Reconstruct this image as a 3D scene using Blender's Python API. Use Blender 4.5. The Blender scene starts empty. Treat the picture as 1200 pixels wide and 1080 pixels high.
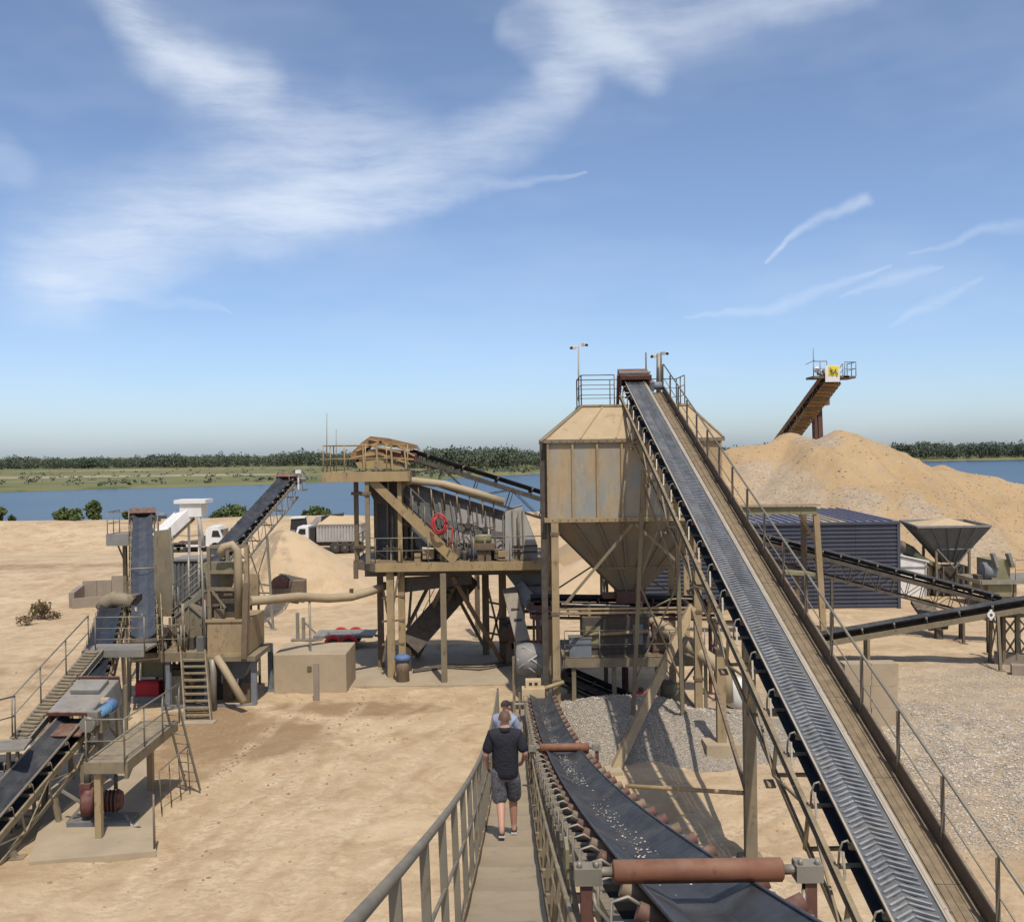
import bpy, bmesh, math, random
import numpy as np
from mathutils import Vector, Matrix
random.seed(7)
rng = np.random.default_rng(11)
sc = bpy.context.scene
C = sc.collection
rad = math.radians
Z = Vector((0, 0, 1))

# ---------------------------------------------------------------- camera
CAM_H = 9.0
PITCH = math.atan(0.010)
ROLL = rad(0.8)
FPX = 1200.0
_f = Vector((0, math.cos(PITCH), -math.sin(PITCH)))
_r0 = Vector((1, 0, 0))
_u0 = Vector((0, math.sin(PITCH), math.cos(PITCH)))
_r = _r0 * math.cos(ROLL) - _u0 * math.sin(ROLL)
_u = _u0 * math.cos(ROLL) + _r0 * math.sin(ROLL)
cam_data = bpy.data.cameras.new('camera')
cam_data.sensor_width = 36.0
cam_data.lens = 36.0
cam_data.clip_start = 0.05
cam_data.clip_end = 12000
cam = bpy.data.objects.new('camera', cam_data)
C.objects.link(cam)
cam.matrix_world = Matrix(((_r.x, _u.x, -_f.x, 0), (_r.y, _u.y, -_f.y, 0), (_r.z, _u.z, -_f.z, CAM_H), (0, 0, 0, 1)))
sc.camera = cam

# ---------------------------------------------------------------- sky, sun, exposure
SUN_EL = rad(60)
SUN_AZ = rad(180 - 14)          # compass angle from +Y, clockwise: behind the camera, slightly right
world = bpy.data.worlds.new('World')
sc.world = world
world.use_nodes = True
WT = world.node_tree
WT.nodes.clear()


def build_sky():
    nt = WT
    N = nt.nodes.new
    L = nt.links.new
    out = N('ShaderNodeOutputWorld')
    bg = N('ShaderNodeBackground')
    bg.inputs['Strength'].default_value = 0.15
    sky = N('ShaderNodeTexSky')
    sky.sky_type = 'NISHITA'
    sky.sun_disc = False
    sky.sun_elevation = SUN_EL
    sky.sun_rotation = SUN_AZ
    sky.air_density = 0.68
    sky.dust_density = 1.1
    sky.ozone_density = 3.4
    tc = N('ShaderNodeTexCoord')
    sep = N('ShaderNodeSeparateXYZ')
    L(tc.outputs['Generated'], sep.inputs[0])

    def math_(op, a, b=None, c=None, clamp=False):
        n = N('ShaderNodeMath'); n.operation = op; n.use_clamp = clamp
        for i, v in enumerate((a, b, c)):
            if v is None: continue
            if isinstance(v, (int, float)): n.inputs[i].default_value = v
            else: L(v, n.inputs[i])
        return n.outputs[0]

    az = math_('ARCTAN2', sep.outputs[0], sep.outputs[1])
    el = math_('ARCSINE', sep.outputs[2])
    cmb = N('ShaderNodeCombineXYZ'); L(az, cmb.inputs[0]); L(el, cmb.inputs[1])
    # warp the sky coordinates so that the streaks fray
    n1 = N('ShaderNodeTexNoise'); n1.inputs['Scale'].default_value = 8; n1.inputs['Detail'].default_value = 4; n1.inputs['Roughness'].default_value = .55
    L(cmb.outputs[0], n1.inputs['Vector'])
    sub = N('ShaderNodeVectorMath'); sub.operation = 'SUBTRACT'; L(n1.outputs['Color'], sub.inputs[0]); sub.inputs[1].default_value = (.5, .5, .5)
    mul = N('ShaderNodeVectorMath'); mul.operation = 'SCALE'; L(sub.outputs[0], mul.inputs[0]); mul.inputs['Scale'].default_value = .055
    add = N('ShaderNodeVectorMath'); add.operation = 'ADD'; L(cmb.outputs[0], add.inputs[0]); L(mul.outputs[0], add.inputs[1])
    flat = N('ShaderNodeVectorMath'); flat.operation = 'MULTIPLY'; L(add.outputs[0], flat.inputs[0]); flat.inputs[1].default_value = (1, 1, 0)
    pos = flat.outputs[0]

    def ae(px, py):
        u = (px - 600) / FPX; v = (528 + (600 - px) * math.tan(ROLL) - py) / FPX
        return Vector((math.atan(u), math.atan(v / math.sqrt(1 + u * u)), 0))

    strokes = [  # polyline in sky angles of the wisps, half widths, strength
        ([(125, -15), (180, 45), (300, 105)], (34, 58), .55),
        ([(150, 20), (215, 62), (260, 85)], (20, 30), .30),
        ([(260, 95), (370, 180)], (80, 110), .26),
        ([(70, 300), (220, 240), (450, 175)], (95, 95), .40),
        ([(85, 325), (250, 275), (360, 250)], (60, 55), .36),
        ([(330, 265), (480, 215), (600, 160), (672, 90)], (60, 44), .44),
        ([(672, 90), (650, 60), (600, 30)], (44, 34, 22), .24),
        ([(400, 262), (540, 228), (690, 202)], (22, 15, 3), .27),
        ([(640, -15), (710, 45), (770, 80)], (50, 34), .50),
        ([(700, 25), (860, 18), (1010, -25)], (62, 36), .38),
        ([(905, 304), (960, 268), (1008, 238)], (2, 9, 12), .34),
        ([(800, 378), (930, 352), (1040, 322)], (2, 12, 3), .22),
        ([(985, 352), (1050, 333), (1110, 316)], (2, 11, 3), .19),
        ([(1045, 380), (1100, 358), (1160, 332)], (2, 12, 3), .17),
        ([(1060, 300), (1200, 272), (1330, 240)], (2, 13, 16), .17),
        ([(-140, 120), (25, 195)], (80, 28), .2),
        ([(110, 340), (190, 360), (275, 368)], (16, 12, 3), .18),
    ]
    total = None
    for pts, ws, inten in strokes:
        w0, w1 = ws[0], ws[-1]
        best = None
        nseg = len(pts) - 1
        for i in range(nseg):
            a = ae(*pts[i]); b = ae(*pts[i + 1]); ba = b - a
            pa = N('ShaderNodeVectorMath'); pa.operation = 'SUBTRACT'; L(pos, pa.inputs[0]); pa.inputs[1].default_value = a
            dt = N('ShaderNodeVectorMath'); dt.operation = 'DOT_PRODUCT'; L(pa.outputs[0], dt.inputs[0]); dt.inputs[1].default_value = ba / ba.dot(ba)
            h = math_('MAXIMUM', math_('MINIMUM', dt.outputs['Value'], 1.0), 0.0)
            sl = N('ShaderNodeVectorMath'); sl.operation = 'SCALE'; sl.inputs[0].default_value = ba; L(h, sl.inputs['Scale'])
            df = N('ShaderNodeVectorMath'); df.operation = 'DISTANCE'; L(pa.outputs[0], df.inputs[0]); L(sl.outputs[0], df.inputs[1])
            wa = (w0 + (w1 - w0) * i / nseg if len(ws) == 2 else ws[i]) / FPX; wb = (w0 + (w1 - w0) * (i + 1) / nseg if len(ws) == 2 else ws[i + 1]) / FPX
            w = math_('MULTIPLY_ADD', h, wb - wa, wa)
            q = math_('SUBTRACT', 1.0, math_('DIVIDE', df.outputs['Value'], w), clamp=True)
            best = q if best is None else math_('MAXIMUM', best, q)
        sm = math_('MULTIPLY', math_('MULTIPLY', best, best), math_('SUBTRACT', 3.0, math_('MULTIPLY', best, 2.0)))
        m = math_('MULTIPLY', sm, inten * .80)
        total = m if total is None else math_('ADD', total, m)
    # fibres: stretched noise in a rotated frame
    mp = N('ShaderNodeMapping'); mp.inputs['Rotation'].default_value = (0, 0, rad(-24)); mp.inputs['Scale'].default_value = (2.2, 11, 1)
    half = N('ShaderNodeVectorMath'); half.operation = 'MULTIPLY_ADD'; L(mul.outputs[0], half.inputs[0]); half.inputs[1].default_value = (.35, .35, .35); L(cmb.outputs[0], half.inputs[2])
    L(half.outputs[0], mp.inputs['Vector'])
    n2 = N('ShaderNodeTexNoise'); n2.inputs['Scale'].default_value = 3.4; n2.inputs['Detail'].default_value = 7; n2.inputs['Roughness'].default_value = .66
    L(mp.outputs[0], n2.inputs['Vector'])
    fib = N('ShaderNodeMapRange'); L(n2.outputs['Fac'], fib.inputs['Value'])
    fib.inputs['From Min'].default_value = .30; fib.inputs['From Max'].default_value = .72; fib.inputs['To Min'].default_value = .30; fib.inputs['To Max'].default_value = 1.55
    m1 = math_('MULTIPLY', total, fib.outputs[0])
    # a faint veil over the whole sky
    n3 = N('ShaderNodeTexNoise'); n3.inputs['Scale'].default_value = 2.2; n3.inputs['Detail'].default_value = 4; n3.inputs['Roughness'].default_value = .6
    mp3 = N('ShaderNodeMapping'); mp3.inputs['Rotation'].default_value = (0, 0, rad(-20)); mp3.inputs['Scale'].default_value = (1, 3.2, 1); L(cmb.outputs[0], mp3.inputs['Vector']); L(mp3.outputs[0], n3.inputs['Vector'])
    veil = N('ShaderNodeMapRange'); L(n3.outputs['Fac'], veil.inputs['Value']); veil.inputs['From Min'].default_value = .45; veil.inputs['From Max'].default_value = .8; veil.inputs['To Min'].default_value = .035; veil.inputs['To Max'].default_value = .2
    fac = math_('MULTIPLY', math_('SUBTRACT', 1.0, math_('EXPONENT', math_('MULTIPLY', math_('ADD', m1, veil.outputs[0]), -1.35))), .86)
    mix = N('ShaderNodeMix'); mix.data_type = 'RGBA'
    L(fac, mix.inputs['Factor']); L(sky.outputs[0], mix.inputs['A']); mix.inputs['B'].default_value = (5.6, 6.0, 6.5, 1)
    L(mix.outputs['Result'], bg.inputs['Color'])
    L(bg.outputs[0], out.inputs[0])


build_sky()
world.cycles.sampling_method = 'MANUAL'
world.cycles.sample_map_resolution = 256
sun_d = bpy.data.lights.new('sun', 'SUN')
sun_d.energy = 3.6
sun_d.angle = rad(.53)
sun_d.color = (1, .955, .88)
sun = bpy.data.objects.new('sun', sun_d)
C.objects.link(sun)
_sd = Vector((math.sin(SUN_AZ) * math.cos(SUN_EL), math.cos(SUN_AZ) * math.cos(SUN_EL), math.sin(SUN_EL)))
sun.rotation_euler = _sd.to_track_quat('Z', 'Y').to_euler()
sun.location = (0, -20, 40)
sc.view_settings.view_transform = 'Standard'
sc.view_settings.look = 'None'
sc.view_settings.gamma = 1
sc.view_settings.use_curve_mapping = False
sc.view_settings.exposure = 0.12
sc.cycles.max_bounces = 5
sc.cycles.diffuse_bounces = 2
sc.cycles.glossy_bounces = 2
sc.cycles.transparent_max_bounces = 4
sc.cycles.caustics_reflective = False
sc.cycles.caustics_refractive = False


# ---------------------------------------------------------------- pixel helpers (photo is 1200 x 1080)
def ray(px, py): return _f * FPX + _r * (px - 600) + _u * (540 - py)
def P(px, py, y):
    d = ray(px, py); t = y / d.y
    return Vector((d.x * t, y, CAM_H + d.z * t))
def G(px, py, z=0.0):
    d = ray(px, py); t = (z - CAM_H) / d.z
    return Vector((d.x * t, d.y * t, z))
def lerp(a, b, t): return a + (b - a) * t


# ---------------------------------------------------------------- object helpers
def tag(o, label=None, cat=None, group=None, kind=None):
    if label: o['label'] = label
    if cat: o['category'] = cat
    if group: o['group'] = group
    if kind: o['kind'] = kind
    return o
def thing(name, label, cat, loc=(0, 0, 0), group=None):
    o = bpy.data.objects.new(name, None); o.empty_display_size = .2
    C.objects.link(o); o.location = loc
    return tag(o, label, cat, group)
def worldloc(o):
    v = Vector((0, 0, 0))
    while o is not None:
        v += o.location; o = o.parent
    return v
def inst(mesh, name, parent, loc=(0, 0, 0), rot=None):
    """another object on shared mesh data; loc is a world position"""
    o = bpy.data.objects.new(name, mesh); C.objects.link(o)
    o.location = Vector(loc) - (worldloc(parent) if parent else Vector())
    if parent: o.parent = parent
    if rot is not None: o.rotation_euler = rot
    return o


class MB:
    def __init__(s): s.v = []; s.f = []; s.smooth = []
    def add(s, vs, fs, smooth=False):
        b = len(s.v); s.v += [tuple(v) for v in vs]
        for f in fs: s.f.append([b + i for i in f]); s.smooth.append(smooth)
        return s
    def box(s, c, size, rz=0.0, M=None):
        x, y, z = [q / 2 for q in size]
        pts = [Vector((a * x, b * y, d * z)) for d in (-1, 1) for b in (-1, 1) for a in (-1, 1)]
        if M is None: M = Matrix.Rotation(rz, 3, 'Z')
        c = Vector(c)
        return s.add([c + M @ p for p in pts], [(0, 2, 3, 1), (4, 5, 7, 6), (0, 1, 5, 4), (2, 6, 7, 3), (0, 4, 6, 2), (1, 3, 7, 5)])
    def box2(s, a, b):
        a = Vector(a); b = Vector(b)
        return s.box((a + b) / 2, [abs(q) for q in (b - a)])
    def sweep(s, prof, p0, p1, up=Z):
        p0 = Vector(p0); p1 = Vector(p1); d = (p1 - p0).normalized()
        if abs(d.dot(up)) > .99: up = Vector((0, 1, 0))
        sx = d.cross(up).normalized(); n = sx.cross(d)
        k = len(prof)
        vs = [p + sx * a + n * b for p in (p0, p1) for a, b in prof]
        fs = [(i, (i + 1) % k, (i + 1) % k + k, i + k) for i in range(k)]
        fs += [tuple(range(k))[::-1], tuple(range(k, 2 * k))]
        return s.add(vs, fs)
    def beam(s, p0, p1, w=.1, h=.1, up=Z):
        return s.sweep([(-w / 2, -h / 2), (w / 2, -h / 2), (w / 2, h / 2), (-w / 2, h / 2)], p0, p1, up)
    def ibeam(s, p0, p1, w=.16, h=.2, t=.02, up=Z):
        a, b = w / 2, h / 2; q = t / 2
        return s.sweep([(-a, -b), (a, -b), (a, -b + t), (q, -b + t), (q, b - t), (a, b - t), (a, b), (-a, b), (-a, b - t), (-q, b - t), (-q, -b + t), (-a, -b + t)], p0, p1, up)
    def chan(s, p0, p1, w=.07, h=.18, t=.012, flip=1, up=Z):
        b = h / 2; f = flip
        pr = [(0, -b), (f * w, -b), (f * w, -b + t), (f * t, -b + t), (f * t, b - t), (f * w, b - t), (f * w, b), (0, b)]
        if f < 0: pr = pr[::-1]
        return s.sweep(pr, p0, p1, up)
    def angle(s, p0, p1, w=.06, t=.008, up=Z):
        return s.sweep([(0, 0), (w, 0), (w, t), (t, t), (t, w), (0, w)], p0, p1, up)
    def tube(s, p0, p1, r=.03, n=8, r1=None, caps=True):
        p0 = Vector(p0); p1 = Vector(p1); d = (p1 - p0).normalized(); r1 = r if r1 is None else r1
        up = Z if abs(d.z) < .95 else Vector((0, 1, 0))
        sx = d.cross(up).normalized(); nn = sx.cross(d)
        ang = [2 * math.pi * i / n for i in range(n)]
        vs = [p + (sx * math.cos(a) + nn * math.sin(a)) * q for p, q in ((p0, r), (p1, r1)) for a in ang]
        s.add(vs, [(i, (i + 1) % n, (i + 1) % n + n, i + n) for i in range(n)], True)
        if caps: b = len(s.v) - 2 * n; s.f += [[b + i for i in range(n)][::-1], [b + n + i for i in range(n)]]; s.smooth += [False, False]
        return s
    def path(s, pts, r=.03, n=8):
        pts = [Vector(p) for p in pts]; k = len(pts); vs = []
        ref = None
        for i, p in enumerate(pts):
            d = (pts[min(i + 1, k - 1)] - pts[max(i - 1, 0)]).normalized()
            if ref is None: ref = Z if abs(d.z) < .9 else Vector((0, 1, 0))
            sx = d.cross(ref)
            if sx.length < 1e-3: sx = d.cross(Vector((1, 0, 0)))
            sx.normalize(); nn = sx.cross(d).normalized(); ref = nn
            rr = r[i] if isinstance(r, (list, tuple)) else r
            vs += [p + (sx * math.cos(2 * math.pi * j / n) + nn * math.sin(2 * math.pi * j / n)) * rr for j in range(n)]
        fs = [(i * n + j, i * n + (j + 1) % n, (i + 1) * n + (j + 1) % n, (i + 1) * n + j) for i in range(k - 1) for j in range(n)]
        s.add(vs, fs, True)
        b = len(s.v) - k * n
        s.f += [[b + j for j in range(n)][::-1], [b + (k - 1) * n + j for j in range(n)]]; s.smooth += [False, False]
        return s
    def quad(s, a, b, c, d, t=.012):
        """plate with thickness t, a..d in order"""
        a, b, c, d = [Vector(q) for q in (a, b, c, d)]
        n = (b - a).cross(d - a).normalized() * t / 2
        vs = [p + n for p in (a, b, c, d)] + [p - n for p in (a, b, c, d)]
        return s.add(vs, [(0, 1, 2, 3), (7, 6, 5, 4), (0, 4, 5, 1), (1, 5, 6, 2), (2, 6, 7, 3), (3, 7, 4, 0)])
    def lathe(s, p0, axis, prof, n=14):
        """prof: list of (distance along axis, radius)"""
        p0 = Vector(p0); d = Vector(axis).normalized(); up = Z if abs(d.z) < .95 else Vector((0, 1, 0))
        sx = d.cross(up).normalized(); nn = sx.cross(d); k = len(prof)
        vs = [p0 + d * t + (sx * math.cos(2 * math.pi * j / n) + nn * math.sin(2 * math.pi * j / n)) * r for t, r in prof for j in range(n)]
        fs = [(i * n + j, i * n + (j + 1) % n, (i + 1) * n + (j + 1) % n, (i + 1) * n + j) for i in range(k - 1) for j in range(n)]
        s.add(vs, fs, True)
        b = len(s.v) - k * n
        s.f += [[b + j for j in range(n)][::-1], [b + (k - 1) * n + j for j in range(n)]]; s.smooth += [False, False]
        return s
    def mesh(s, name, m, off=Vector((0, 0, 0))):
        me = bpy.data.meshes.new(name)
        me.from_pydata([tuple(Vector(v) - off) for v in s.v], [], s.f)
        me.polygons.foreach_set('use_smooth', s.smooth)
        me.materials.append(m); me.update()
        return me
    def build(s, name, m, parent=None):
        off = worldloc(parent) if parent else Vector()
        o = bpy.data.objects.new(name, s.mesh(name, m, off)); C.objects.link(o)
        if parent: o.parent = parent
        return o
    def solo(s, name, m, label, cat, group=None, kind=None):
        """a thing that is one mesh, its origin at its base"""
        a = np.array(s.v); c = Vector(((a[:, 0].min() + a[:, 0].max()) / 2, (a[:, 1].min() + a[:, 1].max()) / 2, a[:, 2].min()))
        o = bpy.data.objects.new(name, s.mesh(name, m, c)); C.objects.link(o); o.location = c
        return tag(o, label, cat, group, kind)


def np_mesh(name, v, f, m, smooth=False):
    me = bpy.data.meshes.new(name)
    v = np.asarray(v, dtype=np.float32); f = np.asarray(f, dtype=np.int32)
    me.vertices.add(len(v)); me.vertices.foreach_set('co', v.ravel())
    k = f.shape[1]
    me.loops.add(f.size); me.loops.foreach_set('vertex_index', f.ravel())
    me.polygons.add(len(f)); me.polygons.foreach_set('loop_start', np.arange(0, f.size, k, dtype=np.int32))
    me.polygons.foreach_set('use_smooth', np.full(len(f), smooth))
    me.materials.append(m); me.update(calc_edges=True)
    return me


# ---------------------------------------------------------------- materials
class NT:
    def __init__(s, name):
        s.m = bpy.data.materials.new(name); s.m.use_nodes = True; s.t = s.m.node_tree
        s.b = s.t.nodes['Principled BSDF']; s.pos = s.new('ShaderNodeNewGeometry')
    def new(s, k): return s.t.nodes.new(k)
    def link(s, a, b): s.t.links.new(a, b)
    def noise(s, scale, detail=5, rough=.55, vec=None, stretch=None):
        n = s.new('ShaderNodeTexNoise'); n.inputs['Scale'].default_value = scale; n.inputs['Detail'].default_value = detail; n.inputs['Roughness'].default_value = rough
        v = vec if vec is not None else s.pos.outputs['Position']
        if stretch:
            mp = s.new('ShaderNodeMapping'); mp.inputs['Scale'].default_value = stretch; s.link(v, mp.inputs['Vector']); v = mp.outputs[0]
        s.link(v, n.inputs['Vector'])
        return n.outputs['Fac']
    def rng(s, v, a, b, c=0., d=1.):
        n = s.new('ShaderNodeMapRange'); s.link(v, n.inputs['Value'])
        for k, q in zip(('From Min', 'From Max', 'To Min', 'To Max'), (a, b, c, d)): n.inputs[k].default_value = q
        return n.outputs[0]
    def mix(s, f, a, b, mode='MIX'):
        n = s.new('ShaderNodeMix'); n.data_type = 'RGBA'; n.blend_type = mode
        for k, q in (('Factor', f), ('A', a), ('B', b)):
            if hasattr(q, 'is_linked') or hasattr(q, 'links'): s.link(q, n.inputs[k])
            elif k == 'Factor': n.inputs[k].default_value = q
            else: n.inputs[k].default_value = (*q, 1)
        return n.outputs['Result']
    def math(s, op, a, b=None):
        n = s.new('ShaderNodeMath'); n.operation = op
        for i, v in enumerate((a, b)):
            if v is None: continue
            if isinstance(v, (int, float)): n.inputs[i].default_value = v
            else: s.link(v, n.inputs[i])
        return n.outputs[0]
    def bump(s, h, strength=.3, dist=.02):
        n = s.new('ShaderNodeBump'); n.inputs['Strength'].default_value = strength; n.inputs['Distance'].default_value = dist
        s.link(h, n.inputs['Height']); s.link(n.outputs[0], s.b.inputs['Normal']); return n
    def done(s, col, rough=.8, metal=0.):
        s.link(col, s.b.inputs['Base Color'])
        if isinstance(rough, (int, float)): s.b.inputs['Roughness'].default_value = rough
        else: s.link(rough, s.b.inputs['Roughness'])
        s.b.inputs['Metallic'].default_value = metal
        s.b.inputs['Specular IOR Level'].default_value = .35
        return s.m


SAND = (.50, .345, .190)
def steel(name, c1, c2, c3=None, dust=.5, rough=.65, metal=0., scale=2.2, stretch=(1, 1, .45), patch=.58, dustcol=(.37, .275, .165), bump=.15):
    """painted or bare steel: two tones, rust or wear patches c3, sand dust lying on upward faces"""
    s = NT(name)
    col = s.mix(s.rng(s.noise(scale, 6, .6, stretch=stretch), .35, .65), c1, c2)
    if c3: col = s.mix(s.rng(s.noise(scale * 2.7, 7, .65, stretch=stretch), patch, patch + .1), col, c3)
    sx = s.new('ShaderNodeSeparateXYZ'); s.link(s.pos.outputs['Normal'], sx.inputs[0])
    if dust:
        d1 = s.rng(sx.outputs[2], .2, .9, .25, 1.0)
        d2 = s.rng(s.noise(5, 6, .65), .32, .62)
        col = s.mix(s.math('MULTIPLY', s.math('MULTIPLY', d1, d2), dust), col, dustcol)
    if bump: s.bump(s.noise(28, 4), bump, .01)
    return s.done(col, rough, metal)


M = {}
M['khaki'] = steel('khaki_steel', (.205, .165, .10), (.145, .12, .08), (.09, .06, .04), dust=.62)
M['tan'] = steel('tan_steel', (.34, .245, .13), (.26, .19, .105), (.17, .10, .055), dust=.55, patch=.56)
M['yellow'] = steel('yellow_tan_paint', (.36, .255, .115), (.28, .20, .10), (.16, .10, .055), dust=.6)
M['galv'] = steel('galvanised_steel', (.26, .245, .205), (.20, .185, .15), (.16, .12, .08), dust=.55, rough=.5, metal=.25)
M['rail'] = steel('handrail_steel', (.20, .185, .145), (.155, .14, .11), (.12, .08, .05), dust=.5, rough=.5, metal=.2)
M['darkrail'] = steel('dark_handrail_steel', (.13, .105, .08), (.10, .08, .06), (.16, .10, .06), dust=.5, rough=.55)
M['dark'] = steel('dark_steel', (.06, .05, .042), (.04, .036, .032), (.09, .06, .04), dust=.45)
M['brown'] = steel('brown_steel', (.15, .105, .065), (.11, .078, .05), (.08, .045, .03), dust=.55)
M['rust'] = steel('rusty_steel', (.20, .075, .038), (.145, .055, .03), (.09, .042, .03), dust=.25, scale=5)
M['rustdark'] = steel('dark_rusty_steel', (.11, .042, .034), (.08, .035, .03), (.16, .09, .06), dust=.35, scale=5)
M['orange'] = steel('ochre_rusty_steel', (.27, .16, .07), (.19, .105, .045), (.10, .055, .03), dust=.35)
M['grey'] = steel('grey_plate', (.23, .225, .21), (.17, .165, .155), (.13, .09, .06), dust=.35, patch=.62)
M['palegrey'] = steel('pale_grey_plate', (.38, .36, .33), (.30, .285, .26), (.2, .15, .1), dust=.35, patch=.63)
M['white'] = steel('white_paint', (.72, .70, .66), (.62, .60, .55), None, dust=.12)
M['red'] = steel('red_paint', (.50, .022, .03), (.42, .02, .028), (.3, .05, .04), dust=.12)
M['redhose'] = steel('red_hose', (.50, .05, .05), (.40, .04, .045), None, dust=.25, rough=.5)
M['darkred'] = steel('dark_red_paint', (.12, .032, .032), (.085, .026, .026), (.14, .09, .06), dust=.5)
M['bluepaint'] = steel('blue_paint', (.055, .14, .30), (.045, .11, .24), None, dust=.3)
M['cyan'] = steel('light_blue_paint', (.17, .33, .46), (.13, .27, .4), None, dust=.2)
M['black'] = steel('black_paint', (.018, .018, .018), (.024, .023, .022), None, dust=.15, rough=.6)
M['tyre'] = steel('tyre_rubber', (.02, .02, .02), (.03, .028, .025), None, dust=.5, rough=.9)
M['green'] = steel('olive_plate', (.21, .20, .105), (.17, .16, .09), (.1, .08, .05), dust=.5)
M['slate'] = steel('slate_plate', (.125, .135, .14), (.10, .108, .11), (.11, .085, .06), dust=.35)
M['bluegrey'] = steel('blue_grey_steel', (.17, .195, .22), (.13, .15, .17), (.12, .09, .06), dust=.4)
M['shed'] = steel('blue_cladding', (.060, .066, .090), (.052, .057, .079), (.07, .072, .09), dust=.10, rough=.5, scale=.6, patch=.7, bump=.05)
M['shedroof'] = steel('blue_roof_sheet', (.095, .11, .19), (.08, .092, .16), (.17, .15, .15), dust=.35, rough=.5, scale=.8)
M['glass'] = steel('dark_glass', (.02, .025, .03), (.02, .025, .03), None, dust=0, rough=.12, bump=0)
M['cream'] = steel('cream_box', (.55, .42, .24), (.48, .36, .2), None, dust=.4)
M['pipe'] = steel('dusty_pipe', (.37, .29, .175), (.31, .245, .15), (.25, .18, .1), dust=.6, patch=.62)
M['deck'] = steel('sandy_deck_plate', (.36, .285, .185), (.29, .23, .15), (.23, .185, .12), dust=.55, scale=1.2, stretch=(1, 1, 1))
M['plank'] = steel('weathered_plank', (.175, .125, .072), (.13, .094, .056), (.22, .175, .11), dust=.4, scale=3, stretch=(4, .6, 4), patch=.6)
M['wood'] = steel('old_timber', (.42, .25, .11), (.31, .18, .08), (.2, .11, .05), dust=.35)
M['stripe'] = steel('pale_skirt_rubber', (.42, .37, .29), (.33, .29, .23), None, dust=.4)


def m_belt(name, c1, c2, gloss=.45, dust=.3, streak=(2, .35, 2)):
    s = NT(name)
    col = s.mix(s.rng(s.noise(2.5, 7, .6, stretch=streak), .35, .68), c1, c2)
    col = s.mix(s.math('MULTIPLY', s.rng(s.noise(1.1, 8, .7), .48, .75), dust), col, (.30, .25, .19))
    return s.done(col, s.rng(s.noise(6, 4), .3, .7, gloss - .1, gloss + .2))
M['belt'] = m_belt('rubber_belt', (.026, .027, .029), (.056, .058, .062), .5, .22)
M['beltgrey'] = m_belt('chevron_rubber_belt', (.085, .088, .09), (.14, .143, .145), .6, .30, streak=(6, 1.2, 6))
M['beltdark'] = m_belt('return_rubber_belt', (.015, .018, .022), (.028, .033, .04), .5, .10)
M['chevron'] = m_belt('chevron_cleat_rubber', (.17, .172, .172), (.30, .30, .295), .6, .35)
M['beltblue'] = m_belt('slate_rubber_belt', (.045, .05, .06), (.07, .076, .088), .5, .15)


def m_silo(name, darken):
    s = NT(name)
    f1 = s.rng(s.noise(.75, 6, .62, stretch=(1.3, 1.3, .55)), .38, .62)
    col = s.mix(f1, (.235, .245, .23), (.38, .275, .145))
    col = s.mix(s.rng(s.noise(1.6, 7, .65, stretch=(1, 1, .5)), .50, .72), col, (.30, .21, .12))
    col = s.mix(s.math('MULTIPLY', s.rng(s.noise(3.5, 7, .7, stretch=(3, 3, .25)), .54, .72), .4), col, (.15, .10, .06))
    col = s.mix(s.math('MULTIPLY', s.rng(s.noise(7, 8, .75), .52, .7), .45), col, (.44, .34, .21))
    col = s.mix(darken, col, (.15, .125, .10))
    s.bump(s.noise(14, 4), .12, .01)
    return s.done(col, .7)
M['silo'] = m_silo('dusty_silo_plate', 0.0)
M['silohop'] = m_silo('dark_hopper_plate', .55)  # same plate as the silo, mixed towards dark brown
M['siloroof'] = steel('sandy_roof_plate', (.46, .335, .185), (.38, .275, .155), (.26, .18, .10), dust=.6, scale=1.1, patch=.58)


def m_concrete(name, c1, c2, c3):
    s = NT(name)
    col = s.mix(s.rng(s.noise(.9, 7, .62), .35, .66), c1, c2)
    col = s.mix(s.rng(s.noise(3.2, 6, .7), .58, .76), col, c3)
    s.bump(s.noise(30, 6), .3, .01)
    return s.done(col, .9)
M['concrete'] = m_concrete('dusty_concrete', (.40, .315, .205), (.33, .26, .17), (.26, .2, .13))
M['slab'] = m_concrete('sandy_slab_concrete', (.40, .31, .20), (.32, .25, .165), (.25, .185, .12))
M['wallgrey'] = m_concrete('grey_wall_concrete', (.28, .225, .165), (.23, .185, .14), (.33, .255, .18))


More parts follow.
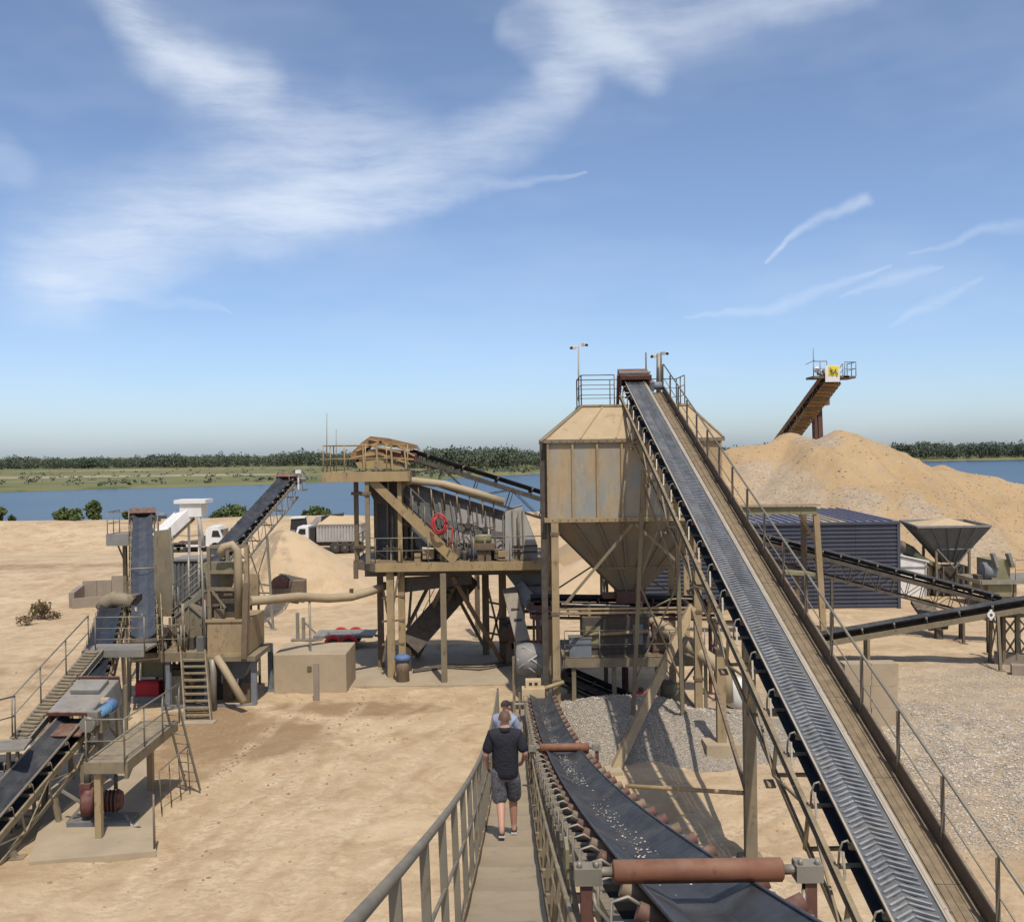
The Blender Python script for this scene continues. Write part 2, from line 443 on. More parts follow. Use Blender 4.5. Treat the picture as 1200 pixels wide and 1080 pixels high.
def m_sand(name, c1, c2, c3, gravel=None, scale=.35, bump=.6, attr=False, grey=False, gc=((.27, .21, .15), (.42, .34, .25))):
    s = NT(name)
    big = s.rng(s.noise(scale * .3, 6, .6), .34, .66)
    col = s.mix(big, c1, c2)
    col = s.mix(s.rng(s.noise(scale * 2.3, 8, .68), .48, .74), col, c3)
    fine = s.noise(16, 9, .76)
    col = s.mix(s.rng(fine, .35, .75, 0, .35), col, tuple(q * .62 for q in c2))
    h = s.math('ADD', s.noise(2.2, 9, .66), s.math('MULTIPLY', fine, .3))
    if attr:
        def at(n):
            a = s.new('ShaderNodeAttribute'); a.attribute_name = n; return a.outputs['Fac']
        wv = s.new('ShaderNodeVectorMath'); wv.operation = 'MULTIPLY_ADD'; nz = s.new('ShaderNodeTexNoise'); nz.inputs['Scale'].default_value = .7; nz.inputs['Detail'].default_value = 4; s.link(s.pos.outputs['Position'], nz.inputs['Vector']); s.link(nz.outputs['Color'], wv.inputs[0]); wv.inputs[1].default_value = (2.2, 2.2, 0); s.link(s.pos.outputs['Position'], wv.inputs[2]); wp = wv.outputs[0]
        col = s.mix(s.rng(s.noise(.55, 9, .74, vec=wp), .48, .62, 0, .72), col, (.36, .24, .13))
        col = s.mix(s.rng(s.noise(2.1, 9, .78, vec=wp), .52, .66, 0, .55), col, (.31, .205, .11))
        col = s.mix(s.rng(s.noise(1.3, 8, .72, vec=wp), .55, .68, 0, .5), col, (.68, .54, .36))
        col = s.mix(s.rng(s.noise(.23, 8, .68, stretch=(.6, 1.2, 1)), .52, .66, 0, .5), col, (.64, .49, .31))
        # pebbly ground
        vor = s.new('ShaderNodeTexVoronoi'); vor.inputs['Scale'].default_value = 17; s.link(s.pos.outputs['Position'], vor.inputs['Vector'])
        sepc = s.new('ShaderNodeSeparateColor'); s.link(vor.outputs['Color'], sepc.inputs[0])
        peb = s.mix(sepc.outputs[0], (.26, .22, .17), (.58, .50, .40))
        gmask = s.math('MULTIPLY', at('gravel'), s.rng(s.noise(.9, 8, .7), .30, .62))
        gmask = s.math('MULTIPLY', gmask, s.rng(sepc.outputs[1], .1, .5))
        col = s.mix(gmask, col, peb)
        # damp soil and other darker brown patches
        wet_brown = s.rng(s.math('ADD', at('wet_brown'), s.math('MULTIPLY', s.math('SUBTRACT', s.noise(.8, 8, .7), .5), 1.7)), .42, .85)
        col = s.mix(s.math('MULTIPLY', wet_brown, .78), col, (.235, .145, .07))
        h = s.math('ADD', h, s.math('MULTIPLY', s.math('MULTIPLY', gmask, vor.outputs['Distance']), 1.6))
        rut = at('rut'); lug = s.math('MULTIPLY', rut, s.rng(s.noise(5.5, 3, .6), .42, .6))
        col = s.mix(s.math('MULTIPLY', s.math('MULTIPLY', rut, s.rng(s.noise(.8, 6, .7), .38, .6)), .6), col, (.66, .51, .33))
        col = s.mix(s.math('MULTIPLY', lug, .45), col, (.33, .22, .12))
        col = s.mix(s.math('MULTIPLY', at('berm'), s.rng(s.noise(1.2, 7, .74), .42, .66, 0, .7)), col, (.34, .225, .12))
        h = s.math('SUBTRACT', h, s.math('MULTIPLY', lug, .25))
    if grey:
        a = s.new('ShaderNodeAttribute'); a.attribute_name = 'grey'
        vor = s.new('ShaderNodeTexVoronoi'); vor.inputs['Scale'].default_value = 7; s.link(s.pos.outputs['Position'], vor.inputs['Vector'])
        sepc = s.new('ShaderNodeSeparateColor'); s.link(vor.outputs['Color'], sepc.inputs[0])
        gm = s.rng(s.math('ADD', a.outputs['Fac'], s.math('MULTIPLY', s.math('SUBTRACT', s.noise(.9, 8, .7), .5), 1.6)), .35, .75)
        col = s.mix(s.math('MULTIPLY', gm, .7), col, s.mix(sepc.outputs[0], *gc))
        col = s.mix(s.rng(s.noise(.28, 7, .68, stretch=(1.6, 1, .45)), .52, .70, 0, .55), col, (.31, .205, .105))
        col = s.mix(s.rng(s.noise(1.6, 8, .75), .55, .75, 0, .5), col, (.50, .40, .27))
    if gravel:
        vor = s.new('ShaderNodeTexVoronoi'); vor.inputs['Scale'].default_value = gravel; s.link(s.pos.outputs['Position'], vor.inputs['Vector'])
        sepc = s.new('ShaderNodeSeparateColor'); s.link(vor.outputs['Color'], sepc.inputs[0])
        col = s.mix(s.math('MULTIPLY', s.rng(sepc.outputs[0], .0, 1.), .75), col, (.44, .385, .31))
        col = s.mix(s.math('MULTIPLY', s.rng(sepc.outputs[1], .55, .8), .5), col, (.17, .14, .11))
        h = s.math('ADD', h, s.math('MULTIPLY', vor.outputs['Distance'], 1.2))
    s.bump(h, bump, .085)
    return s.done(col, .95)
M['ground'] = m_sand('sand_ground', (.575, .425, .258), (.48, .345, .198), (.39, .265, .148), attr=True, bump=.8)
M['sandpile'] = m_sand('pale_sand', (.56, .41, .25), (.49, .355, .21), (.43, .305, .175), bump=.5)
M['stock'] = m_sand('ochre_sand', (.50, .34, .175), (.37, .245, .12), (.38, .29, .19), scale=.30, bump=1.0, grey=True)
M['stockgrey'] = m_sand('grey_gravel', (.42, .35, .27), (.34, .28, .21), (.5, .4, .28), gravel=3.5, bump=.8)
M['freshshaded'] = m_sand('fresh_shaded_sand', (.56, .41, .25), (.50, .36, .21), (.45, .32, .185), bump=.5, grey=True, gc=((.17, .125, .08), (.25, .19, .125)))  # dark tones paint both damp sand and the shade on the flank
M['gravel'] = m_sand('pale_gravel', (.36, .295, .215), (.30, .245, .18), (.42, .33, .22), gravel=20, bump=.7)
def m_stone():
    s = NT('loose_stone'); oi = s.new('ShaderNodeObjectInfo')
    w = s.new('ShaderNodeTexWhiteNoise'); mp = s.new('ShaderNodeVectorMath'); mp.operation = 'SCALE'; mp.inputs['Scale'].default_value = 6
    fl = s.new('ShaderNodeVectorMath'); fl.operation = 'FLOOR'; s.link(s.pos.outputs['Position'], mp.inputs[0]); s.link(mp.outputs[0], fl.inputs[0]); s.link(fl.outputs[0], w.inputs['Vector'])
    return s.done(s.mix(w.outputs['Value'], (.27, .23, .175), (.60, .53, .43)), .85)
M['stone'] = m_stone()
M['lump'] = m_concrete('sandstone_lump', (.40, .30, .19), (.33, .25, .165), (.46, .38, .28))
M['clod'] = m_concrete('earth_clod', (.34, .22, .115), (.27, .17, .085), (.42, .29, .16))
def m_leaf(name, c1, c2, sc_=.35):
    s = NT(name); col = s.mix(s.rng(s.noise(sc_, 4, .6), .35, .65), c1, c2)
    s.b.inputs['Subsurface Weight'].default_value = 0
    return s.done(col, .8)
M['leaf'] = m_leaf('leaf_green', (.060, .085, .022), (.095, .12, .035))
M['woodleaf'] = m_leaf('hazed_wood_green', (.066, .086, .056), (.112, .126, .076), .012)  # leaf green lightened, distance haze put into the colour
M['drybush'] = m_leaf('dry_twig', (.13, .09, .045), (.18, .13, .06), 1)
M['bark'] = m_leaf('bark', (.10, .075, .05), (.14, .11, .075), 2)
def m_water():
    s = NT('lake_water')
    n = s.math('ADD', s.noise(.35, 6, .6, stretch=(.5, 1, 1)), s.noise(.02, 3, .5))
    s.bump(n, .16, .35)
    col = s.mix(s.rng(s.noise(.006, 5, .6, stretch=(.4, 1.5, 1)), .4, .65), (.028, .058, .088), (.042, .078, .11))
    m = s.done(col, .3)
    s.b.inputs['Specular IOR Level'].default_value = .22
    return m
M['water'] = m_water()
def m_bank():
    s = NT('far_bank_grass')
    col = s.mix(s.rng(s.noise(.02, 7, .65, stretch=(.35, 1, 1)), .38, .62), (.13, .13, .045), (.19, .17, .07))
    col = s.mix(s.rng(s.noise(.012, 6, .6, stretch=(.22, 1.2, 1)), .56, .66), col, (.38, .30, .18))
    col = s.mix(s.rng(s.noise(.05, 6, .7), .52, .66), col, (.075, .095, .03))
    return s.done(col, .95)
M['bank'] = m_bank()


# ================================================================ THE SETTING
def sfbm(x, y, seed, f0, octv=5, gain=.55):
    r = np.random.default_rng(seed); out = np.zeros_like(np.asarray(x, dtype=float)); a = 1.0; f = f0
    for _ in range(octv):
        for _k in range(3):
            th = r.uniform(0, 2 * math.pi); ph = r.uniform(0, 6.28)
            out = out + a * np.sin((np.cos(th) * x + np.sin(th) * y) * f * r.uniform(.7, 1.4) + ph) / 3
        a *= gain; f *= 2.03
    return out
def sstep(a, b, v):
    t = np.clip((v - a) / (b - a), 0, 1); return t * t * (3 - 2 * t)
def hgt(x, y):
    x = np.asarray(x, dtype=float); y = np.asarray(y, dtype=float)
    h = .06 * sfbm(x, y, 3, .5, 4) + .028 * sfbm(x, y, 4, 2.4, 3)
    left = 1 - sstep(2, 14, x)
    crest = sstep(93, 108, y + 3 * sfbm(x, y, 5, .05, 3)) * (2.15 + .18 * sfbm(x, y, 6, .09, 4)) * left
    h = h + crest
    # low worn terraces on the left of the yard
    h = h + .55 * sstep(60, 75, y + 2.5 * sfbm(x, y, 8, .12, 3)) * sstep(18, 30, -x) * (1 - sstep(85, 96, y))
    fall = sstep(112, 124, y)
    h = h * (1 - fall) - 4.2 * fall
    return h
def hz(x, y): return float(hgt(x, y))
def GH(px, py):
    p = G(px, py)
    for _ in range(6): p = G(px, py, hz(p.x, p.y))
    return p


TRACKS = [[(150, 1100), (215, 1030), (310, 950), (420, 875), (530, 818)], [(235, 1110), (320, 1010), (400, 930), (480, 865), (560, 815)], [(60, 1080), (200, 990), (300, 915), (360, 850), (400, 800)], [(300, 1120), (350, 1040), (420, 985), (500, 965)],
          [(930, 800), (1020, 778), (1120, 768), (1230, 772)], [(920, 830), (1040, 800), (1130, 790), (1240, 800)], [(820, 1060), (900, 985), (960, 960), (1040, 965)],
          [(-40, 705), (60, 672), (200, 655), (420, 650)], [(-60, 760), (20, 735), (60, 700), (120, 675), (300, 668)], [(-60, 670), (100, 645), (330, 640)], [(20, 745), (60, 770), (30, 815), (-40, 850)]]
def ruts(x, y):
    rut = np.zeros_like(x); berm = np.zeros_like(x)
    wob = .22 * sfbm(x, y, 91, .5, 3)
    for pts in TRACKS:
        g = [G(*p) for p in pts]; best = np.full(x.shape, 1e9); sgn = np.zeros_like(x)
        for a, b in zip(g, g[1:]):
            dx, dy = b.x - a.x, b.y - a.y; L2 = dx * dx + dy * dy
            t = np.clip(((x - a.x) * dx + (y - a.y) * dy) / L2, 0, 1)
            d = np.hypot(x - a.x - t * dx, y - a.y - t * dy); s = np.sign((x - a.x) * dy - (y - a.y) * dx)
            m = d < best; best = np.where(m, d, best); sgn = np.where(m, s, sgn)
        c = best * sgn + wob
        fade = np.clip(.75 + .5 * sfbm(x, y, 92 + len(pts), .35, 3), 0, 1)
        for off in (-1.0, 1.0):
            q = np.abs(c - off)
            rut = np.maximum(rut, (1 - sstep(.16, .32, q)) * fade); berm = np.maximum(berm, np.exp(-((q - .42) / .13) ** 2) * fade)
    return rut, berm * (1 - rut)
def build_ground():
    xs = np.concatenate([np.arange(-260, -34, 5), np.arange(-34, -15, .5), np.arange(-15, 13, .16), np.arange(13, 34, .45), np.arange(34, 261, 5)])
    ys = np.concatenate([np.arange(-40, 15, 2.5), np.arange(15, 21, .5), np.arange(21, 44, .16), np.arange(44, 62, .4), np.arange(62, 132, 1.3)])
    X, Y = np.meshgrid(xs, ys); H = hgt(X, Y)
    RUT, BERM = ruts(X, Y); H = H - .022 * RUT + .014 * BERM + .014 * np.clip(sfbm(X, Y, 17, 3.1, 3), 0, 2) + .005 * sfbm(X, Y, 14, 6.5, 2)
    v = np.stack([X.ravel(), Y.ravel(), H.ravel()], 1)
    nx = len(xs); i = np.arange(len(ys) - 1)[:, None] * nx + np.arange(nx - 1)[None, :]
    f = np.stack([i, i + 1, i + nx + 1, i + nx], -1).reshape(-1, 4)
    me = np_mesh('ground', v, f, M['ground'], True)
    x = v[:, 0]; y = v[:, 1]
    def blob(px, py, rx, ry, soft=.5):
        c = G(px, py); d = np.sqrt(((x - c.x) / rx) ** 2 + ((y - c.y) / ry) ** 2)
        return 1 - sstep(1 - soft, 1 + soft, d)
    gr = np.maximum.reduce([blob(1130, 870, 6.0, 6.5), blob(1230, 800, 5, 4), blob(800, 860, 3.0, 2.2), blob(920, 840, 2.5, 4), blob(1180, 960, 3, 2.2)])
    wet_brown = np.maximum.reduce([blob(285, 868, 3.2, 2.6), blob(440, 770, 2.6, 3.4), blob(420, 830, 3.2, 1.2), blob(235, 845, 2.2, 2.2), blob(30, 800, 7, 6) * .55, blob(700, 830, 3, 2.5) * .8, blob(560, 765, 4, 4) * .6, blob(200, 905, 2, 2) * .7, blob(60, 626, 34, 6) * .85, blob(300, 622, 20, 4) * .6, blob(40, 672, 14, 2.5) * .7])  # damp soil, and darker brown patches around the tower
    trk = np.maximum.reduce([blob(330, 980, 5.5, 7), blob(1120, 770, 14, 8) * .9, blob(120, 660, 30, 16) * .8, blob(470, 870, 4, 6) * .7])
    for nm, a in (('gravel', gr), ('wet_brown', wet_brown), ('track', trk), ('rut', RUT.ravel()), ('berm', BERM.ravel())):
        at = me.attributes.new(nm, 'FLOAT', 'POINT'); at.data.foreach_set('value', a.astype(np.float32))
    o = bpy.data.objects.new('ground', me); C.objects.link(o); tag(o, 'pale sandy yard of the gravel works with wheel tracks', kind='structure')


def build_lake():
    v = [(-4000, 100, -2), (4000, 100, -2), (4000, 6000, -2), (-4000, 6000, -2)]
    o = bpy.data.objects.new('lake', np_mesh('lake', v, [(0, 1, 2, 3)], M['water'])); C.objects.link(o)
    tag(o, 'calm blue lake behind the sand yard', kind='structure')


SHORE = [(-4000, 300)] + [tuple(G(px, py, -2).xy) for px, py in ((-300, 582), (0, 577), (110, 573), (230, 570), (400, 565), (520, 561), (617, 556), (760, 549), (1030, 541.5), (1200, 538.5))] + [(1500, 800), (4000, 900)]
def shore_y(x):
    return np.interp(x, [p[0] for p in SHORE], [p[1] for p in SHORE])
def build_far():
    xs = np.concatenate([np.arange(-4000, -700, 150), np.arange(-700, 700, 12), np.arange(700, 4001, 150)]).astype(float)
    offs = np.array([-25, 0, 3, 12, 30, 60, 100, 160, 240, 330, 450, 700, 1200, 2400, 5000.])
    hs = np.array([-4, -2.4, -1.5, -1.0, -.7, -.5, -.3, -.1, 0, .2, .5, .8, 1, 1, 1])
    S = shore_y(xs) + 4 * sfbm(xs, xs * 0, 21, .03, 4)
    X = np.repeat(xs[None, :], len(offs), 0); Y = S[None, :] + offs[:, None]
    H = np.repeat(hs[:, None], len(xs), 1) + .35 * sfbm(X, Y, 22, .03, 4) * (offs[:, None] > 5)
    v = np.stack([X.ravel(), Y.ravel(), H.ravel()], 1); nx = len(xs)
    i = np.arange(len(offs) - 1)[:, None] * nx + np.arange(nx - 1)[None, :]
    f = np.stack([i, i + 1, i + nx + 1, i + nx], -1).reshape(-1, 4)
    o = bpy.data.objects.new('far_bank', np_mesh('far_bank', v, f, M['bank'], True)); C.objects.link(o)
    tag(o, 'low grassy far bank of the lake with pale sandy strips', kind='structure')
    # the wood beyond: leafy masses, nobody could count the trees
    V = []; F = []
    def crown(cx, cy, cz, r, h, n, s):
        nl = 4
        lob = rng.normal(0, 1, (nl, 3)) * np.array([r * .42, r * .42, h * .16]) + np.array([0, 0, h * .58])
        k = rng.integers(0, nl, n)
        u = rng.normal(0, 1, (n, 3)); u /= np.linalg.norm(u, axis=1)[:, None]
        p = lob[k] + u * np.array([r * .62, r * .62, h * .40]) * rng.uniform(.7, 1.05, (n, 1))
        p[:, 2] = np.abs(p[:, 2])
        a = rng.normal(0, 1, (n, 3)); a /= np.linalg.norm(a, axis=1)[:, None]
        b = np.cross(a, rng.normal(0, 1, (n, 3))); b /= np.linalg.norm(b, axis=1)[:, None]
        sz = s * rng.uniform(.6, 1.3, (n, 1)); a *= sz; b *= sz
        p += np.array([cx, cy, cz])
        base = sum(len(q) for q in V)
        V.append(np.stack([p - a - b, p + a - b, p + a + b, p - a + b], 1).reshape(-1, 3))
        F.append((np.arange(n)[:, None] * 4 + np.arange(4)[None, :]) + base)
    for _ in range(2100):
        px = rng.uniform(-60, 1260)
        off = np.interp(px, [-60, 0, 350, 420, 520, 617, 760, 1000, 1260], [430, 430, 380, 250, 120, 60, 25, 12, 12])
        t = rng.uniform(0, 1) ** 1.6
        x0 = (px - 600) / 1200; y = 500
        for _k in range(8): y = float(shore_y(x0 * y)) + off
        y += t * 170; x = x0 * y
        hh = np.interp(px, [0, 350, 480, 620, 1000, 1260], [7.6, 8.2, 9.0, 9.2, 8.4, 9.2]) * rng.uniform(.80, 1.05) * (1 + .14 * math.sin(px * .021 + 1) * math.sin(px * .057))
        if rng.uniform() < .02: hh *= 1.15
        crown(x, y, -.3, hh * rng.uniform(.32, .5), hh, 130, hh * .042)
    o = bpy.data.objects.new('far_wood', np_mesh('far_wood', np.concatenate(V), np.concatenate(F), M['woodleaf'])); C.objects.link(o)
    tag(o, 'dark green wood along the far side of the lake', kind='stuff')
    V.clear(); F.clear()
    for _ in range(520):
        px = rng.uniform(-60, 700)
        x0 = (px - 600) / 1200; y = 400
        off = rng.uniform(3, np.interp(px, [0, 350, 500, 700], [400, 340, 110, 40]))
        for _k in range(8): y = float(shore_y(x0 * y)) + off
        crown(x0 * y, y, -1.0, rng.uniform(.8, 2.2), rng.uniform(.6, 1.8), 16, .28)
    o = bpy.data.objects.new('far_scrub', np_mesh('far_scrub', np.concatenate(V), np.concatenate(F), M['woodleaf'])); C.objects.link(o)
    tag(o, 'scattered scrub on the grassy far bank', kind='stuff')


def leaf_cloud(lobes, n, size):
    """lobes: (centre, radii); returns quads"""
    V = []
    w = np.array([r[0] * r[1] * r[2] for _, r in lobes]); w = w / w.sum()
    k = rng.choice(len(lobes), n, p=w)
    c = np.array([l[0] for l in lobes])[k]; r = np.array([l[1] for l in lobes])[k]
    u = rng.normal(0, 1, (n, 3)); u /= np.linalg.norm(u, axis=1)[:, None]
    p = c + u * r * (rng.uniform(0, 1, (n, 1)) ** .45)
    a = rng.normal(0, 1, (n, 3)); a /= np.linalg.norm(a, axis=1)[:, None]
    b = np.cross(a, rng.normal(0, 1, (n, 3))); b /= np.linalg.norm(b, axis=1)[:, None]
    s = size * rng.uniform(.6, 1.35, (n, 1)); a = a * s; b = b * s * .6
    return np.stack([p - a, p - b, p + a, p + b], 1).reshape(-1, 3), np.arange(n * 4).reshape(-1, 4)


def shrub(px, py, y, w, h, label, n=900, name='lakeside_bush', size=.22, mleaf='leaf', mb='bark', group=None, trunk=True):
    base = P(px, py, y); zg = hz(base.x, y)
    top = base.z + h
    t = thing(name, label, 'bush', (base.x, y, zg), group)
    z0 = base.z - .25 * h
    lob = []
    for _ in range(9):
        lx = rng.uniform(-.5, .5) * w * .75; lz = rng.uniform(.25, 1) * (h + .25 * h)
        lz *= 1 - .45 * abs(lx) / (w * .5)
        q = rng.uniform(.14, .24) * w
        lob.append(((base.x + lx, y + rng.uniform(-.3, .3) * w, z0 + lz * .85), (q, q, q * .85)))
    v, f = leaf_cloud(lob, n, size)
    v[:, 2] = np.maximum(v[:, 2], hgt(v[:, 0], v[:, 1]) + .02)
    me = np_mesh('crown', v - np.array(t.location), f, M[mleaf]); o = bpy.data.objects.new('crown', me); C.objects.link(o); o.parent = t
    mbk = MB()
    for c, r in lob[:5]:
        mbk.tube((base.x, y, zg - .1), c, .05 * w / 3 + .012, 6, .01)
    mbk.build('trunk', M[mb], t)
    return t


def heap(name, cx, cy, fn, rx, ry, m, label, cat, n=70, extra=None, group=None, kind=None):
    """heightfield pile; fn(x, y) gives the height over z = 0 in world coordinates"""
    u = np.linspace(-1, 1, n); U, W = np.meshgrid(u, u)
    X = cx + U * rx; Y = cy + W * ry; H = fn(X, Y)
    H = np.maximum(H, -.25)
    v = np.stack([X.ravel() - cx, Y.ravel() - cy, H.ravel()], 1)
    i = np.arange(n - 1)[:, None] * n + np.arange(n - 1)[None, :]
    f = np.stack([i, i + 1, i + n + 1, i + n], -1).reshape(-1, 4)
    keep = (H.ravel()[f] > -.2).any(1); f = f[keep]
    me = np_mesh(name, v, f, m, True)
    if extra: extra(me, X, Y, H)
    o = bpy.data.objects.new(name, me); C.objects.link(o); o.location = (cx, cy, 0)
    tag(o, label, cat, group, kind)
    return o


def cone(x, y, cx, cy, h, slope, rnd=.8):
    d = np.sqrt((x - cx) ** 2 + (y - cy) ** 2 + rnd ** 2) - rnd
    return h - d * slope


def stones(pts, s0, s1, name, label, m='stone'):
    """many loose stones as one mesh: squashed octahedra"""
    pts = np.asarray(pts); n = len(pts)
    oc = np.array([(1, 0, 0), (0, 1, 0), (-1, 0, 0), (0, -1, 0), (0, 0, 1), (0, 0, -1)], float)
    s = rng.uniform(s0, s1, (n, 1, 1)) * rng.uniform(.6, 1.3, (n, 1, 3)) * np.array([1, 1, .7])
    th = rng.uniform(0, 6.28, n); c, sn = np.cos(th), np.sin(th)
    q = oc[None] * s
    q = np.stack([q[..., 0] * c[:, None] - q[..., 1] * sn[:, None], q[..., 0] * sn[:, None] + q[..., 1] * c[:, None], q[..., 2]], -1)
    v = (q + pts[:, None, :]).reshape(-1, 3)
    ff = np.array([(0, 1, 4), (1, 2, 4), (2, 3, 4), (3, 0, 4), (1, 0, 5), (2, 1, 5), (3, 2, 5), (0, 3, 5)])
    f = (np.arange(n)[:, None, None] * 6 + ff[None]).reshape(-1, 3)
    o = bpy.data.objects.new(name, np_mesh(name, v, f, M[m])); C.objects.link(o)
    tag(o, label, kind='stuff')
    return o


build_ground(); build_lake(); build_far()

# --- stockpiles
BIG = [G(0, 0) for _ in range(0)]
def big_fn(x, y):
    pk1 = P(985, 503, 84); pk0 = P(925, 505, 88); r1 = P(1100, 549, 86); r2 = P(1220, 566, 84); l0 = P(872, 520, 86); pm = P(955, 512, 85)
    n = .75 * sfbm(x, y, 31, .25, 5) + .22 * sfbm(x, y, 32, 1.3, 3)
    gul = .5 * np.abs(sfbm(x * 1.0, y * .25, 33, .55, 3))
    h = cone(x, y, pk1.x, pk1.y, pk1.z, .62, .9)
    for a, b, sl in ((pk0, pk0, .60), (pk0, l0, .60), (pk1, r1, .55), (r1, r2, .48), (pm, pk0, .6)):
        dx, dy = b.x - a.x, b.y - a.y; L2 = dx * dx + dy * dy + 1e-6
        t = np.clip(((x - a.x) * dx + (y - a.y) * dy) / L2, 0, 1)
        d = np.sqrt((x - a.x - t * dx) ** 2 + (y - a.y - t * dy) ** 2 + 1.4) - 1.18
        zz = a.z + (b.z - a.z) * t
        sag = 0 if a is not pk1 else -1.0 * np.sin(math.pi * t) * 1.3
        h = np.maximum(h, zz + sag - d * sl)
    r3 = P(1330, 570, 86)
    dx, dy = r3.x - r2.x, r3.y - r2.y
    t = np.clip(((x - r2.x) * dx + (y - r2.y) * dy) / (dx * dx + dy * dy), 0, 1)
    d = np.sqrt((x - r2.x - t * dx) ** 2 + (y - r2.y - t * dy) ** 2)
    h = np.maximum(h, r2.z + (r3.z - r2.z) * t - d * .45)
    # soft benches where the loader has cut the toe
    low = sstep(-.5, 4, h)
    return h + (n - gul) * np.clip(low, 0, 1) * .8 - .1 * (h < 0)
def big_extra(me, X, Y, H):
    gv = np.zeros(X.size); fx = X.ravel(); fy = Y.ravel(); fz = H.ravel()
    for px, py, yy, rx, rz_ in ((930, 575, 76, 3.6, 2.6), (1075, 605, 73, 2.0, 2.4), (905, 558, 78, 2.4, 1.8), (958, 516, 84, 1.6, .9), (1000, 585, 75, 2.5, 1.2), (1150, 640, 68, 5, 1.6), (985, 640, 70, 6, 1.5)):
        c = P(px, py, yy); d = np.sqrt(((fx - c.x) / rx) ** 2 + ((fz - c.z) / rz_) ** 2); gv = np.maximum(gv, np.clip(1.25 - d, 0, 1))
    at = me.attributes.new('grey', 'FLOAT', 'POINT'); at.data.foreach_set('value', gv.astype(np.float32)); return
    n = len(X)
    c1 = P(930, 575, 76); c2 = P(1075, 605, 73); c3 = P(910, 560, 78); c4 = P(955, 516, 84)
    mi = np.zeros(len(me.polygons), dtype=np.int32)
    cen = np.zeros(len(me.polygons) * 3, dtype=np.float32); me.polygons.foreach_get('center', cen); cen = cen.reshape(-1, 3) + np.array([BX, BY, 0])
    jag = .35 * sfbm(cen[:, 0], cen[:, 1], 41, 1.1, 4)
    for c, rx, ry, rz in ((c1, 3.0, 6, 2.4), (c2, 1.8, 5, 2.0), (c3, 2.0, 5, 1.6)):
        d = ((cen[:, 0] - c.x) / rx) ** 2 + ((cen[:, 2] - c.z) / rz) ** 2
        mi[(d + jag < 1) & (cen[:, 1] < c.y + 6)] = 1
    me.polygons.foreach_set('material_index', mi)
BX, BY = 30, 84
heap('sand_stockpile', BX, BY, big_fn, 42, 26, M['stock'], 'huge ochre sand stockpile rising behind the blue shed', 'sand pile', n=190, extra=big_extra)

_pl = P(332, 622, 66)
def pile_left(x, y):
    h = cone(x, y, _pl.x, _pl.y, _pl.z, .66, 1.0)
    b = P(372, 648, 69); h = np.maximum(h, cone(x, y, b.x, b.y, b.z - .1, .58, 1.6))
    return h + .09 * sfbm(x, y, 52, 1.3, 4)
def fresh_shade(me, X, Y, H):
    # damp new sand and the stacker's shadow, painted dark down the left flank
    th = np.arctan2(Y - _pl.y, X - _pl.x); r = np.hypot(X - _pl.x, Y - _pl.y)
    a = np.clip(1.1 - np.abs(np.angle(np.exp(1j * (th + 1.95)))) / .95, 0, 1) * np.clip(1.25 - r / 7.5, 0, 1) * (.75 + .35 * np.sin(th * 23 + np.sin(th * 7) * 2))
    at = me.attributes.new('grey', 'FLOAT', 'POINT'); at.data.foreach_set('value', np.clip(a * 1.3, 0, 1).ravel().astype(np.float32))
heap('sand_heap', _pl.x, _pl.y, pile_left, 10, 9, M['freshshaded'], 'pale sand heap dropped below the steep grey stacker conveyor', 'sand pile', n=90, extra=fresh_shade)
def pile_g(x, y):
    h = cone(x, y, 3.4, 33.0, 1.0, .30, .7); h = np.maximum(h, cone(x, y, 5.6, 32.0, .75, .26, .6)); h = np.maximum(h, cone(x, y, 1.9, 33.6, .55, .3, .5))
    return h + .07 * sfbm(x, y, 62, 1.7, 4) + .02 * sfbm(x, y, 63, 7, 2)
heap('gravel_heap', 4, 32.6, pile_g, 5.2, 4.2, M['gravel'], 'grey gravel heap spilling out below the tall silo', 'gravel pile', n=90)
_pd = P(690, 655, 62)
heap('sand_heap', _pd.x, _pd.y, lambda x, y: cone(x, y, _pd.x, _pd.y, _pd.z, .6, 1.0) + .1 * sfbm(x, y, 71, 1.2, 4), 7, 7, M['sandpile'], 'pale sand heap seen between the silo legs, under the hopper', 'sand pile', n=60)
_ps = P(290, 612, 100)
heap('sand_heap', _ps.x, _ps.y, lambda x, y: cone(x, y, _ps.x, _ps.y, _ps.z, .5, 1.5) + .15 * sfbm(x, y, 81, .8, 4), 9, 6, M['sandpile'], 'low sand heap beside the white truck cab', 'sand pile', n=50)

pts = []
while len(pts) < 4200:
    x = rng.uniform(8, 52); y = rng.uniform(62, 88); h = float(big_fn(x, y))
    if h > .1 and rng.uniform() < (.25 if h > 6 else .8): pts.append((x, y, h))
stones(pts, .03, .12, 'stockpile_stones', 'stones and lumps lying on the huge sand stockpile', 'lump')
# loose stones on the gravel areas
pts = []
while len(pts) < 7000:
    a = rng.uniform(1000, 1290); b = rng.uniform(775, 1010)
    g = G(a, b); w = math.exp(-((g.x - G(1130, 870).x) / 5.5) ** 2 - ((g.y - G(1130, 870).y) / 6.0) ** 2)
    if rng.uniform() < w: pts.append((g.x, g.y, hz(g.x, g.y) + .012))
stones(pts, .014, .05, 'loose_gravel', 'loose pale gravel scattered over the sand beside the sloping walkway')
pts = []
while len(pts) < 3800:
    x = rng.uniform(.4, 8.2); y = rng.uniform(29.4, 36.0); h = float(pile_g(x, y))
    if h > .02: pts.append((x, y, h + .01))
stones(pts, .012, .04, 'silo_gravel', 'loose grey pebbles on the gravel heap under the silo')
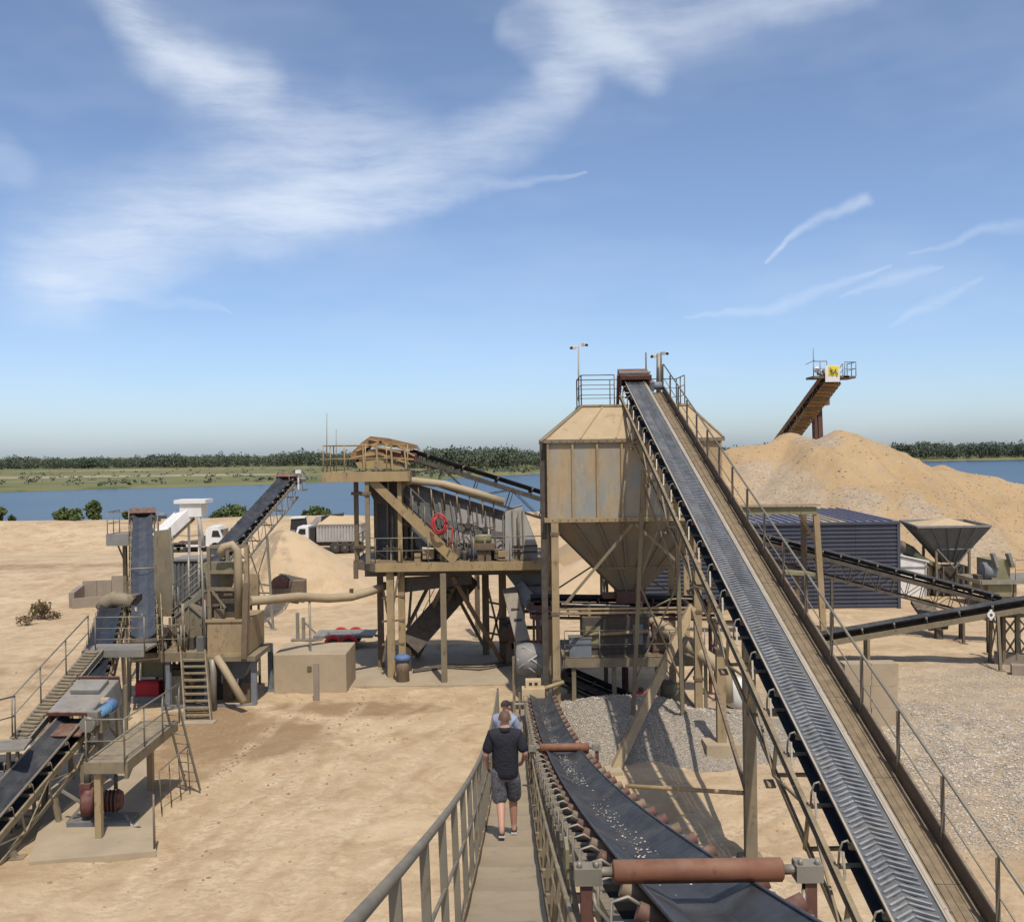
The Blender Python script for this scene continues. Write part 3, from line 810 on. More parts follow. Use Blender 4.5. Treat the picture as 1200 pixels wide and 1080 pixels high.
# churned clods of earth
pts = []
for px, py, r, k in ((285, 868, 3.0, 420), (235, 850, 2.0, 300), (420, 830, 2.6, 160), (200, 905, 1.8, 260), (330, 960, 6, 90), (480, 880, 4.5, 60), (900, 930, 3.5, 120), (60, 800, 5, 120)):
    c = G(px, py)
    for _ in range(k):
        x = c.x + rng.normal(0, r * .6); y = c.y + rng.normal(0, r * .6); pts.append((x, y, hz(x, y) + .0))
stones(pts, .012, .055, 'earth_clods', 'churned clods of sandy earth lying about the yard', 'clod')

# --- bushes on the lake shore and in the yard
shrub(80, 607, 112, 3.2, 1.1, 'rounded green lakeside bush left of the taller bush', 900)
shrub(109, 607, 113, 2.6, 2.3, 'tallest green lakeside bush, with a pointed top', 900)
shrub(148, 607, 114, 1.6, .9, 'low bush on the shore just left of the steep conveyor head', 400)
shrub(3, 607, 113, 2.2, 1.3, 'bush on the shore at the left edge of the picture', 500)
shrub(268, 606, 114, 4.6, 1.3, 'wide bush on the shore behind the white truck cab', 900)
shrub(372, 606, 114, 3.0, 1.3, 'bush on the shore behind the loader bucket', 700)
shrub(52, 722, 57, 2.0, .9, 'small dry brown bush on bare sand beside the concrete pen', 500, 'dry_bush', .09, 'drybush', 'drybush')
shrub(28, 728, 55, 1.3, .4, 'low dry tuft on the sand left of the brown bush', 220, 'dry_bush', .07, 'drybush', 'drybush')


# ================================================================ KIT OF PARTS
def railing(pts, parent, m, h=1.0, gap=1.5, mid=1, r=.022, posts=True, pr=.022, toe=0, skip_end=False):
    """pts: deck points of one run; posts, top rail, middle rails, toe board"""
    pts = [Vector(p) for p in pts]
    out = []
    for a, b in zip(pts, pts[1:]):
        L = (b - a).length; n = max(1, int(round(L / gap)))
        for i in range(n + (1 if b is pts[-1] else 0)):
            p = a.lerp(b, i / n)
            if posts: MB().tube(p + Z * -.05, p + Z * h, pr, 6).build('rail_post', m, parent)
    MB().path([p + Z * h for p in pts], r, 7).build('handrail', m, parent)
    for k in range(mid):
        MB().path([p + Z * h * (k + 1) / (mid + 1) for p in pts], r * .75, 6).build('mid_rail', m, parent)
    if toe:
        for a, b in zip(pts, pts[1:]): MB().beam(a + Z * toe / 2, b + Z * toe / 2, .012, toe).build('toe_board', m, parent)


def stair(p0, p1, w, parent, m, mrail=None, step=.22, rail=True, tread_m=None):
    """flight from p0 (foot) to p1 (top); w = width across"""
    p0 = Vector(p0); p1 = Vector(p1); d = p1 - p0; hd = Vector((d.x, d.y, 0)).normalized(); s = Vector((hd.y, -hd.x, 0))
    for k in (-1, 1): MB().chan(p0 + s * k * w / 2, p1 + s * k * w / 2, .06, .2, .012, -k).build('stair_stringer', m, parent)
    n = max(2, int(d.z / step)); run = Vector((d.x, d.y, 0)).length / n
    for i in range(1, n):
        c = p0.lerp(p1, i / n)
        MB().box(c, (w - .03, max(.16, min(.26, run)), .035), math.atan2(s.y, s.x)).build('tread', tread_m or m, parent)
    if rail:
        for k in (-1, 1):
            railing([p0 + s * k * w / 2 + Z * .05, p1 + s * k * w / 2 + Z * .05], parent, mrail or m, .95, 1.3, 1)


def ladder(p0, p1, parent, m, w=.42, gap=.28):
    p0 = Vector(p0); p1 = Vector(p1); d = (p1 - p0); hd = d.cross(Z)
    s = hd.normalized() if hd.length > .2 else Vector((1, 0, 0))
    for k in (-1, 1): MB().beam(p0 + s * k * w / 2, p1 + s * k * w / 2, .03, .06).build('ladder_side', m, parent)
    n = int(d.length / gap)
    for i in range(1, n):
        c = p0.lerp(p1, i / n); MB().tube(c - s * w / 2, c + s * w / 2, .014, 6).build('rung', m, parent)


def belt_frame(p0, p1):
    u = (Vector(p1) - Vector(p0)).normalized(); v = u.cross(Z).normalized(); n = v.cross(u).normalized()
    return u, v, n


def belt_mesh(p0, p1, w, trough=.22, t=.014, lift=0.0, sag=0.0, segs=1):
    """troughed carry strand between two points"""
    u, v, n = belt_frame(p0, p1); mb = MB()
    e = w * trough
    prof = [(-w / 2, e), (-w * .19, 0), (w * .19, 0), (w / 2, e)]
    pr = prof + [(a, b - t) for a, b in prof[::-1]]
    k = len(pr); vs = []
    for i in range(segs + 1):
        c = Vector(p0).lerp(Vector(p1), i / segs) + n * lift
        vs += [c + v * a + n * b for a, b in pr]
    fs = [(i * k + j, i * k + (j + 1) % k, (i + 1) * k + (j + 1) % k, (i + 1) * k + j) for i in range(segs) for j in range(k)]
    fs += [tuple(range(k))[::-1], tuple(range(segs * k, segs * k + k))]
    return mb.add(vs, fs)


_idler_cache = {}
def idler_meshes(w, mfr, mro):
    key = (round(w, 3), mfr.name, mro.name)
    if key in _idler_cache: return _idler_cache[key]
    fr = MB(); e = w * .22
    fr.beam((-w * .62, 0, -.16), (w * .62, 0, -.16), .07, .05, Vector((0, 0, 1)))
    for k in (-1, 1):
        fr.beam((k * w * .2, 0, -.16), (k * w * .2, 0, -.03), .03, .03)
        fr.path([(k * w * .60, 0, -.16), (k * w * .60, 0, e - .06), (k * w * .57, 0, e - .01), (k * w * .52, 0, e - .035)], .014, 5)
    a = fr.mesh('idler', mfr)
    ro = MB()
    for k in (-1, 1): ro.tube((k * w * .2, 0, -.045), (k * w * .54, 0, e * 1.04 - .06), .042, 8)
    ro.tube((-w * .18, 0, -.055), (w * .18, 0, -.055), .042, 8)
    b = ro.mesh('roller', mro)
    _idler_cache[key] = (a, b); return a, b


def put_frame(o, c, u, v, n, parent):
    c = Vector(c) - worldloc(parent)
    o.parent = parent
    o.matrix_local = Matrix(((v.x, u.x, n.x, c.x), (v.y, u.y, n.y, c.y), (v.z, u.z, n.z, c.z), (0, 0, 0, 1)))


def conveyor(name, label, p0, p1, w=.7, mframe='khaki', mbelt='belt', truss=.55, idler=1.1, legs=(), legm=None, head=True, brace=True, mroll='rust', side=.62, group=None, bay=1.2, cat='conveyor', skirt=False, headm='rustdark', deepstr=.16, lower='chan', sub=False):
    """belt conveyor from tail p0 to head p1 (belt line): strands, stringers, trussed frame, idlers, drums and legs"""
    p0 = Vector(p0); p1 = Vector(p1); u, v, n = belt_frame(p0, p1); L = (p1 - p0).length
    base = Vector((p0.x, p0.y, min(hz(p0.x, p0.y), p0.z - .3)))
    t = thing(name, label, cat, base, group); mf = M[mframe]
    belt = belt_mesh(p0, p1, w, segs=max(1, int(L / 4))).build('belt', M[mbelt], t)
    ret = MB().beam(p0 - n * .30, p1 - n * .30, w, .014, n).build('return_belt', M['beltdark'], t)
    for k in (-1, 1):
        off = v * k * w * side - n * .20
        MB().chan(p0 + off, p1 + off, .06, deepstr, .01, -k, n).build('stringer', mf, t)
        if truss:
            o2 = v * k * w * side - n * (.2 + truss)
            MB().chan(p0 + o2, p1 + o2, .06, .10, .01, -k, n).build('lower_chord', mf, t)
            nb = max(2, int(L / bay))
            z = MB()
            for i in range(nb):
                a = p0.lerp(p1, i / nb); b = p0.lerp(p1, (i + 1) / nb)
                z.beam(a + off, a + o2, .035, .035, u)
                if brace:
                    if i % 2: z.beam(a + off, b + o2, .03, .03, v)
                    else: z.beam(a + o2, b + off, .03, .03, v)
            z.build('lattice', mf, t)
    if truss:
        nb = max(2, int(L / (bay * 2)))
        for i in range(nb + 1):
            a = p0.lerp(p1, i / nb) - n * (.2 + truss); MB().beam(a - v * w * side, a + v * w * side, .05, .05, n).build('cross_tie', mf, t)
    ia, ib = idler_meshes(w, mf, M[mroll])
    ni = max(1, int(L / idler))
    for i in range(ni):
        c = p0.lerp(p1, (i + .5) / ni)
        o = bpy.data.objects.new('idler', ia); C.objects.link(o); put_frame(o, c, u, v, n, t)
        r = bpy.data.objects.new('roller', ib); C.objects.link(r); r.parent = o
    for q, k in ((p0, -1), (p1, 1)):
        c = q - n * .16
        MB().tube(c - v * w * .55, c + v * w * .55, .15, 14).build('drum', M['rubberdrum'], t)
    if head:
        c = p1 + u * .05
        hb = MB()
        for k in (-1, 1): hb.box(c + v * k * w * .66 - n * .06, (.03, .62, .5), M=Matrix((v, u, n)).transposed())
        hb.box(c + n * .22, (w * 1.32, .62, .04), M=Matrix((v, u, n)).transposed())
        hb.box(c + u * .32 + n * .02, (w * 1.32, .03, .42), M=Matrix((v, u, n)).transposed())
        hb.build('head_guard', M[headm], t)
        mo = MB().tube(c + v * w * .7 - n * .05, c + v * (w * .7 + .45) - n * .05, .13, 10).box(c + v * (w * .7 + .1) - n * .12, (.2, .3, .3), M=Matrix((v, u, n)).transposed())
        mo.build('motor', M['bluegrey'], t)
    if skirt:
        for k in (-1, 1): MB().beam(p0 + v * k * w * .5 + n * .18, p1 + v * k * w * .5 + n * .18, .012, .06, n).build('skirt', M['stripe'], t)
    lm = M[legm or mframe]
    for tt, spread in legs:
        c = p0.lerp(p1, tt) - n * (.22 + truss)
        ft = []
        for k in (-1, 1):
            top = c + v * k * w * side
            foot = Vector((top.x + v.x * k * spread, top.y + v.y * k * spread, 0)); foot.z = hz(foot.x, foot.y) - .06
            MB().ibeam(foot, top, .11, .12, .012, Vector((0, 1, 0))).build('leg', lm, t); ft.append((foot, top))
            MB().box(foot + Z * .07, (.3, .3, .03)).build('foot_plate', lm, t)
        if (c.z - base.z) > 1.2:
            z = MB(); (f0, t0), (f1, t1) = ft
            z.beam(f0.lerp(t0, .12), f1.lerp(t1, .92), .05, .05, u); z.beam(f1.lerp(t1, .12), f0.lerp(t0, .92), .05, .05, u)
            z.build('leg_brace', lm, t)
    return t


M['darkbrown'] = steel('dark_brown_steel', (.085, .068, .05), (.06, .05, .04), (.11, .075, .05), dust=.6)
M['rubberdrum'] = steel('rubber_drum', (.05, .04, .035), (.035, .03, .028), (.10, .06, .04), dust=.3)


def wheel(c, axis, r, w, parent, rim='palegrey'):
    c = Vector(c); a = Vector(axis).normalized()
    o = MB().lathe(c - a * w / 2, a, [(0, r * .62), (0, r * .92), (w * .12, r), (w * .88, r), (w, r * .92), (w, r * .62)], 18).build('wheel', M['tyre'], parent)
    MB().lathe(c - a * w * .52, a, [(0, r * .12), (w * .06, r * .5), (w * .1, r * .6), (w * .94, r * .6), (w * .98, r * .5), (w * 1.04, r * .12)], 14).build('rim', M[rim], o)
    return o


def platform(a, b, z, parent, m, th=.05, fascia=.18, mf=None, nplates=0):
    """rectangular deck between corners a, b (x, y)"""
    x0, x1 = sorted((a[0], b[0])); y0, y1 = sorted((a[1], b[1])); mf = mf or m
    nn = nplates or max(1, int((x1 - x0) / 1.2))
    for i in range(nn):
        xa = lerp(x0, x1, i / nn) + .004; xb = lerp(x0, x1, (i + 1) / nn) - .004
        MB().box2((xa, y0, z - th), (xb, y1, z)).build('deck_plate', m, parent)
    for p, q, f in (((x0, y0 - .035), (x1, y0 - .035), 1), ((x1, y1 + .035), (x0, y1 + .035), 1), ((x0 - .035, y1), (x0 - .035, y0), 1), ((x1 + .035, y0), (x1 + .035, y1), 1)):
        MB().beam(Vector((*p, z - fascia / 2 + .02)), Vector((*q, z - fascia / 2 + .02)), .06, fascia).build('edge_beam', mf, parent)


# ================================================================ FOREGROUND CONVEYOR WITH SLOPING WALKWAY
_bd = np.array([-3, 0, 5.5, 8, 14.4, 22.5, 28, 33.4]); _bz = np.array([8.95, 8.0, 6.42, 5.76, 4.22, 2.50, 1.62, .98])
_bp = np.polyfit(_bd, _bz, 3)
def bz(d): return float(np.polyval(_bp, d))
def bx(d): return 1.13 - .0095 * d
def bpt(d, lat=0.0, up=0.0): return Vector((bx(d) + lat, d, bz(d) + up))
def dz_(d): return bz(d) - .62
DX0, DX1 = -.46, .25
D0, D1 = -2.0, 33.0


def build_front():
    t = thing('walkway_conveyor', 'long troughed belt conveyor with sloping walkway and handrail running down from the camera', 'conveyor', (.4, D1, 0))
    w = .68; e = .125
    # carrying strand, swept along the sagging path
    prof = [(-w / 2, e), (-w * .34, e * .55), (-w * .17, .0), (w * .17, .0), (w * .34, e * .55), (w / 2, e)]
    pr = prof + [(a, b - .016) for a, b in prof[::-1]]; k = len(pr)
    ds = np.linspace(D0, D1 + .3, 72); vs = []
    for d in ds: vs += [bpt(d, a, b) for a, b in pr]
    fs = [(i * k + j, i * k + (j + 1) % k, (i + 1) * k + (j + 1) % k, (i + 1) * k + j) for i in range(len(ds) - 1) for j in range(k)]
    fs += [tuple(range(k))[::-1], tuple(range((len(ds) - 1) * k, len(ds) * k))]
    mb = MB(); mb.add(vs, fs, False); belt = mb.build('belt', M['belt'], t)
    # raised rubber rims of the belt
    for s in (-1, 1): MB().path([bpt(d, s * (w / 2 - .004), e + .004) for d in ds], .012, 5).build('belt_edge', M['beltblue'], t)
    mb = MB(); vs = []
    for d in ds: vs += [bpt(d, a, b) for a, b in ((-.4, -.36), (.4, -.36), (.4, -.375), (-.4, -.375))]
    mb.add(vs, [(i * 4 + j, i * 4 + (j + 1) % 4, (i + 1) * 4 + (j + 1) % 4, (i + 1) * 4 + j) for i in range(len(ds) - 1) for j in range(4)])
    mb.build('return_belt', M['beltdark'], t)
    # stringers and lower chords, in sections
    secs = np.arange(D0, D1 + .1, 2.5)
    for s in (-1, 1):
        for a, b in zip(secs, secs[1:]):
            MB().chan(bpt(a, s * .50, -.22), bpt(b - .01, s * .50, -.22), .07, .2, .012, -s).build('stringer', M['khaki'], t)
            MB().chan(bpt(a, s * .50, -.85), bpt(b - .01, s * .50, -.85), .06, .10, .01, -s).build('lower_chord', M['khaki'], t)
            MB().beam(bpt(a, s * .53, -.85), bpt(a, s * .53, -.13), .05, .05).build('upright', M['khaki'], t)
            MB().beam(bpt(a, s * .52, -.83), bpt(b, s * .52, -.27), .04, .03).build('lattice_brace', M['khaki'], t)
    # idlers: bent bracket each side, three rollers
    i = 0; d = D0 + .4
    while d < D1 - .2:
        c = bpt(d); u = (bpt(d + .1) - bpt(d - .1)).normalized(); v = Vector((1, 0, 0)); n = v.cross(u)
        fr = MB()
        fr.beam(c - v * .56 - n * .17, c + v * .56 - n * .17, .07, .06)
        for s in (-1, 1):
            if s < 0: fr.path([c + v * s * .54 - n * .16, c + v * s * .57 - n * .02, c + v * s * .56 + n * .10, c + v * s * .47 + n * .125, c + v * s * .40 + n * .08], .011, 6)
            else: fr.beam(c + v * .53 - n * .16, c + v * .52 + n * .02, .05, .03)
            fr.beam(c + v * s * .14 - n * .15, c + v * s * .14 - n * .05, .03, .04)
        o = fr.build('idler', M['galv'], t)
        for s in (-1, 1):
            MB().tube(c + v * s * .13 - n * .065, c + v * s * (.42 if s < 0 else .50) + n * (.055 if s < 0 else .09), .052, 10).build('roller', M['rustdark'] if (i + s) % 3 else M['brown'], o)
        MB().tube(c - v * .14 - n * .075, c + v * .14 - n * .075, .05, 10).build('roller', M['rustdark'], o)
        i += 1; d += .80 if d < 18 else .95
    # return rollers
    for d in np.arange(2.5, D1, 2.9):
        c = bpt(d, 0, -.43); MB().tube(c - Vector((.46, 0, 0)), c + Vector((.46, 0, 0)), .05, 10).build('return_roller', M['rust'], t)
    # hold-down rollers lying across the belt, on posts
    def hold(px0, px1, py, d, r, mat_):
        a = P(px0, py, d); b = P(px1, py, d); b.z = a.z
        MB().lathe(a, b - a, [(0, r * .8), (.01, r), ((b - a).length - .01, r), ((b - a).length, r * .8)], 18).build('hold_down_roller', M[mat_], t)
        for q, s in ((a, -1), (b, 1)):
            hb = MB(); hb.tube(q, q + Vector((s * .17, 0, 0)), r * .42, 10)
            hb.box(q + Vector((s * .15, 0, -.01)), (.16, .12, .10)); hb.box(q + Vector((s * .09, .0, .045)), (.05, .06, .03))
            for bxx in (.1, .2): hb.tube(q + Vector((s * bxx, -.03, .03)), q + Vector((s * bxx, -.03, .075)), .016, 6)
            hb.build('roller_bearing', M['galv'], t)
            foot = bpt(d, s * .52, -.25); top = q + Vector((s * .16, 0, -.06))
            MB().ibeam(Vector((top.x, top.y, foot.z - .3)), top, .07, .08, .01, Vector((0, 1, 0))).build('roller_post', M['rustdark'], t)
            MB().path([top + Vector((-s * .04, -.02, -.05)), top + Vector((-s * .05, -.06, -.12)), top + Vector((-s * .12, -.06, -.2)), top + Vector((-s * .12, -.06, -.42))], .014, 6).build('bent_bracket', M['galv'], t)
    hold(718, 917, 1021, 6.1, .070, 'rust')
    hold(633, 690, 876, 20.3, .085, 'rust')
    # legs
    for d in (7.0, 12.5, 18.0, 23.5, 29.0):
        for s in (-1, 1):
            top = bpt(d, s * .5, -.9); foot = Vector((top.x + s * .25, d, hz(top.x, d) - .06))
            MB().ibeam(foot, top, .12, .14, .012, Vector((0, 1, 0))).build('leg', M['khaki'], t)
            MB().box(foot + Z * .07, (.36, .36, .04)).build('foot_plate', M['khaki'], t)
        a = bpt(d, -.5, -.95); b = bpt(d, .5, -.95); a2 = Vector((a.x - .2, d, .5)); b2 = Vector((b.x + .2, d, .5))
        MB().beam(a2, b, .06, .06).build('leg_brace', M['khaki'], t); MB().beam(b2, a, .06, .06).build('leg_brace', M['khaki'], t)
    # walkway: deck plates each slightly dished, toe strip, handrail
    mid = (DX0 + DX1) / 2
    secs = np.arange(D0, D1 - .5, 1.55)
    for i, (a, b) in enumerate(zip(secs, secs[1:])):
        b -= .012; vs = []; nn = 7
        for q in range(nn):
            d = lerp(a, b, q / (nn - 1)); sag = .030 * math.sin(math.pi * q / (nn - 1)) * (1 if i % 3 else 1.6)
            for x in (DX0, mid, DX1): vs.append((x, d, dz_(d) - sag - (.006 if x == mid else 0)))
        top = len(vs); vs += [(x, y, z - .02) for x, y, z in vs]
        fs = []
        for q in range(nn - 1):
            for j in range(2):
                p = q * 3 + j; fs += [(p, p + 1, p + 4, p + 3), (top + p, top + p + 3, top + p + 4, top + p + 1)]
        for q in range(nn - 1):
            p = q * 3; fs += [(p, p + 3, top + p + 3, top + p), (p + 2, top + p + 2, top + p + 5, p + 5)]
        fs += [(0, top, top + 1, 1), (1, top + 1, top + 2, 2), (3 * nn - 3, 3 * nn - 2, top + 3 * nn - 2, top + 3 * nn - 3), (3 * nn - 2, 3 * nn - 1, top + 3 * nn - 1, top + 3 * nn - 2)]
        MB().add(vs, fs).build('deck_plate', M['deck'], t)
        for x, s in ((DX0 - .012, -1), (DX1 + .012, 1)):
            MB().beam(Vector((x, a, dz_(a) - .03)), Vector((x, b, dz_(b) - .03)), .016, .17 if s < 0 else .14).build('toe_board', M['brown'], t)
        MB().beam(Vector((DX0, a, dz_(a) - .09)), Vector((DX1 + .42, a, dz_(a) - .09)), .06, .09).build('deck_bearer', M['khaki'], t)
    rx = DX0 - .06
    dd = np.linspace(D0, D1 - .8, 40)
    MB().path([(rx - .03, d, dz_(d) + 1.03) for d in dd], .028, 10).build('handrail', M['rail'], t)
    MB().path([(rx - .01, d, dz_(d) + .52) for d in dd], .016, 6).build('mid_rail', M['rail'], t)
    for d in np.arange(.2, D1 - .6, 1.45):
        MB().beam(Vector((rx, d, dz_(d) - .16)), Vector((rx - .03, d, dz_(d) + 1.02)), .055, .05, Vector((0, 1, 0))).build('rail_post', M['rail'], t)
    # inner low rail between deck and belt
    rx = DX1 + .07
    MB().path([(rx, d, dz_(d) + .56) for d in dd], .018, 7).build('inner_rail', M['khaki'], t)
    MB().path([(rx, d, dz_(d) + .28) for d in dd], .012, 6).build('inner_rail', M['khaki'], t)
    for d in np.arange(.9, D1 - .6, 1.45):
        MB().beam(Vector((rx, d, dz_(d) - .12)), Vector((rx, d, dz_(d) + .57)), .035, .045, Vector((0, 1, 0))).build('rail_post', M['khaki'], t)
    # small junction plate hanging at the side
    c = bpt(9.2, -.60, -.12); MB().box(c, (.03, .32, .26)).build('side_plate', M['green'], t)
    # crumbs of gravel riding in the belt
    pts = []
    for _ in range(620):
        d = rng.uniform(3.5, 32); 
        if math.sin(d * 1.7) + math.sin(d * .73 + 1) < -.35: continue
        l = rng.normal(-.02 + .03 * math.sin(d * 1.3), .055)
        pts.append(tuple(bpt(d, l, .012)))
    for _ in range(130):
        d = rng.uniform(3.5, 32); l = rng.uniform(-.26, .26); pts.append(tuple(bpt(d, l, .012 + max(0, abs(l) - .136) * .45)))
    stones(pts, .004, .014, 'belt_gravel', 'small pale stones riding along the troughed foreground belt', 'stone')
    return t


build_front()

# --- tail end under the screening tower: feed box, wrapped drum, chute
t = thing('tail_drum', 'bulky grey canvas-wrapped drum at the far end of the foreground conveyor', 'drum', (P(622, 800, 34.6).x, 35.2, 0))
c = P(623, 772, 35.2)
MB().lathe(c - Vector((.55, 0, 0)), (1, 0, 0), [(0, .30), (.04, .48), (.35, .56), (.8, .54), (1.06, .46), (1.1, .3)], 18).build('wrap', M['grey'], t)
mb = MB()
for a, b in (((-.5, -.45, .1), (.1, -.52, -.35)), ((-.3, -.3, .48), (.3, -.5, .2)), ((.0, -.56, .1), (.5, -.45, -.3)), ((-.45, -.5, -.2), (.2, -.56, .25))): mb.tube(c + Vector(a), c + Vector(b), .035, 6)
mb.build('strap', M['palegrey'], t)
for s in (-1, 1):
    x = c.x + s * .62
    MB().ibeam((x, c.y, -.05), (x, c.y, c.z + .1), .1, .12, .012, Vector((0, 1, 0))).build('leg', M['khaki'], t)
MB().tube(c - Vector((.68, 0, 0)), c + Vector((.68, 0, 0)), .05, 8).build('axle', M['dark'], t)
c = P(625, 812, 33.2); zt = c.z
t = thing('control_box', 'cream box with two dark slots above the foreground belt tail', 'box', (c.x, c.y, hz(c.x, c.y)))
MB().box(c, (.74, .5, .38)).build('case', M['cream'], t); o = MB().box(c + Vector((0, .02, .32)), (.50, .36, .26)).build('upper_case', M['cream'], t)
for s in (-1, 1): MB().box(c + Vector((s * .09, -.165, .34)), (.10, .012, .09)).build('slot', M['black'], o)
for s in (-1, 1): MB().beam((c.x + s * .45, c.y - .1, -.05), (c.x + s * .45, c.y - .1, c.z + .05), .06, .06).build('leg', M['khaki'], t)
MB().beam((c.x - .62, c.y - .3, c.z - .26), (c.x + .66, c.y - .3, c.z - .26), .06, .05).build('cross_bar', M['palegrey'], t)
MB().tube(c + Vector((.3, .05, .12)), c + Vector((1.0, .3, .28)), .07, 8).build('arm', M['tan'], t)


# ================================================================ RIGHT CHEVRON CONVEYOR
def build_chevron():
    q0 = P(1075, 1080, 12.0); q1 = P(743, 449, 36.2)
    k = (q1 - q0); p0 = q0 - k * (7.5 / 24.2); p1 = q1
    u, v, n = belt_frame(p0, p1); L = (p1 - p0).length; w = .62
    t = thing('chevron_conveyor', 'steep chevron-cleated belt conveyor with plank walkway climbing to the silo top', 'conveyor', (p0.x, p0.y, 0))
    belt = belt_mesh(p0, p1, w, .10, segs=8).build('belt', M['beltgrey'], t)
    # chevron cleats
    cm = MB()
    for s in (-1, 1):
        for off, hh in ((0, .024), (.085, .013)):
            a = Vector((s * .012, .11 - off, .010)); b = Vector((s * .255, -.055 - off, .044))
            cm.beam(a, b, .028, hh * 2)
    cme = cm.mesh('chevron', M['chevron'])
    nc = int(L / .215)
    for i in range(nc):
        c = p0 + u * (.215 * i + .2)
        if c.y < 9.5: continue
        o = bpy.data.objects.new('chevron', cme); C.objects.link(o); put_frame(o, c + n * .004, u, v, n, t)
    for s in (-1, 1):
        MB().beam(p0 + v * s * (w / 2 + .012) + n * .075, p1 + v * s * (w / 2 + .012) + n * .075, .026, .03, n).build('edge_strip', M['stripe'], t)
    MB().beam(p0 + v * (w / 2 + .075) + n * .03, p1 + v * (w / 2 + .075) + n * .03, .05, .05, n).build('edge_strip', M['stripe'], t)
    MB().beam(p0 - n * .36, p1 - n * .36, w * 1.0, .014, n).build('return_belt', M['beltdark'], t)
    MB().beam(p0 - n * .20 + v * .02, p1 - n * .20 + v * .02, w * .8, .01, n).build('drip_plate', M['beltdark'], t)
    # frame: stringer below belt level, lower chord, lattice
    LS = .47
    for s in (-1, 1):
        o1 = v * s * LS - n * .42; o2 = v * s * LS - n * 1.12
        nsec = 6
        for i in range(nsec):
            a = p0.lerp(p1, i / nsec); b = p0.lerp(p1, (i + 1) / nsec) - u * .01
            MB().chan(a + o1, b + o1, .07, .14, .012, s, n).build('stringer', M['khaki'], t)
            MB().angle(a + o2, b + o2, .09, .012, n).build('lower_chord', M['khaki'], t)
        nb = 19
        for i in range(nb):
            a = p0.lerp(p1, i / nb); b = p0.lerp(p1, (i + 1) / nb)
            MB().beam(a + o1, a + o2, .055, .045, u).build('upright', M['khaki'], t)
            if i % 2 == 0: MB().beam(a + o1, b + o2, .04, .035, v).build('lattice_brace', M['khaki'], t)
            else: MB().beam(a + o2, b + o1, .04, .035, v).build('lattice_brace', M['khaki'], t)
            if s < 0:
                MB().beam(a + o2, a + o2 + v * 2 * LS, .05, .05, n).build('cross_tie', M['khaki'], t)
                if i % 2: MB().box(a + o2 - n * .16 - v * .05, (.16, .2, .03), M=Matrix((v, u, n)).transposed()).build('bracket_shoe', M['brown'], t)
    # idler stools
    for i in range(27):
        c = p0.lerp(p1, (i + .5) / 27)
        fr = MB(); fr.beam(c - v * LS - n * .35, c + v * LS - n * .35, .06, .05, n)
        for s in (-1, 1):
            fr.path([c + v * s * .46 - n * .36, c + v * s * .47 - n * .12, c + v * s * .44 + n * .03, c + v * s * .38 + n * .055, c + v * s * .345 - n * .02], .016, 6)
            fr.beam(c + v * s * .45 - n * .36 - u * .25, c + v * s * .42 - n * .12, .03, .03, n)
        o = fr.build('idler', M['galv'], t)
        for s in (-1, 1): MB().tube(c + v * s * .02 - n * .065, c + v * s * .345 - n * .03, .05, 9).build('roller', M['rust' if i % 4 == 0 else 'khaki'], o)
    # head: drum, rust-red guard, motor
    c = p1
    MB().tube(c - v * .36 - n * .17 + u * .05, c + v * .36 - n * .17 + u * .05, .17, 16).build('drum', M['rubberdrum'], t)
    R = Matrix((v, u, n)).transposed()
    g = MB()
    for s in (-1, 1): g.box(c + v * s * .50 + n * .03 + u * .15, (.05, .9, .62), M=R)
    g.box(c + n * .36 + u * .2, (1.05, .75, .04), M=R); g.box(c + u * .60 + n * .05, (1.05, .03, .6), M=R)
    g.beam(c - u * .32 + n * .30 - v * .5, c - u * .32 + n * .30 + v * .5, .1, .14, n)
    g.build('head_guard', M['rustdark'], t)
    MB().beam(c - u * .1 + n * .42 - v * .55, c - u * .1 + n * .42 + v * .55, .06, .06, n).build('guard_bar', M['palegrey'], t)
    hp = MB()
    for s in (-1, 1): hp.beam(c + v * s * .56 - n * .9, c + v * s * .56 + n * .3, .1, .1, u)
    hp.build('head_post', M['rustdark'], t)
    MB().tube(c + v * .55 - n * .1, c + v * 1.02 - n * .1, .14, 12).box(c + v * .62 - n * .1, (.16, .34, .36), M=R).build('motor', M['bluegrey'], t)
    MB().tube(p0 - v * .36 - n * .17, p0 + v * .36 - n * .17, .17, 16).build('drum', M['rubberdrum'], t)
    # plank walkway on the right
    wx0, wx1 = .44, 1.02; nd = -.36
    nsec = 15
    pw = (wx1 - wx0) / 5
    for i in range(nsec):
        a = p0.lerp(p1, i / nsec); b = p0.lerp(p1, (i + 1) / nsec)
        for j in range(5):
            cx = wx0 + pw * (j + .5); dj = random.uniform(-.004, .004)
            MB().beam(a + v * cx + n * (nd + dj), b - u * .012 + v * cx + n * (nd + dj), pw - .009, .035, n).build('plank', M['plank'], t)
        MB().beam(a + v * .40 + n * (nd - .07), a + v * 1.0 + n * (nd - .07), .06, .08, n).build('deck_bearer', M['khaki'], t)
    for i in range(6):
        a = p0.lerp(p1, i / 6); b = p0.lerp(p1, (i + 1) / 6) - u * .012
        MB().chan(a + v * (wx1 + .012) + n * (nd + .09), b + v * (wx1 + .012) + n * (nd + .09), .06, .30, .012, 1, n).build('toe_board', M['brown'], t)
    # railing on the outer side
    H = 1.02; pr = []
    nposts = int((p1.y - p0.y) / 1.5)
    for i in range(nposts + 1):
        b = p0.lerp(p1, i / nposts) + v * (wx1 + .05) + n * (nd - .02)
        MB().angle(b, b + Z * H, .055, .01, Vector((0, 1, 0))).build('rail_post', M['darkrail'], t); pr.append(b)
    MB().tube(pr[0] + Z * (H + .01), pr[-1] + Z * (H + .01), .024, 8).build('handrail', M['rail'], t)
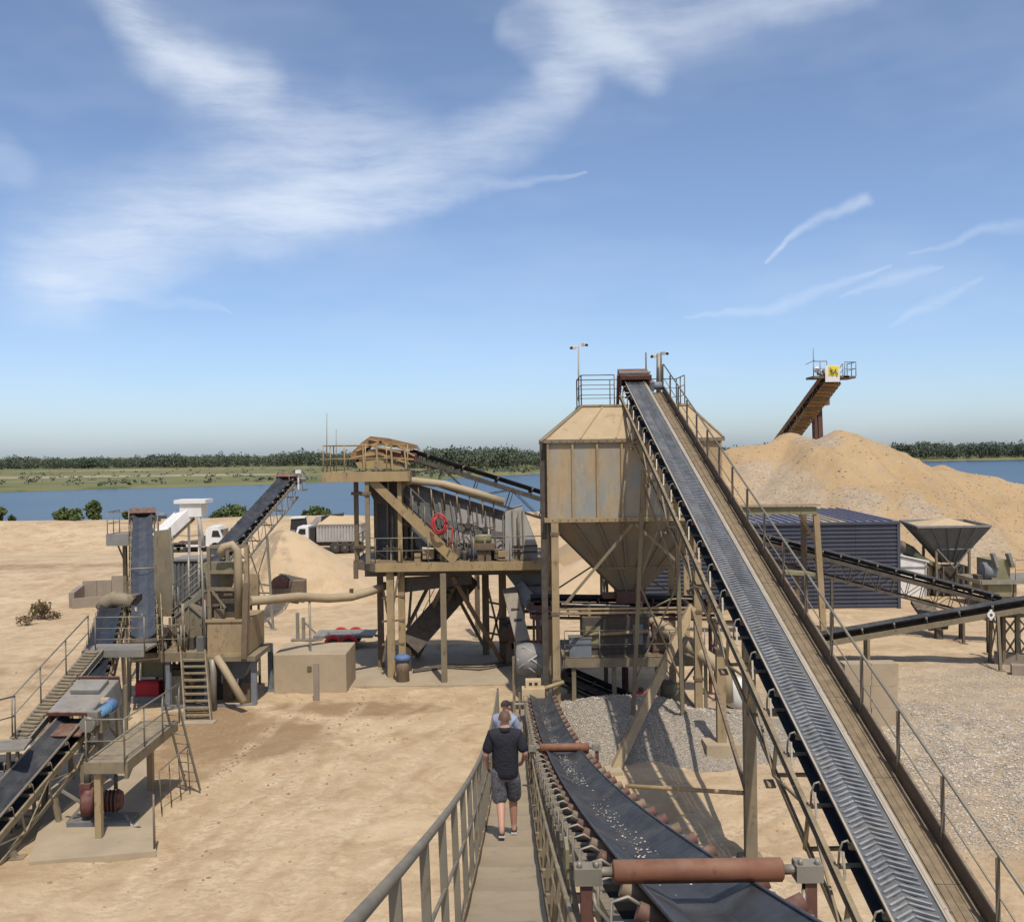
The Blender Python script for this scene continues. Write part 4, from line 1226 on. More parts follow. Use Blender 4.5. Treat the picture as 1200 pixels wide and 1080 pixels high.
    MB().tube(pr[0] + Z * H * .52, pr[-1] + Z * H * .52, .014, 6).build('mid_rail', M['rail'], t)
    # landing rails at the top
    e = pr[-1]
    for dx in (0, .55): MB().tube(e + v * -dx + u * .5, e + v * -dx + u * .5 + Z * 1.35, .028, 6).build('rail_post', M['darkrail'], t)
    # columns
    def col(px, ytop, pybase, wd=.26):
        g = G(px, pybase); top = Vector((g.x, g.y, 0)); f = (g.y - p0.y) / (p1.y - p0.y); zc = p0.lerp(p1, f).z
        top.z = zc - 1.15
        MB().beam((g.x, g.y, -.1), top, wd, .2, Vector((0, 1, 0))).build('column', M['khaki'], t)
        return g, top
    g, top = col(880, 0, 1006)
    MB().box(g + Z * .03, (.5, .5, .06)).build('foot_plate', M['khaki'], t)
    a = P(735, 929, g.y + .6); b = P(876, 929, g.y); a.z = b.z
    MB().tube(a, b, .05, 8).build('tie_bar', M['tan'], t)
    MB().beam(Vector((a.x, a.y, a.z + .02)), Vector((a.x, a.y, hz(a.x, a.y) - .1)), .08, .08).build('tie_post', M['khaki'], t)
    MB().angle(P(871, 925, g.y), P(810, 716, 33.4), .11, .015).build('stay', M['brown'], t)
    # trestle nearer the silo
    for dd, sp in ((30.5, .3),):
        f = (dd - p0.y) / (p1.y - p0.y); c = p0.lerp(p1, f)
        ft = []
        for s in (-1, 1):
            tp = c + v * s * .47 - n * 1.15; fo = Vector((tp.x + s * sp, tp.y + (.9 if dd > 28 else 0), 0)); fo.z = float(max(hz(fo.x, fo.y), pile_g(fo.x, fo.y))) - .08
            MB().ibeam(fo, tp, .12, .13, .012, Vector((0, 1, 0))).build('trestle_leg', M['khaki'], t); ft.append((fo, tp))
        for q0_, q1_ in ((.15, .55), (.55, .95)):
            (f0, t0), (f1, t1) = ft
            MB().beam(f0.lerp(t0, q0_), f1.lerp(t1, q1_), .06, .05).build('trestle_brace', M['khaki'], t); MB().beam(f1.lerp(t1, q0_), f0.lerp(t0, q1_), .06, .05).build('trestle_brace', M['khaki'], t)
    for dd in (5.2,):
        f = (dd - p0.y) / (p1.y - p0.y); c = p0.lerp(p1, f)
        for s in (-1, 1):
            tp = c + v * s * .47 - n * 1.15
            if tp.z > .4: MB().ibeam((tp.x, tp.y, -.06), tp, .12, .13, .012, Vector((0, 1, 0))).build('trestle_leg', M['khaki'], t)
    return p0, p1


build_chevron()


# ================================================================ SILO
def build_silo():
    yf, yb = 33.75, 39.2; x0, x1 = 1.18, 6.86
    zt = P(740, 516, yf).z; zb = P(740, 608, yf).z
    t = thing('storage_silo', 'tall dusty steel silo with ribbed walls, sloping roof and hopper bottom on legs', 'silo', (4.0, 36.5, 0))
    cx, cy = (x0 + x1) / 2 + .1, (yf + yb) / 2
    n = 7
    # wall panels and ribs
    for i in range(n):
        a = lerp(x0, x1, i / n); b = lerp(x0, x1, (i + 1) / n)
        for y, s in ((yf, -1), (yb, 1)):
            MB().box2((a + .004, y - .03, zb), (b - .004, y + .03, zt)).build('wall_panel', M['silo'], t)
    for i in range(n + 1):
        a = lerp(x0, x1, i / n)
        for y, s in ((yf, -1), (yb, 1)): MB().box2((a - .035, y + s * .03, zb + .02), (a + .035, y + s * .11, zt - .05)).build('rib', M['tan'], t)
    for i in range(n):
        a = lerp(yf, yb, i / n); b = lerp(yf, yb, (i + 1) / n)
        for x, s in ((x0, -1), (x1, 1)):
            MB().box2((x - .03, a + .034, zb), (x + .03, b - .004 + (0 if i < n - 1 else -.03), zt)).build('wall_panel', M['silo'], t)
            if i: MB().box2((x + s * .03, a - .03, zb + .02), (x + s * .10, a + .03, zt - .05)).build('rib', M['silo'], t)
    for z, hh, mt in ((zt, .10, 'khaki'), (zb, .14, 'tan')):
        for p, q in (((x0 - .14, yf - .08), (x1 + .14, yf - .08)), ((x1 + .14, yb + .08), (x0 - .14, yb + .08)), ((x0 - .08, yb), (x0 - .08, yf)), ((x1 + .08, yf), (x1 + .08, yb))):
            MB().beam((*p, z), (*q, z), .13, hh).build('ring_beam', M[mt], t)
    # roof
    rz = P(740, 476, 35.3).z; rx0, rx1 = P(682, 476, 35.3).x, P(806, 476, 35.3).x; ry0, ry1 = 35.3, 37.7
    lo = [Vector((x0 - .1, yf - .06, zt + .05)), Vector((x1 + .1, yf - .06, zt + .05)), Vector((x1 + .1, yb + .06, zt + .05)), Vector((x0 - .1, yb + .06, zt + .05))]
    hi = [Vector((rx0, ry0, rz)), Vector((rx1, ry0, rz)), Vector((rx1, ry1, rz)), Vector((rx0, ry1, rz))]
    for k in range(4):
        a, b = lo[k], lo[(k + 1) % 4]; c, d = hi[(k + 1) % 4], hi[k]
        nn = 5
        for i in range(nn):
            f0 = i / nn + .0015; f1 = (i + 1) / nn - .0015
            MB().quad(a.lerp(b, f0), a.lerp(b, f1), d.lerp(c, f1), d.lerp(c, f0), .03).build('roof_panel', M['siloroof'], t)
        for i in range(1, nn): MB().beam(a.lerp(b, i / nn) + Z * .03, d.lerp(c, i / nn) + Z * .03, .05, .05).build('roof_rib', M['siloroof'], t)
        MB().beam(a, d, .09, .09).build('hip_beam', M['khaki'], t)
    MB().box2((rx0 - .08, ry0 - .08, rz), (rx1 + .08, ry1 + .08, rz + .07)).build('top_plate', M['tan'], t)
    # top railing
    rr = rz + .07
    railing([(rx0 - .02, ry1, rr), (rx0 - .02, ry0, rr)], t, M['darkrail'], 1.02, 1.0, 2, .018, pr=.02)
    railing([(rx0 - .02, ry0, rr), (rx0 + 1.12, ry0, rr)], t, M['darkrail'], 1.02, 1.0, 2, .018, pr=.02)
    railing([(rx0 - .02, ry1, rr), (rx1, ry1, rr)], t, M['darkrail'], 1.02, 1.3, 2, .018, pr=.02)
    railing([(rx1, ry0 + .6, rr), (rx1, ry1, rr)], t, M['darkrail'], 1.02, 1.0, 2, .018, pr=.02)
    # hopper
    hz0 = P(735, 662, 36.0).z; hz1 = P(735, 690, 36.4).z
    def ring(z, hw): return [Vector((cx - hw, cy - hw * .95, z)), Vector((cx + hw, cy - hw * .95, z)), Vector((cx + hw, cy + hw * .95, z)), Vector((cx - hw, cy + hw * .95, z))]
    top = [Vector((x0 + .02, yf + .02, zb - .07)), Vector((x1 - .02, yf + .02, zb - .07)), Vector((x1 - .02, yb - .02, zb - .07)), Vector((x0 + .02, yb - .02, zb - .07))]
    f = (zb - .07 - hz0) / (zb - .07 - hz1)
    bot = ring(hz1, .42); mid = [a.lerp(b, f) for a, b in zip(top, bot)]
    for A, B, nn in ((top, mid, 7), (mid, bot, 3)):
        for k in range(4):
            a, b, c, d = A[k], A[(k + 1) % 4], B[(k + 1) % 4], B[k]
            for i in range(nn):
                MB().quad(a.lerp(b, i / nn + .001), a.lerp(b, (i + 1) / nn - .001), d.lerp(c, (i + 1) / nn - .001), d.lerp(c, i / nn + .001), .025).build('hopper_panel', M['silohop'], t)
            nrm = (b - a).cross(d - a).normalized()
            for i in range(1, nn): MB().beam(a.lerp(b, i / nn) - nrm * .05, d.lerp(c, i / nn) - nrm * .05, .05, .09, nrm).build('hopper_rib', M['silohop'], t)
    for k in range(4): MB().beam(mid[k] , mid[(k + 1) % 4], .16, .10).build('hopper_ring', M['khaki'], t)
    MB().box2((cx - .5, cy - .5, hz1 - .45), (cx + .5, cy + .5, hz1 - .01)).build('discharge_gate', M['rustdark'], t)
    MB().box2((cx - .95, cy - .3, hz1 - .30), (cx - .51, cy + .3, hz1 - .14)).build('gate_slide', M['rust'], t)
    # legs
    lx = (P(651, 700, yf).x, P(816, 760, yf).x)
    legs = []
    for x in (lx[0], lx[1] + .05):
        for y in (yf - .02, yb):
            zg = max(0, float(pile_g(x, y))) - .3
            MB().beam((x, y, min(zg, -.1)), (x, y, zb - .08), .24, .24).build('leg', M['tan'], t); legs.append((x, y))
    # dark down duct beside the left legs
    dx = P(637, 600, yf + .35).x
    MB().beam((dx, yf + .35, 0.9), (dx, yf + .35, zt - .02), .20, .34).build('duct', M['dark'], t)
    MB().beam((dx, yf + .35, -.05), (dx, yf + .35, .9), .12, .12).build('duct_foot', M['dark'], t)
    # horizontal beams between legs and bracing to the hopper
    zh = P(730, 717, yf).z
    for dzv, hh in ((0, .07), (.13, .05)): MB().beam((lx[0] + .12, yf - .05, zh + dzv), (lx[1], yf - .05, zh + dzv), .10, hh).build('tie_beam', M['tan'], t)
    for x in (lx[0], lx[1] + .05): MB().beam((x, yf + .12, zh - .05), (x, yb - .12, zh - .05), .12, .12).build('tie_beam', M['khaki'], t)
    MB().tube((lx[0] + .2, yf + .3, zh + .25), (cx - .2, yf + 1.0, zh + .05), .035, 6).build('pipe', M['palegrey'], t)
    MB().path([P(765, 712, yf + .4), P(785, 702, yf + .2), P(800, 701, yf + .1), P(818, 702, yf)], .03, 6).build('pipe', M['tan'], t)
    a = P(741, 614, yf - .12); 
    MB().beam(a, P(662, 708, yf - .12), .09, .05, Vector((0, 1, 0))).build('brace', M['khaki'], t)
    MB().beam(a + Vector((.1, 0, 0)), P(796, 660, yf - .12), .09, .05, Vector((0, 1, 0))).build('brace', M['khaki'], t)
    MB().beam((lx[0], yf + .2, zb - .5), (lx[0], yb - .2, zh + .2), .09, .05).build('brace', M['khaki'], t)
    MB().beam((lx[0], yb - .2, zb - .5), (lx[0], yf + .2, zh + .2), .09, .05).build('brace', M['brown'], t)
    MB().beam((lx[0] + .2, yb, zb - .4), (lx[1] - .2, yb, zh), .09, .05).build('brace', M['brown'], t)
    MB().beam((lx[1] - .2, yb, zb - .4), (lx[0] + .2, yb, zh), .09, .05).build('brace', M['brown'], t)
    # bolt heads and weld straps on the ring beams, grime plates near the hopper
    for i in range(22):
        x = lerp(x0, x1, (i + .5) / 22)
        for z in (zt, zb): MB().tube((x, yf - .16, z), (x, yf - .135, z), .022, 6).build('bolt', M['brown'], t)
    for x in (lx[0], lx[1] + .05):
        for z in (1.4, zh, zb - .45): MB().box((x, yf - .02, z), (.30, .30, .10)).build('splice_plate', M['brown'], t)
    return t, lx, zh


silo, SLX, SZH = build_silo()

# raking prop and footings
a = G(716, 905); b = P(810, 712, 33.55)
t = thing('raking_prop', 'pale box-section prop leaning against the silo frame over the gravel', 'prop', (a.x, a.y, 0))
MB().beam(a + Z * -.15, b, .26, .22, Vector((0, 1, 0))).build('prop_beam', M['tan'], t); MB().box(a + Z * .04, (.6, .6, .12)).build('foot_plate', M['concrete'], t)
g = GH(849, 893); zp = P(846, 768, g.y).z
t = thing('stub_column', 'short tan column with dark cap on a concrete footing beside the gravel heap', 'column', (g.x, g.y, 0))
MB().beam((g.x, g.y + .4, -.1), (g.x, g.y + .4, zp), .26, .24).build('shaft', M['tan'], t); MB().box((g.x, g.y + .4, zp + .07), (.34, .34, .14)).build('cap', M['dark'], t)
MB().box2((g.x - .5, g.y, -.2), (g.x + .5, g.y + .85, .48)).build('footing', M['slab'], t)

# camera masts
def mast(px, py_top, py_base, y, label, thick, two=True):
    b = P(px, py_base, y); tp = P(px, py_top, y)
    t = thing('camera_mast', label, 'mast', b)
    MB().tube(b, tp, thick, 8, thick * .85).build('pole', M['palegrey' if thick < .06 else 'galv'], t)
    MB().beam(tp + Vector((-.24, 0, -.05)), tp + Vector((.24, 0, -.02)), .04, .04).build('cross_arm', M['white'], t)
    for s in (-1, 1):
        c = tp + Vector((s * .2, -.05, -.05 + s * .05))
        o = MB().box(c, (.13, .24, .10), s * .5).build('camera_body', M['white'], t)
        MB().tube(c + Vector((s * .06, -.10, -.02)), c + Vector((s * .09, -.17, -.04)), .05, 8).build('lens', M['black'], o)
mast(678, 404, 470, 37.4, 'thin white camera mast on the left corner of the silo roof', .03)
mast(772, 414, 470, 37.2, 'thick grey camera mast behind the head of the steep conveyor', .10)

# --- platform with machinery below the silo
def build_pit():
    z = P(740, 771, 34.6).z; x0, x1 = P(662, 771, 34.6).x, P(826, 771, 34.6).x; y0, y1 = 34.6, 38.0
    t = thing('sorting_platform', 'shaded machinery platform with railing under the silo hopper', 'platform', ((x0 + x1) / 2, 36, 0))
    platform((x0, y0), (x1, y1), z, t, M['brown'], fascia=.30, mf=M['khaki'])
    for x in (x0 + .3, (x0 + x1) / 2 - .7, x1 - .25):
        for y in (y0 + .1, y1 - .2): MB().ibeam((x, y, -.1), (x, y, z - .28), .14, .16, .014, Vector((0, 1, 0))).build('leg', M['khaki'], t)
    railing([(x0, y0, z), (x1, y0, z)], t, M['rail'], .95, 1.2, 1, .018, pr=.018)
    MB().beam((x1 - 1.4, y0 + .1, .1), (x1 - .3, y0 + .1, z - .3), .08, .06).build('brace', M['khaki'], t); MB().beam((x1 - .3, y0 + .1, .1), (x1 - 1.4, y0 + .1, z - .3), .08, .06).build('brace', M['khaki'], t)
    return x0, x1, y0, y1, z
px0, px1, py0, py1, pz = build_pit()
def machine(name, label, c, parts):
    c = Vector(c); t = thing(name, label, 'machine', c)
    for nm, kind, off, size, m in parts:
        o = Vector(off)
        if kind == 'b': MB().box(c + o + Z * size[2] / 2, size).build(nm, M[m], t)
        elif kind == 'c': MB().tube(c + o, c + o + Vector(size[:3]), size[3], 14).build(nm, M[m], t)
    return t
machine('screen_machine', 'dark ribbed sorting machine in the middle of the platform under the silo', (3.5, 35.9, pz), [
    ('body', 'b', (0, 0, .25), (2.3, 1.4, 1.05), 'dark'), ('frame', 'b', (-.9, -.5, 1.3), (.1, .1, .5), 'khaki'), ('frame', 'b', (.9, -.5, 1.3), (.1, .1, .5), 'khaki'), ('pipe', 'c', (-1.1, -.75, .7), (2.2, 0, .1, .06), 'tan'), ('panel', 'b', (-.8, -.72, .4), (.5, .04, .6), 'green'), ('panel', 'b', (.75, -.72, .35), (.35, .04, .7), 'bluegrey'), ('rib', 'b', (-.5, -.64, .3), (.07, .07, .85), 'dark'), ('rib', 'b', (0, -.64, .3), (.07, .07, .85), 'dark'), ('rib', 'b', (.5, -.64, .3), (.07, .07, .85), 'dark'),
    ('base', 'b', (0, 0, 0), (1.9, 1.3, .25), 'dark'), ('motor', 'c', (.95, -.3, .6), (.5, 0, 0, .18), 'bluegrey'), ('chute', 'b', (.1, 0, 1.2), (.8, .8, .35), 'rustdark')])
machine('storage_bin', 'pale blue-grey bin at the left end of the platform under the silo', (2.25, 35.2, pz), [('bin', 'b', (0, 0, 0), (.75, .6, .62), 'bluegrey'), ('lid', 'b', (0, 0, .62), (.8, .64, .04), 'slate')])
machine('drive_cabinet', 'upright rusty cabinet at the right of the platform under the silo', (5.05, 35.6, pz), [('cabinet', 'b', (0, 0, 0), (.55, .5, 1.1), 'rustdark'), ('door_panel', 'b', (0, -.262, .1), (.44, .02, .9), 'brown'), ('motor', 'c', (.3, -.1, .5), (.45, 0, 0, .16), 'dark')])
conveyor('pit_conveyor', 'low dark belt conveyor slanting down beneath the platform under the silo', P(750, 822, 36.2), P(664, 785, 36.4), .55, 'dark', 'beltdark', truss=.3, idler=.6, legs=((.25, .1), (.8, .1)), head=False, mroll='galv')
machine('pit_motor', 'small red motor on the ground under the silo platform', (P(752, 812, 34.9).x, 34.9, .35), [('base', 'b', (0, 0, -.5), (.5, .4, .5), 'dark'), ('motor', 'c', (-.3, 0, .2), (.6, 0, 0, .2), 'red'), ('terminal_box', 'b', (0, 0, .38), (.2, .18, .12), 'dark')])
c0 = G(783, 826)
machine('oil_drum', 'olive drum standing at the back of the gravel heap', (c0.x, c0.y, max(0, float(pile_g(c0.x, c0.y))) - .03), [('shell', 'c', (0, 0, 0), (0, 0, .7, .27), 'green'), ('rim', 'c', (0, 0, .7), (0, 0, .03, .285), 'khaki'), ('rim', 'c', (0, 0, .33), (0, 0, .04, .282), 'khaki')])
g = GH(866, 828)
t = thing('bulk_bag', 'white bulk bag behind the short tan column', 'bag', (g.x, g.y, 0))
mb = MB(); mb.lathe((g.x, g.y, 0), (0, 0, 1), [(0, .36), (.08, .44), (.35, .5), (.7, .47), (.92, .38), (1.0, .2)], 14); mb.build('sack', M['white'], t)
for s in (-1, 1): MB().path([(g.x + s * .3, g.y, .85), (g.x + s * .32, g.y, 1.12), (g.x + s * .1, g.y, 1.15), (g.x + s * .12, g.y, .95)], .02, 6).build('strap', M['white'], t)
# thick sloping pipe
a = P(757, 722, 36.0); b = P(840, 778, 33.2)
t = thing('slurry_pipe', 'thick pale pipe sloping down to the right behind the raking prop', 'pipe', (b.x, b.y, 0))
MB().path([a + Vector((-.5, .3, .15)), a, b, b + Vector((.25, -.1, -.35)), b + Vector((.28, -.12, -1.2))], .23, 14).build('pipe_run', M['pipe'], t)
for f in (.3, .62): q = a.lerp(b, f); d = (b - a).normalized(); MB().tube(q - d * .04, q + d * .04, .29, 14).build('flange', M['pipe'], t)
for f in (.15, .85): q = a.lerp(b, f); MB().beam((q.x, q.y, -.1), (q.x, q.y, q.z - .2), .1, .1).build('support', M['khaki'], t)
# rusty hopper belt running right behind the silo
conveyor('collecting_conveyor', 'rusty flat collecting conveyor running left to right under the silo hopper gate', (.6, 37.0, P(700, 702, 37).z), (7.4, 37.0, P(800, 706, 37).z), .8, 'rustdark', 'beltdark', truss=.35, idler=.9, legs=((.04, .05), (.5, .05), (.97, .05)), head=False)


# ================================================================ SCREENING TOWER
def build_tower():
    yf, yb = 40.4, 46.0
    zp = P(540, 659, yf).z
    xL, xR = P(440, 660, yf).x, P(640, 658, yf).x
    t = thing('screening_tower', 'tan steel screening tower with inclined grey screen box, stairs and top platform', 'tower', ((xL + xR) / 2, 43, 0))
    Y = Vector((0, 1, 0))
    platform((xL, yf), (xR, yb), zp, t, M['brown'], fascia=.34, mf=M['yellow'], nplates=5)
    # chamfered left corner deck
    MB().quad((xL - .05, yf + .05, zp - .02), (xL - .05, yb, zp - .02), (xL - .95, yb, zp - .02), (xL - .95, yf + 1.2, zp - .02), .05).build('deck_plate', M['brown'], t)
    MB().beam((xL, yf - .03, zp - .15), (xL - 1.0, yf + 1.15, zp - .15), .06, .34).build('edge_beam', M['khaki'], t)
    MB().beam((xL - 1.0, yf + 1.15, zp - .15), (xL - 1.0, yb, zp - .15), .06, .34).build('edge_beam', M['brown'], t)
    railing([(xL - .98, yb, zp), (xL - .98, yf + 1.2, zp), (xL, yf, zp), (P(502, 660, yf).x, yf, zp)], t, M['rail'], 1.0, 1.25, 1, .02)
    railing([(P(555, 660, yf).x, yf, zp), (xR, yf, zp)], t, M['rail'], 1.0, 1.6, 1, .018)
    railing([(xR, yf, zp), (xR, yb, zp)], t, M['yellow'], 1.0, 1.6, 1, .02)
    # floor girders
    for y in (yf + .5, (yf + yb) / 2, yb - .3): MB().ibeam((xL - .5, y, zp - .34), (xR, y, zp - .34), .2, .42, .02).build('girder', M['brown'], t)
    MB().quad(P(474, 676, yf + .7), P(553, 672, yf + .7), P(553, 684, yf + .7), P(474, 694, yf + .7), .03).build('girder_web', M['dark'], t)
    # main legs
    def leg(px, pyb, m='tan', w=.26, top=None, y=None):
        g = G(px, pyb)
        if y is not None: g = Vector((P(px, pyb, y).x, y, 0))
        MB().ibeam((g.x, g.y, hz(g.x, g.y) - .1), (g.x, g.y, (top or zp) - .34), w, w, .03, Y).build('leg', M[m], t)
        MB().box((g.x, g.y, .02), (w * 2, w * 2, .10)).build('foot_plate', M['concrete'], t)
        return g
    g1 = leg(459, 795, 'tan', .28); g2 = leg(472, 793, 'yellow', .26); leg(447, 783, 'brown', .24)
    g3 = leg(521, 801, 'khaki', .22); g4 = leg(590, 776, 'brown', .32); g5 = leg(570, 768, 'brown', .3); g6 = leg(612, 785, 'brown', .28)
    leg(632, 770, 'brown', .26); leg(560, 748, 'brown', .24)
    # big A-bracing
    for (a, b, w) in (((530, 675, 41), (588, 775, 43), .17), ((527, 682, 44), (568, 758, 46), .14), ((482, 690, 43), (476, 770, 42), .1), ((468, 668, 40.5), (449, 775, 41), .09), ((449, 690, 41), (463, 770, 41), .08), ((572, 690, 44), (590, 765, 44), .09), ((592, 690, 44), (572, 765, 44), .09), ((500, 690, 44), (477, 735, 44), .14)):
        A = P(*a); B = P(*b); B.z = max(B.z, .05)
        MB().beam(A, B, w, w * .8, Y).build('brace', M['khaki' if w < .15 else 'brown'], t)
    for py in (700, 728, 755): MB().beam(P(448, py, 41), P(474, py - 2, 40.8), .08, .08).build('tie', M['khaki'], t)
    # dark inclined discharge duct and its stair
    A = P(550, 676, 44.0); B = P(478, 757, 42.0); B.z = max(B.z, .5)
    MB().beam(A, B, .95, .55, Y).build('discharge_duct', M['dark'], t)
    MB().beam(Vector((B.x, B.y, -.1)), B, .3, .3).build('duct_foot', M['dark'], t)
    stair(G(472, 775) + Vector((.3, .4, 0)), P(527, 684, 42.4), .7, t, M['khaki'], M['rail'])
    # screen box: inclined vibrating screen, side plate with ribs
    ys = yf + 1.25; ye = ys + 2.1
    s0 = P(470, 566, ys); s1 = P(592, 604, ys); b1 = P(592, 650, ys); b0 = P(488, 640, ys)
    def pl(pts, y0, y1, nm, m):
        f = [Vector((p.x, y0, p.z)) for p in pts]; b = [Vector((p.x, y1, p.z)) for p in pts]; k = len(pts)
        fs = [tuple(range(k)), tuple(range(2 * k - 1, k - 1, -1))] + [(i, i + k, (i + 1) % k + k, (i + 1) % k) for i in range(k)]
        return MB().add(f + b, fs).build(nm, m, t)
    body = pl([s0, s1, b1, b0], ys, ye, 'screen_box', M['slate'])
    pp = M['palegrey']
    # pale side plates bolted on, each its own panel
    for i, (fa, fb) in enumerate(((.34, .50), (.51, .67), (.68, .84), (.85, .99))):
        a = s0.lerp(s1, fa); b = s0.lerp(s1, fb); c = b0.lerp(b1, fb); d = b0.lerp(b1, fa)
        q = [a.lerp(d, .14), b.lerp(c, .14), b.lerp(c, .88), a.lerp(d, .84)]
        MB().quad(*[Vector((p.x, ys - .03, p.z)) for p in q], .04).build('side_panel', pp if i else M['grey'], t)
        MB().quad(*[Vector((p.x, ys - .065, p.z)) for p in (a.lerp(d, .46), b.lerp(c, .42), b.lerp(c, .56), a.lerp(d, .60))], .05).build('side_channel', M['slate'], t)
    for i in range(9):
        fa = .3 + i * .085; a = s0.lerp(s1, fa); d = b0.lerp(b1, fa)
        MB().beam(Vector((a.x, ys - .1, a.z)), Vector((d.x, ys - .1, d.z)), .05, .06, Y).build('rib', M['brown' if i % 2 else 'khaki'], t)
    for fx in (.62, .80): # eccentric housings with spokes
        c = s0.lerp(s1, fx).lerp(b0.lerp(b1, fx), .45)
        for k in range(5):
            an = k * 1.257 + .3; MB().tube((c.x, ys - .14, c.z), (c.x + .42 * math.cos(an), ys - .12, c.z + .42 * math.sin(an)), .025, 6).build('spoke', M['dark'], t)
        MB().tube((c.x, ys - .2, c.z), (c.x, ys - .05, c.z), .13, 12).build('bearing', M['dark'], t)
    # top cover strips along the screen
    MB().beam(Vector((s0.x, ys - .02, s0.z + .08)), Vector((s1.x, ys - .02, s1.z + .08)), .16, .16, Y).build('top_rail', M['dark'], t)
    # outfeed hood at the right
    h = [P(592, 600, ys), P(612, 594, ys), P(630, 640, ys), P(630, 655, ys), P(592, 655, ys)]
    pl(h, ys - .1, ye, 'outfeed_hood', M['palegrey'])
    for py in (640, 647): MB().beam(P(600, py, ys - .15), P(630, py - 1, ys - .15), .06, .06).build('hood_strip', M['dark'], t)
    for px in (600, 612): MB().beam(P(px, 598, ys - .15), P(px + 2, 655, ys - .15), .05, .05).build('hood_rib', M['khaki'], t)
    # back-left dark screen housing
    pl([P(442, 590, yf + 2.6), P(490, 580, yf + 2.6), P(490, 656, yf + 2.6), P(442, 656, yf + 2.6)], yf + 2.6, yf + 4.6, 'feed_box', M['slate'])
    # springs and motor on deck
    for px in (512, 545, 578):
        q = P(px, 652, ys - .25); MB().lathe(Vector((q.x, q.y, zp)), (0, 0, 1), [(0, .13), (.05, .16), (.1, .12), (.15, .16), (.2, .12), (.25, .16), (.3, .12), (.36, .14)], 12).build('spring', M['dark'], t)
    q = P(567, 640, yf + .55); MB().box(q + Z * .0, (.9, .5, .28)).build('motor_base', M['brown'], t)
    MB().box(Vector((q.x, q.y, (q.z + zp) / 2 - .07)), (.5, .3, max(.1, q.z - zp - .14))).build('motor_stand', M['brown'], t)
    MB().tube(q + Vector((-.32, 0, .3)), q + Vector((.3, 0, .3)), .19, 12).build('motor', M['green'], t)
    # second pale duct pipe above the screen
    pts = [P(469, 590, ys - .3), P(468, 574, ys - .3), P(473, 566, ys - .3), P(484, 563, ys - .3), P(520, 567, ys - .3), P(560, 578, ys - .3), P(591, 588, ys - .3)]
    MB().path(pts, .15, 10).build('water_pipe', M['pipe'], t)
    for f in (490, 505, 520, 535, 550, 565, 578):
        a = P(f, 568 + (f - 484) * .19, ys - .3); MB().tube(a, a + Vector((.03, .12, -.8)), .03, 6).build('spray_pipe', M['tan' if f % 2 else 'brown'], t)
    # upper platform
    zt = P(430, 553, yf).z; ux0, ux1 = P(379, 553, yf).x, P(478, 553, yf).x
    platform((ux0, yf), (ux1, yf + 2.4), zt, t, M['yellow'], fascia=.40, mf=M['yellow'], nplates=3)
    railing([(ux1, yf, zt), (ux0, yf, zt), (ux0, yf + 2.4, zt)], t, M['yellow'], 1.06, .85, 1, .022)
    railing([(ux0, yf + 2.4, zt), (ux1 - 1.2, yf + 2.4, zt)], t, M['yellow'], 1.06, 1.2, 1, .022)
    # upper columns
    for px, py0, y, m in ((417, 665, yf + 1.0, 'brown'), (430, 668, yf + .1, 'khaki'), (468, 655, yf + .35, 'yellow'), (440, 660, yf + 2.2, 'brown'), (475, 655, yf + 2.2, 'brown')):
        a = P(px, 560, y); MB().ibeam((a.x, y, zp), (a.x, y, zt - .3), .17, .17, .02, Y).build('upper_column', M[m], t)
    a = P(417, 668, yf + 1.0); MB().beam((a.x, a.y, zp - .7), (a.x, a.y, zp + .02), .17, .17).build('upper_column', M['brown'], t)
    for px in (417, 430): 
        a = P(px, 578, yf + (1.0 if px == 417 else .1)); MB().box(a, (.34, .3, .12)).build('joint_plate', M['brown'], t)
    MB().beam(P(415, 640, yf + 1.0), P(440, 642, yf + .1), .1, .12).build('tie', M['brown'], t)
    MB().beam(P(417, 577, yf + 1.0), P(432, 580, yf + .1), .1, .14).build('tie', M['brown'], t)
    # diagonal stair with solid yellow stringer
    f = P(533, 656, yf + .15); f.z = zp + .05; tp = P(427, 553, yf + .15); tp.z = zt - .05
    for yy in (yf + .12, yf + .82):
        MB().beam(Vector((f.x, yy, f.z)), Vector((tp.x, yy, tp.z)), .34, .05, Y).build('stair_stringer', M['yellow'], t)
    for i in range(1, 16):
        c = f.lerp(tp, i / 16); MB().box((c.x, yf + .47, c.z), (.22, .62, .03)).build('tread', M['khaki'], t)
    for yy in (yf + .82,):
        railing([(f.x, yy, f.z + .1), (tp.x, yy, tp.z + .1)], t, M['rail'], 1.0, 1.4, 1)
    for px, py in ((441, 566), (455, 585), (484, 610), (498, 623)):
        a = P(px, py, yf + .12); MB().tube(a, a + Z * 1.0, .024, 6).build('rail_post', M['khaki'], t)
    # feed chute and rusty head hood of the incoming belt, on the top platform
    yy0, yy1 = yf + .75, yf + 1.95
    def hood(pts, nm, m): return pl([P(px, py, yy0) for px, py in pts], yy0, yy1, nm, m)
    hood([(410, 532), (424, 518), (434, 511), (452, 513), (486, 521), (489, 526), (462, 524), (436, 520), (424, 530), (420, 541), (412, 540)], 'head_hood', M['orange'])
    hood([(416, 541), (424, 532), (436, 526), (450, 530), (456, 541), (468, 543), (478, 549), (420, 549)], 'chute', M['yellow'])
    hood([(437, 524), (462, 527), (488, 531), (488, 541), (470, 541), (452, 530)], 'belt_cover', M['rustdark'])
    for a, b in (((418, 528), (450, 516)), ((424, 520), (470, 530)), ((432, 514), (484, 527)), ((412, 536), (440, 532)), ((440, 530), (480, 543)), ((450, 536), (485, 538)), ((455, 518), (486, 534))):
        MB().beam(P(*a, yy0 - .06), P(*b, yy0 - .06), .07, .10, Y).build('timber', M['wood'], t)
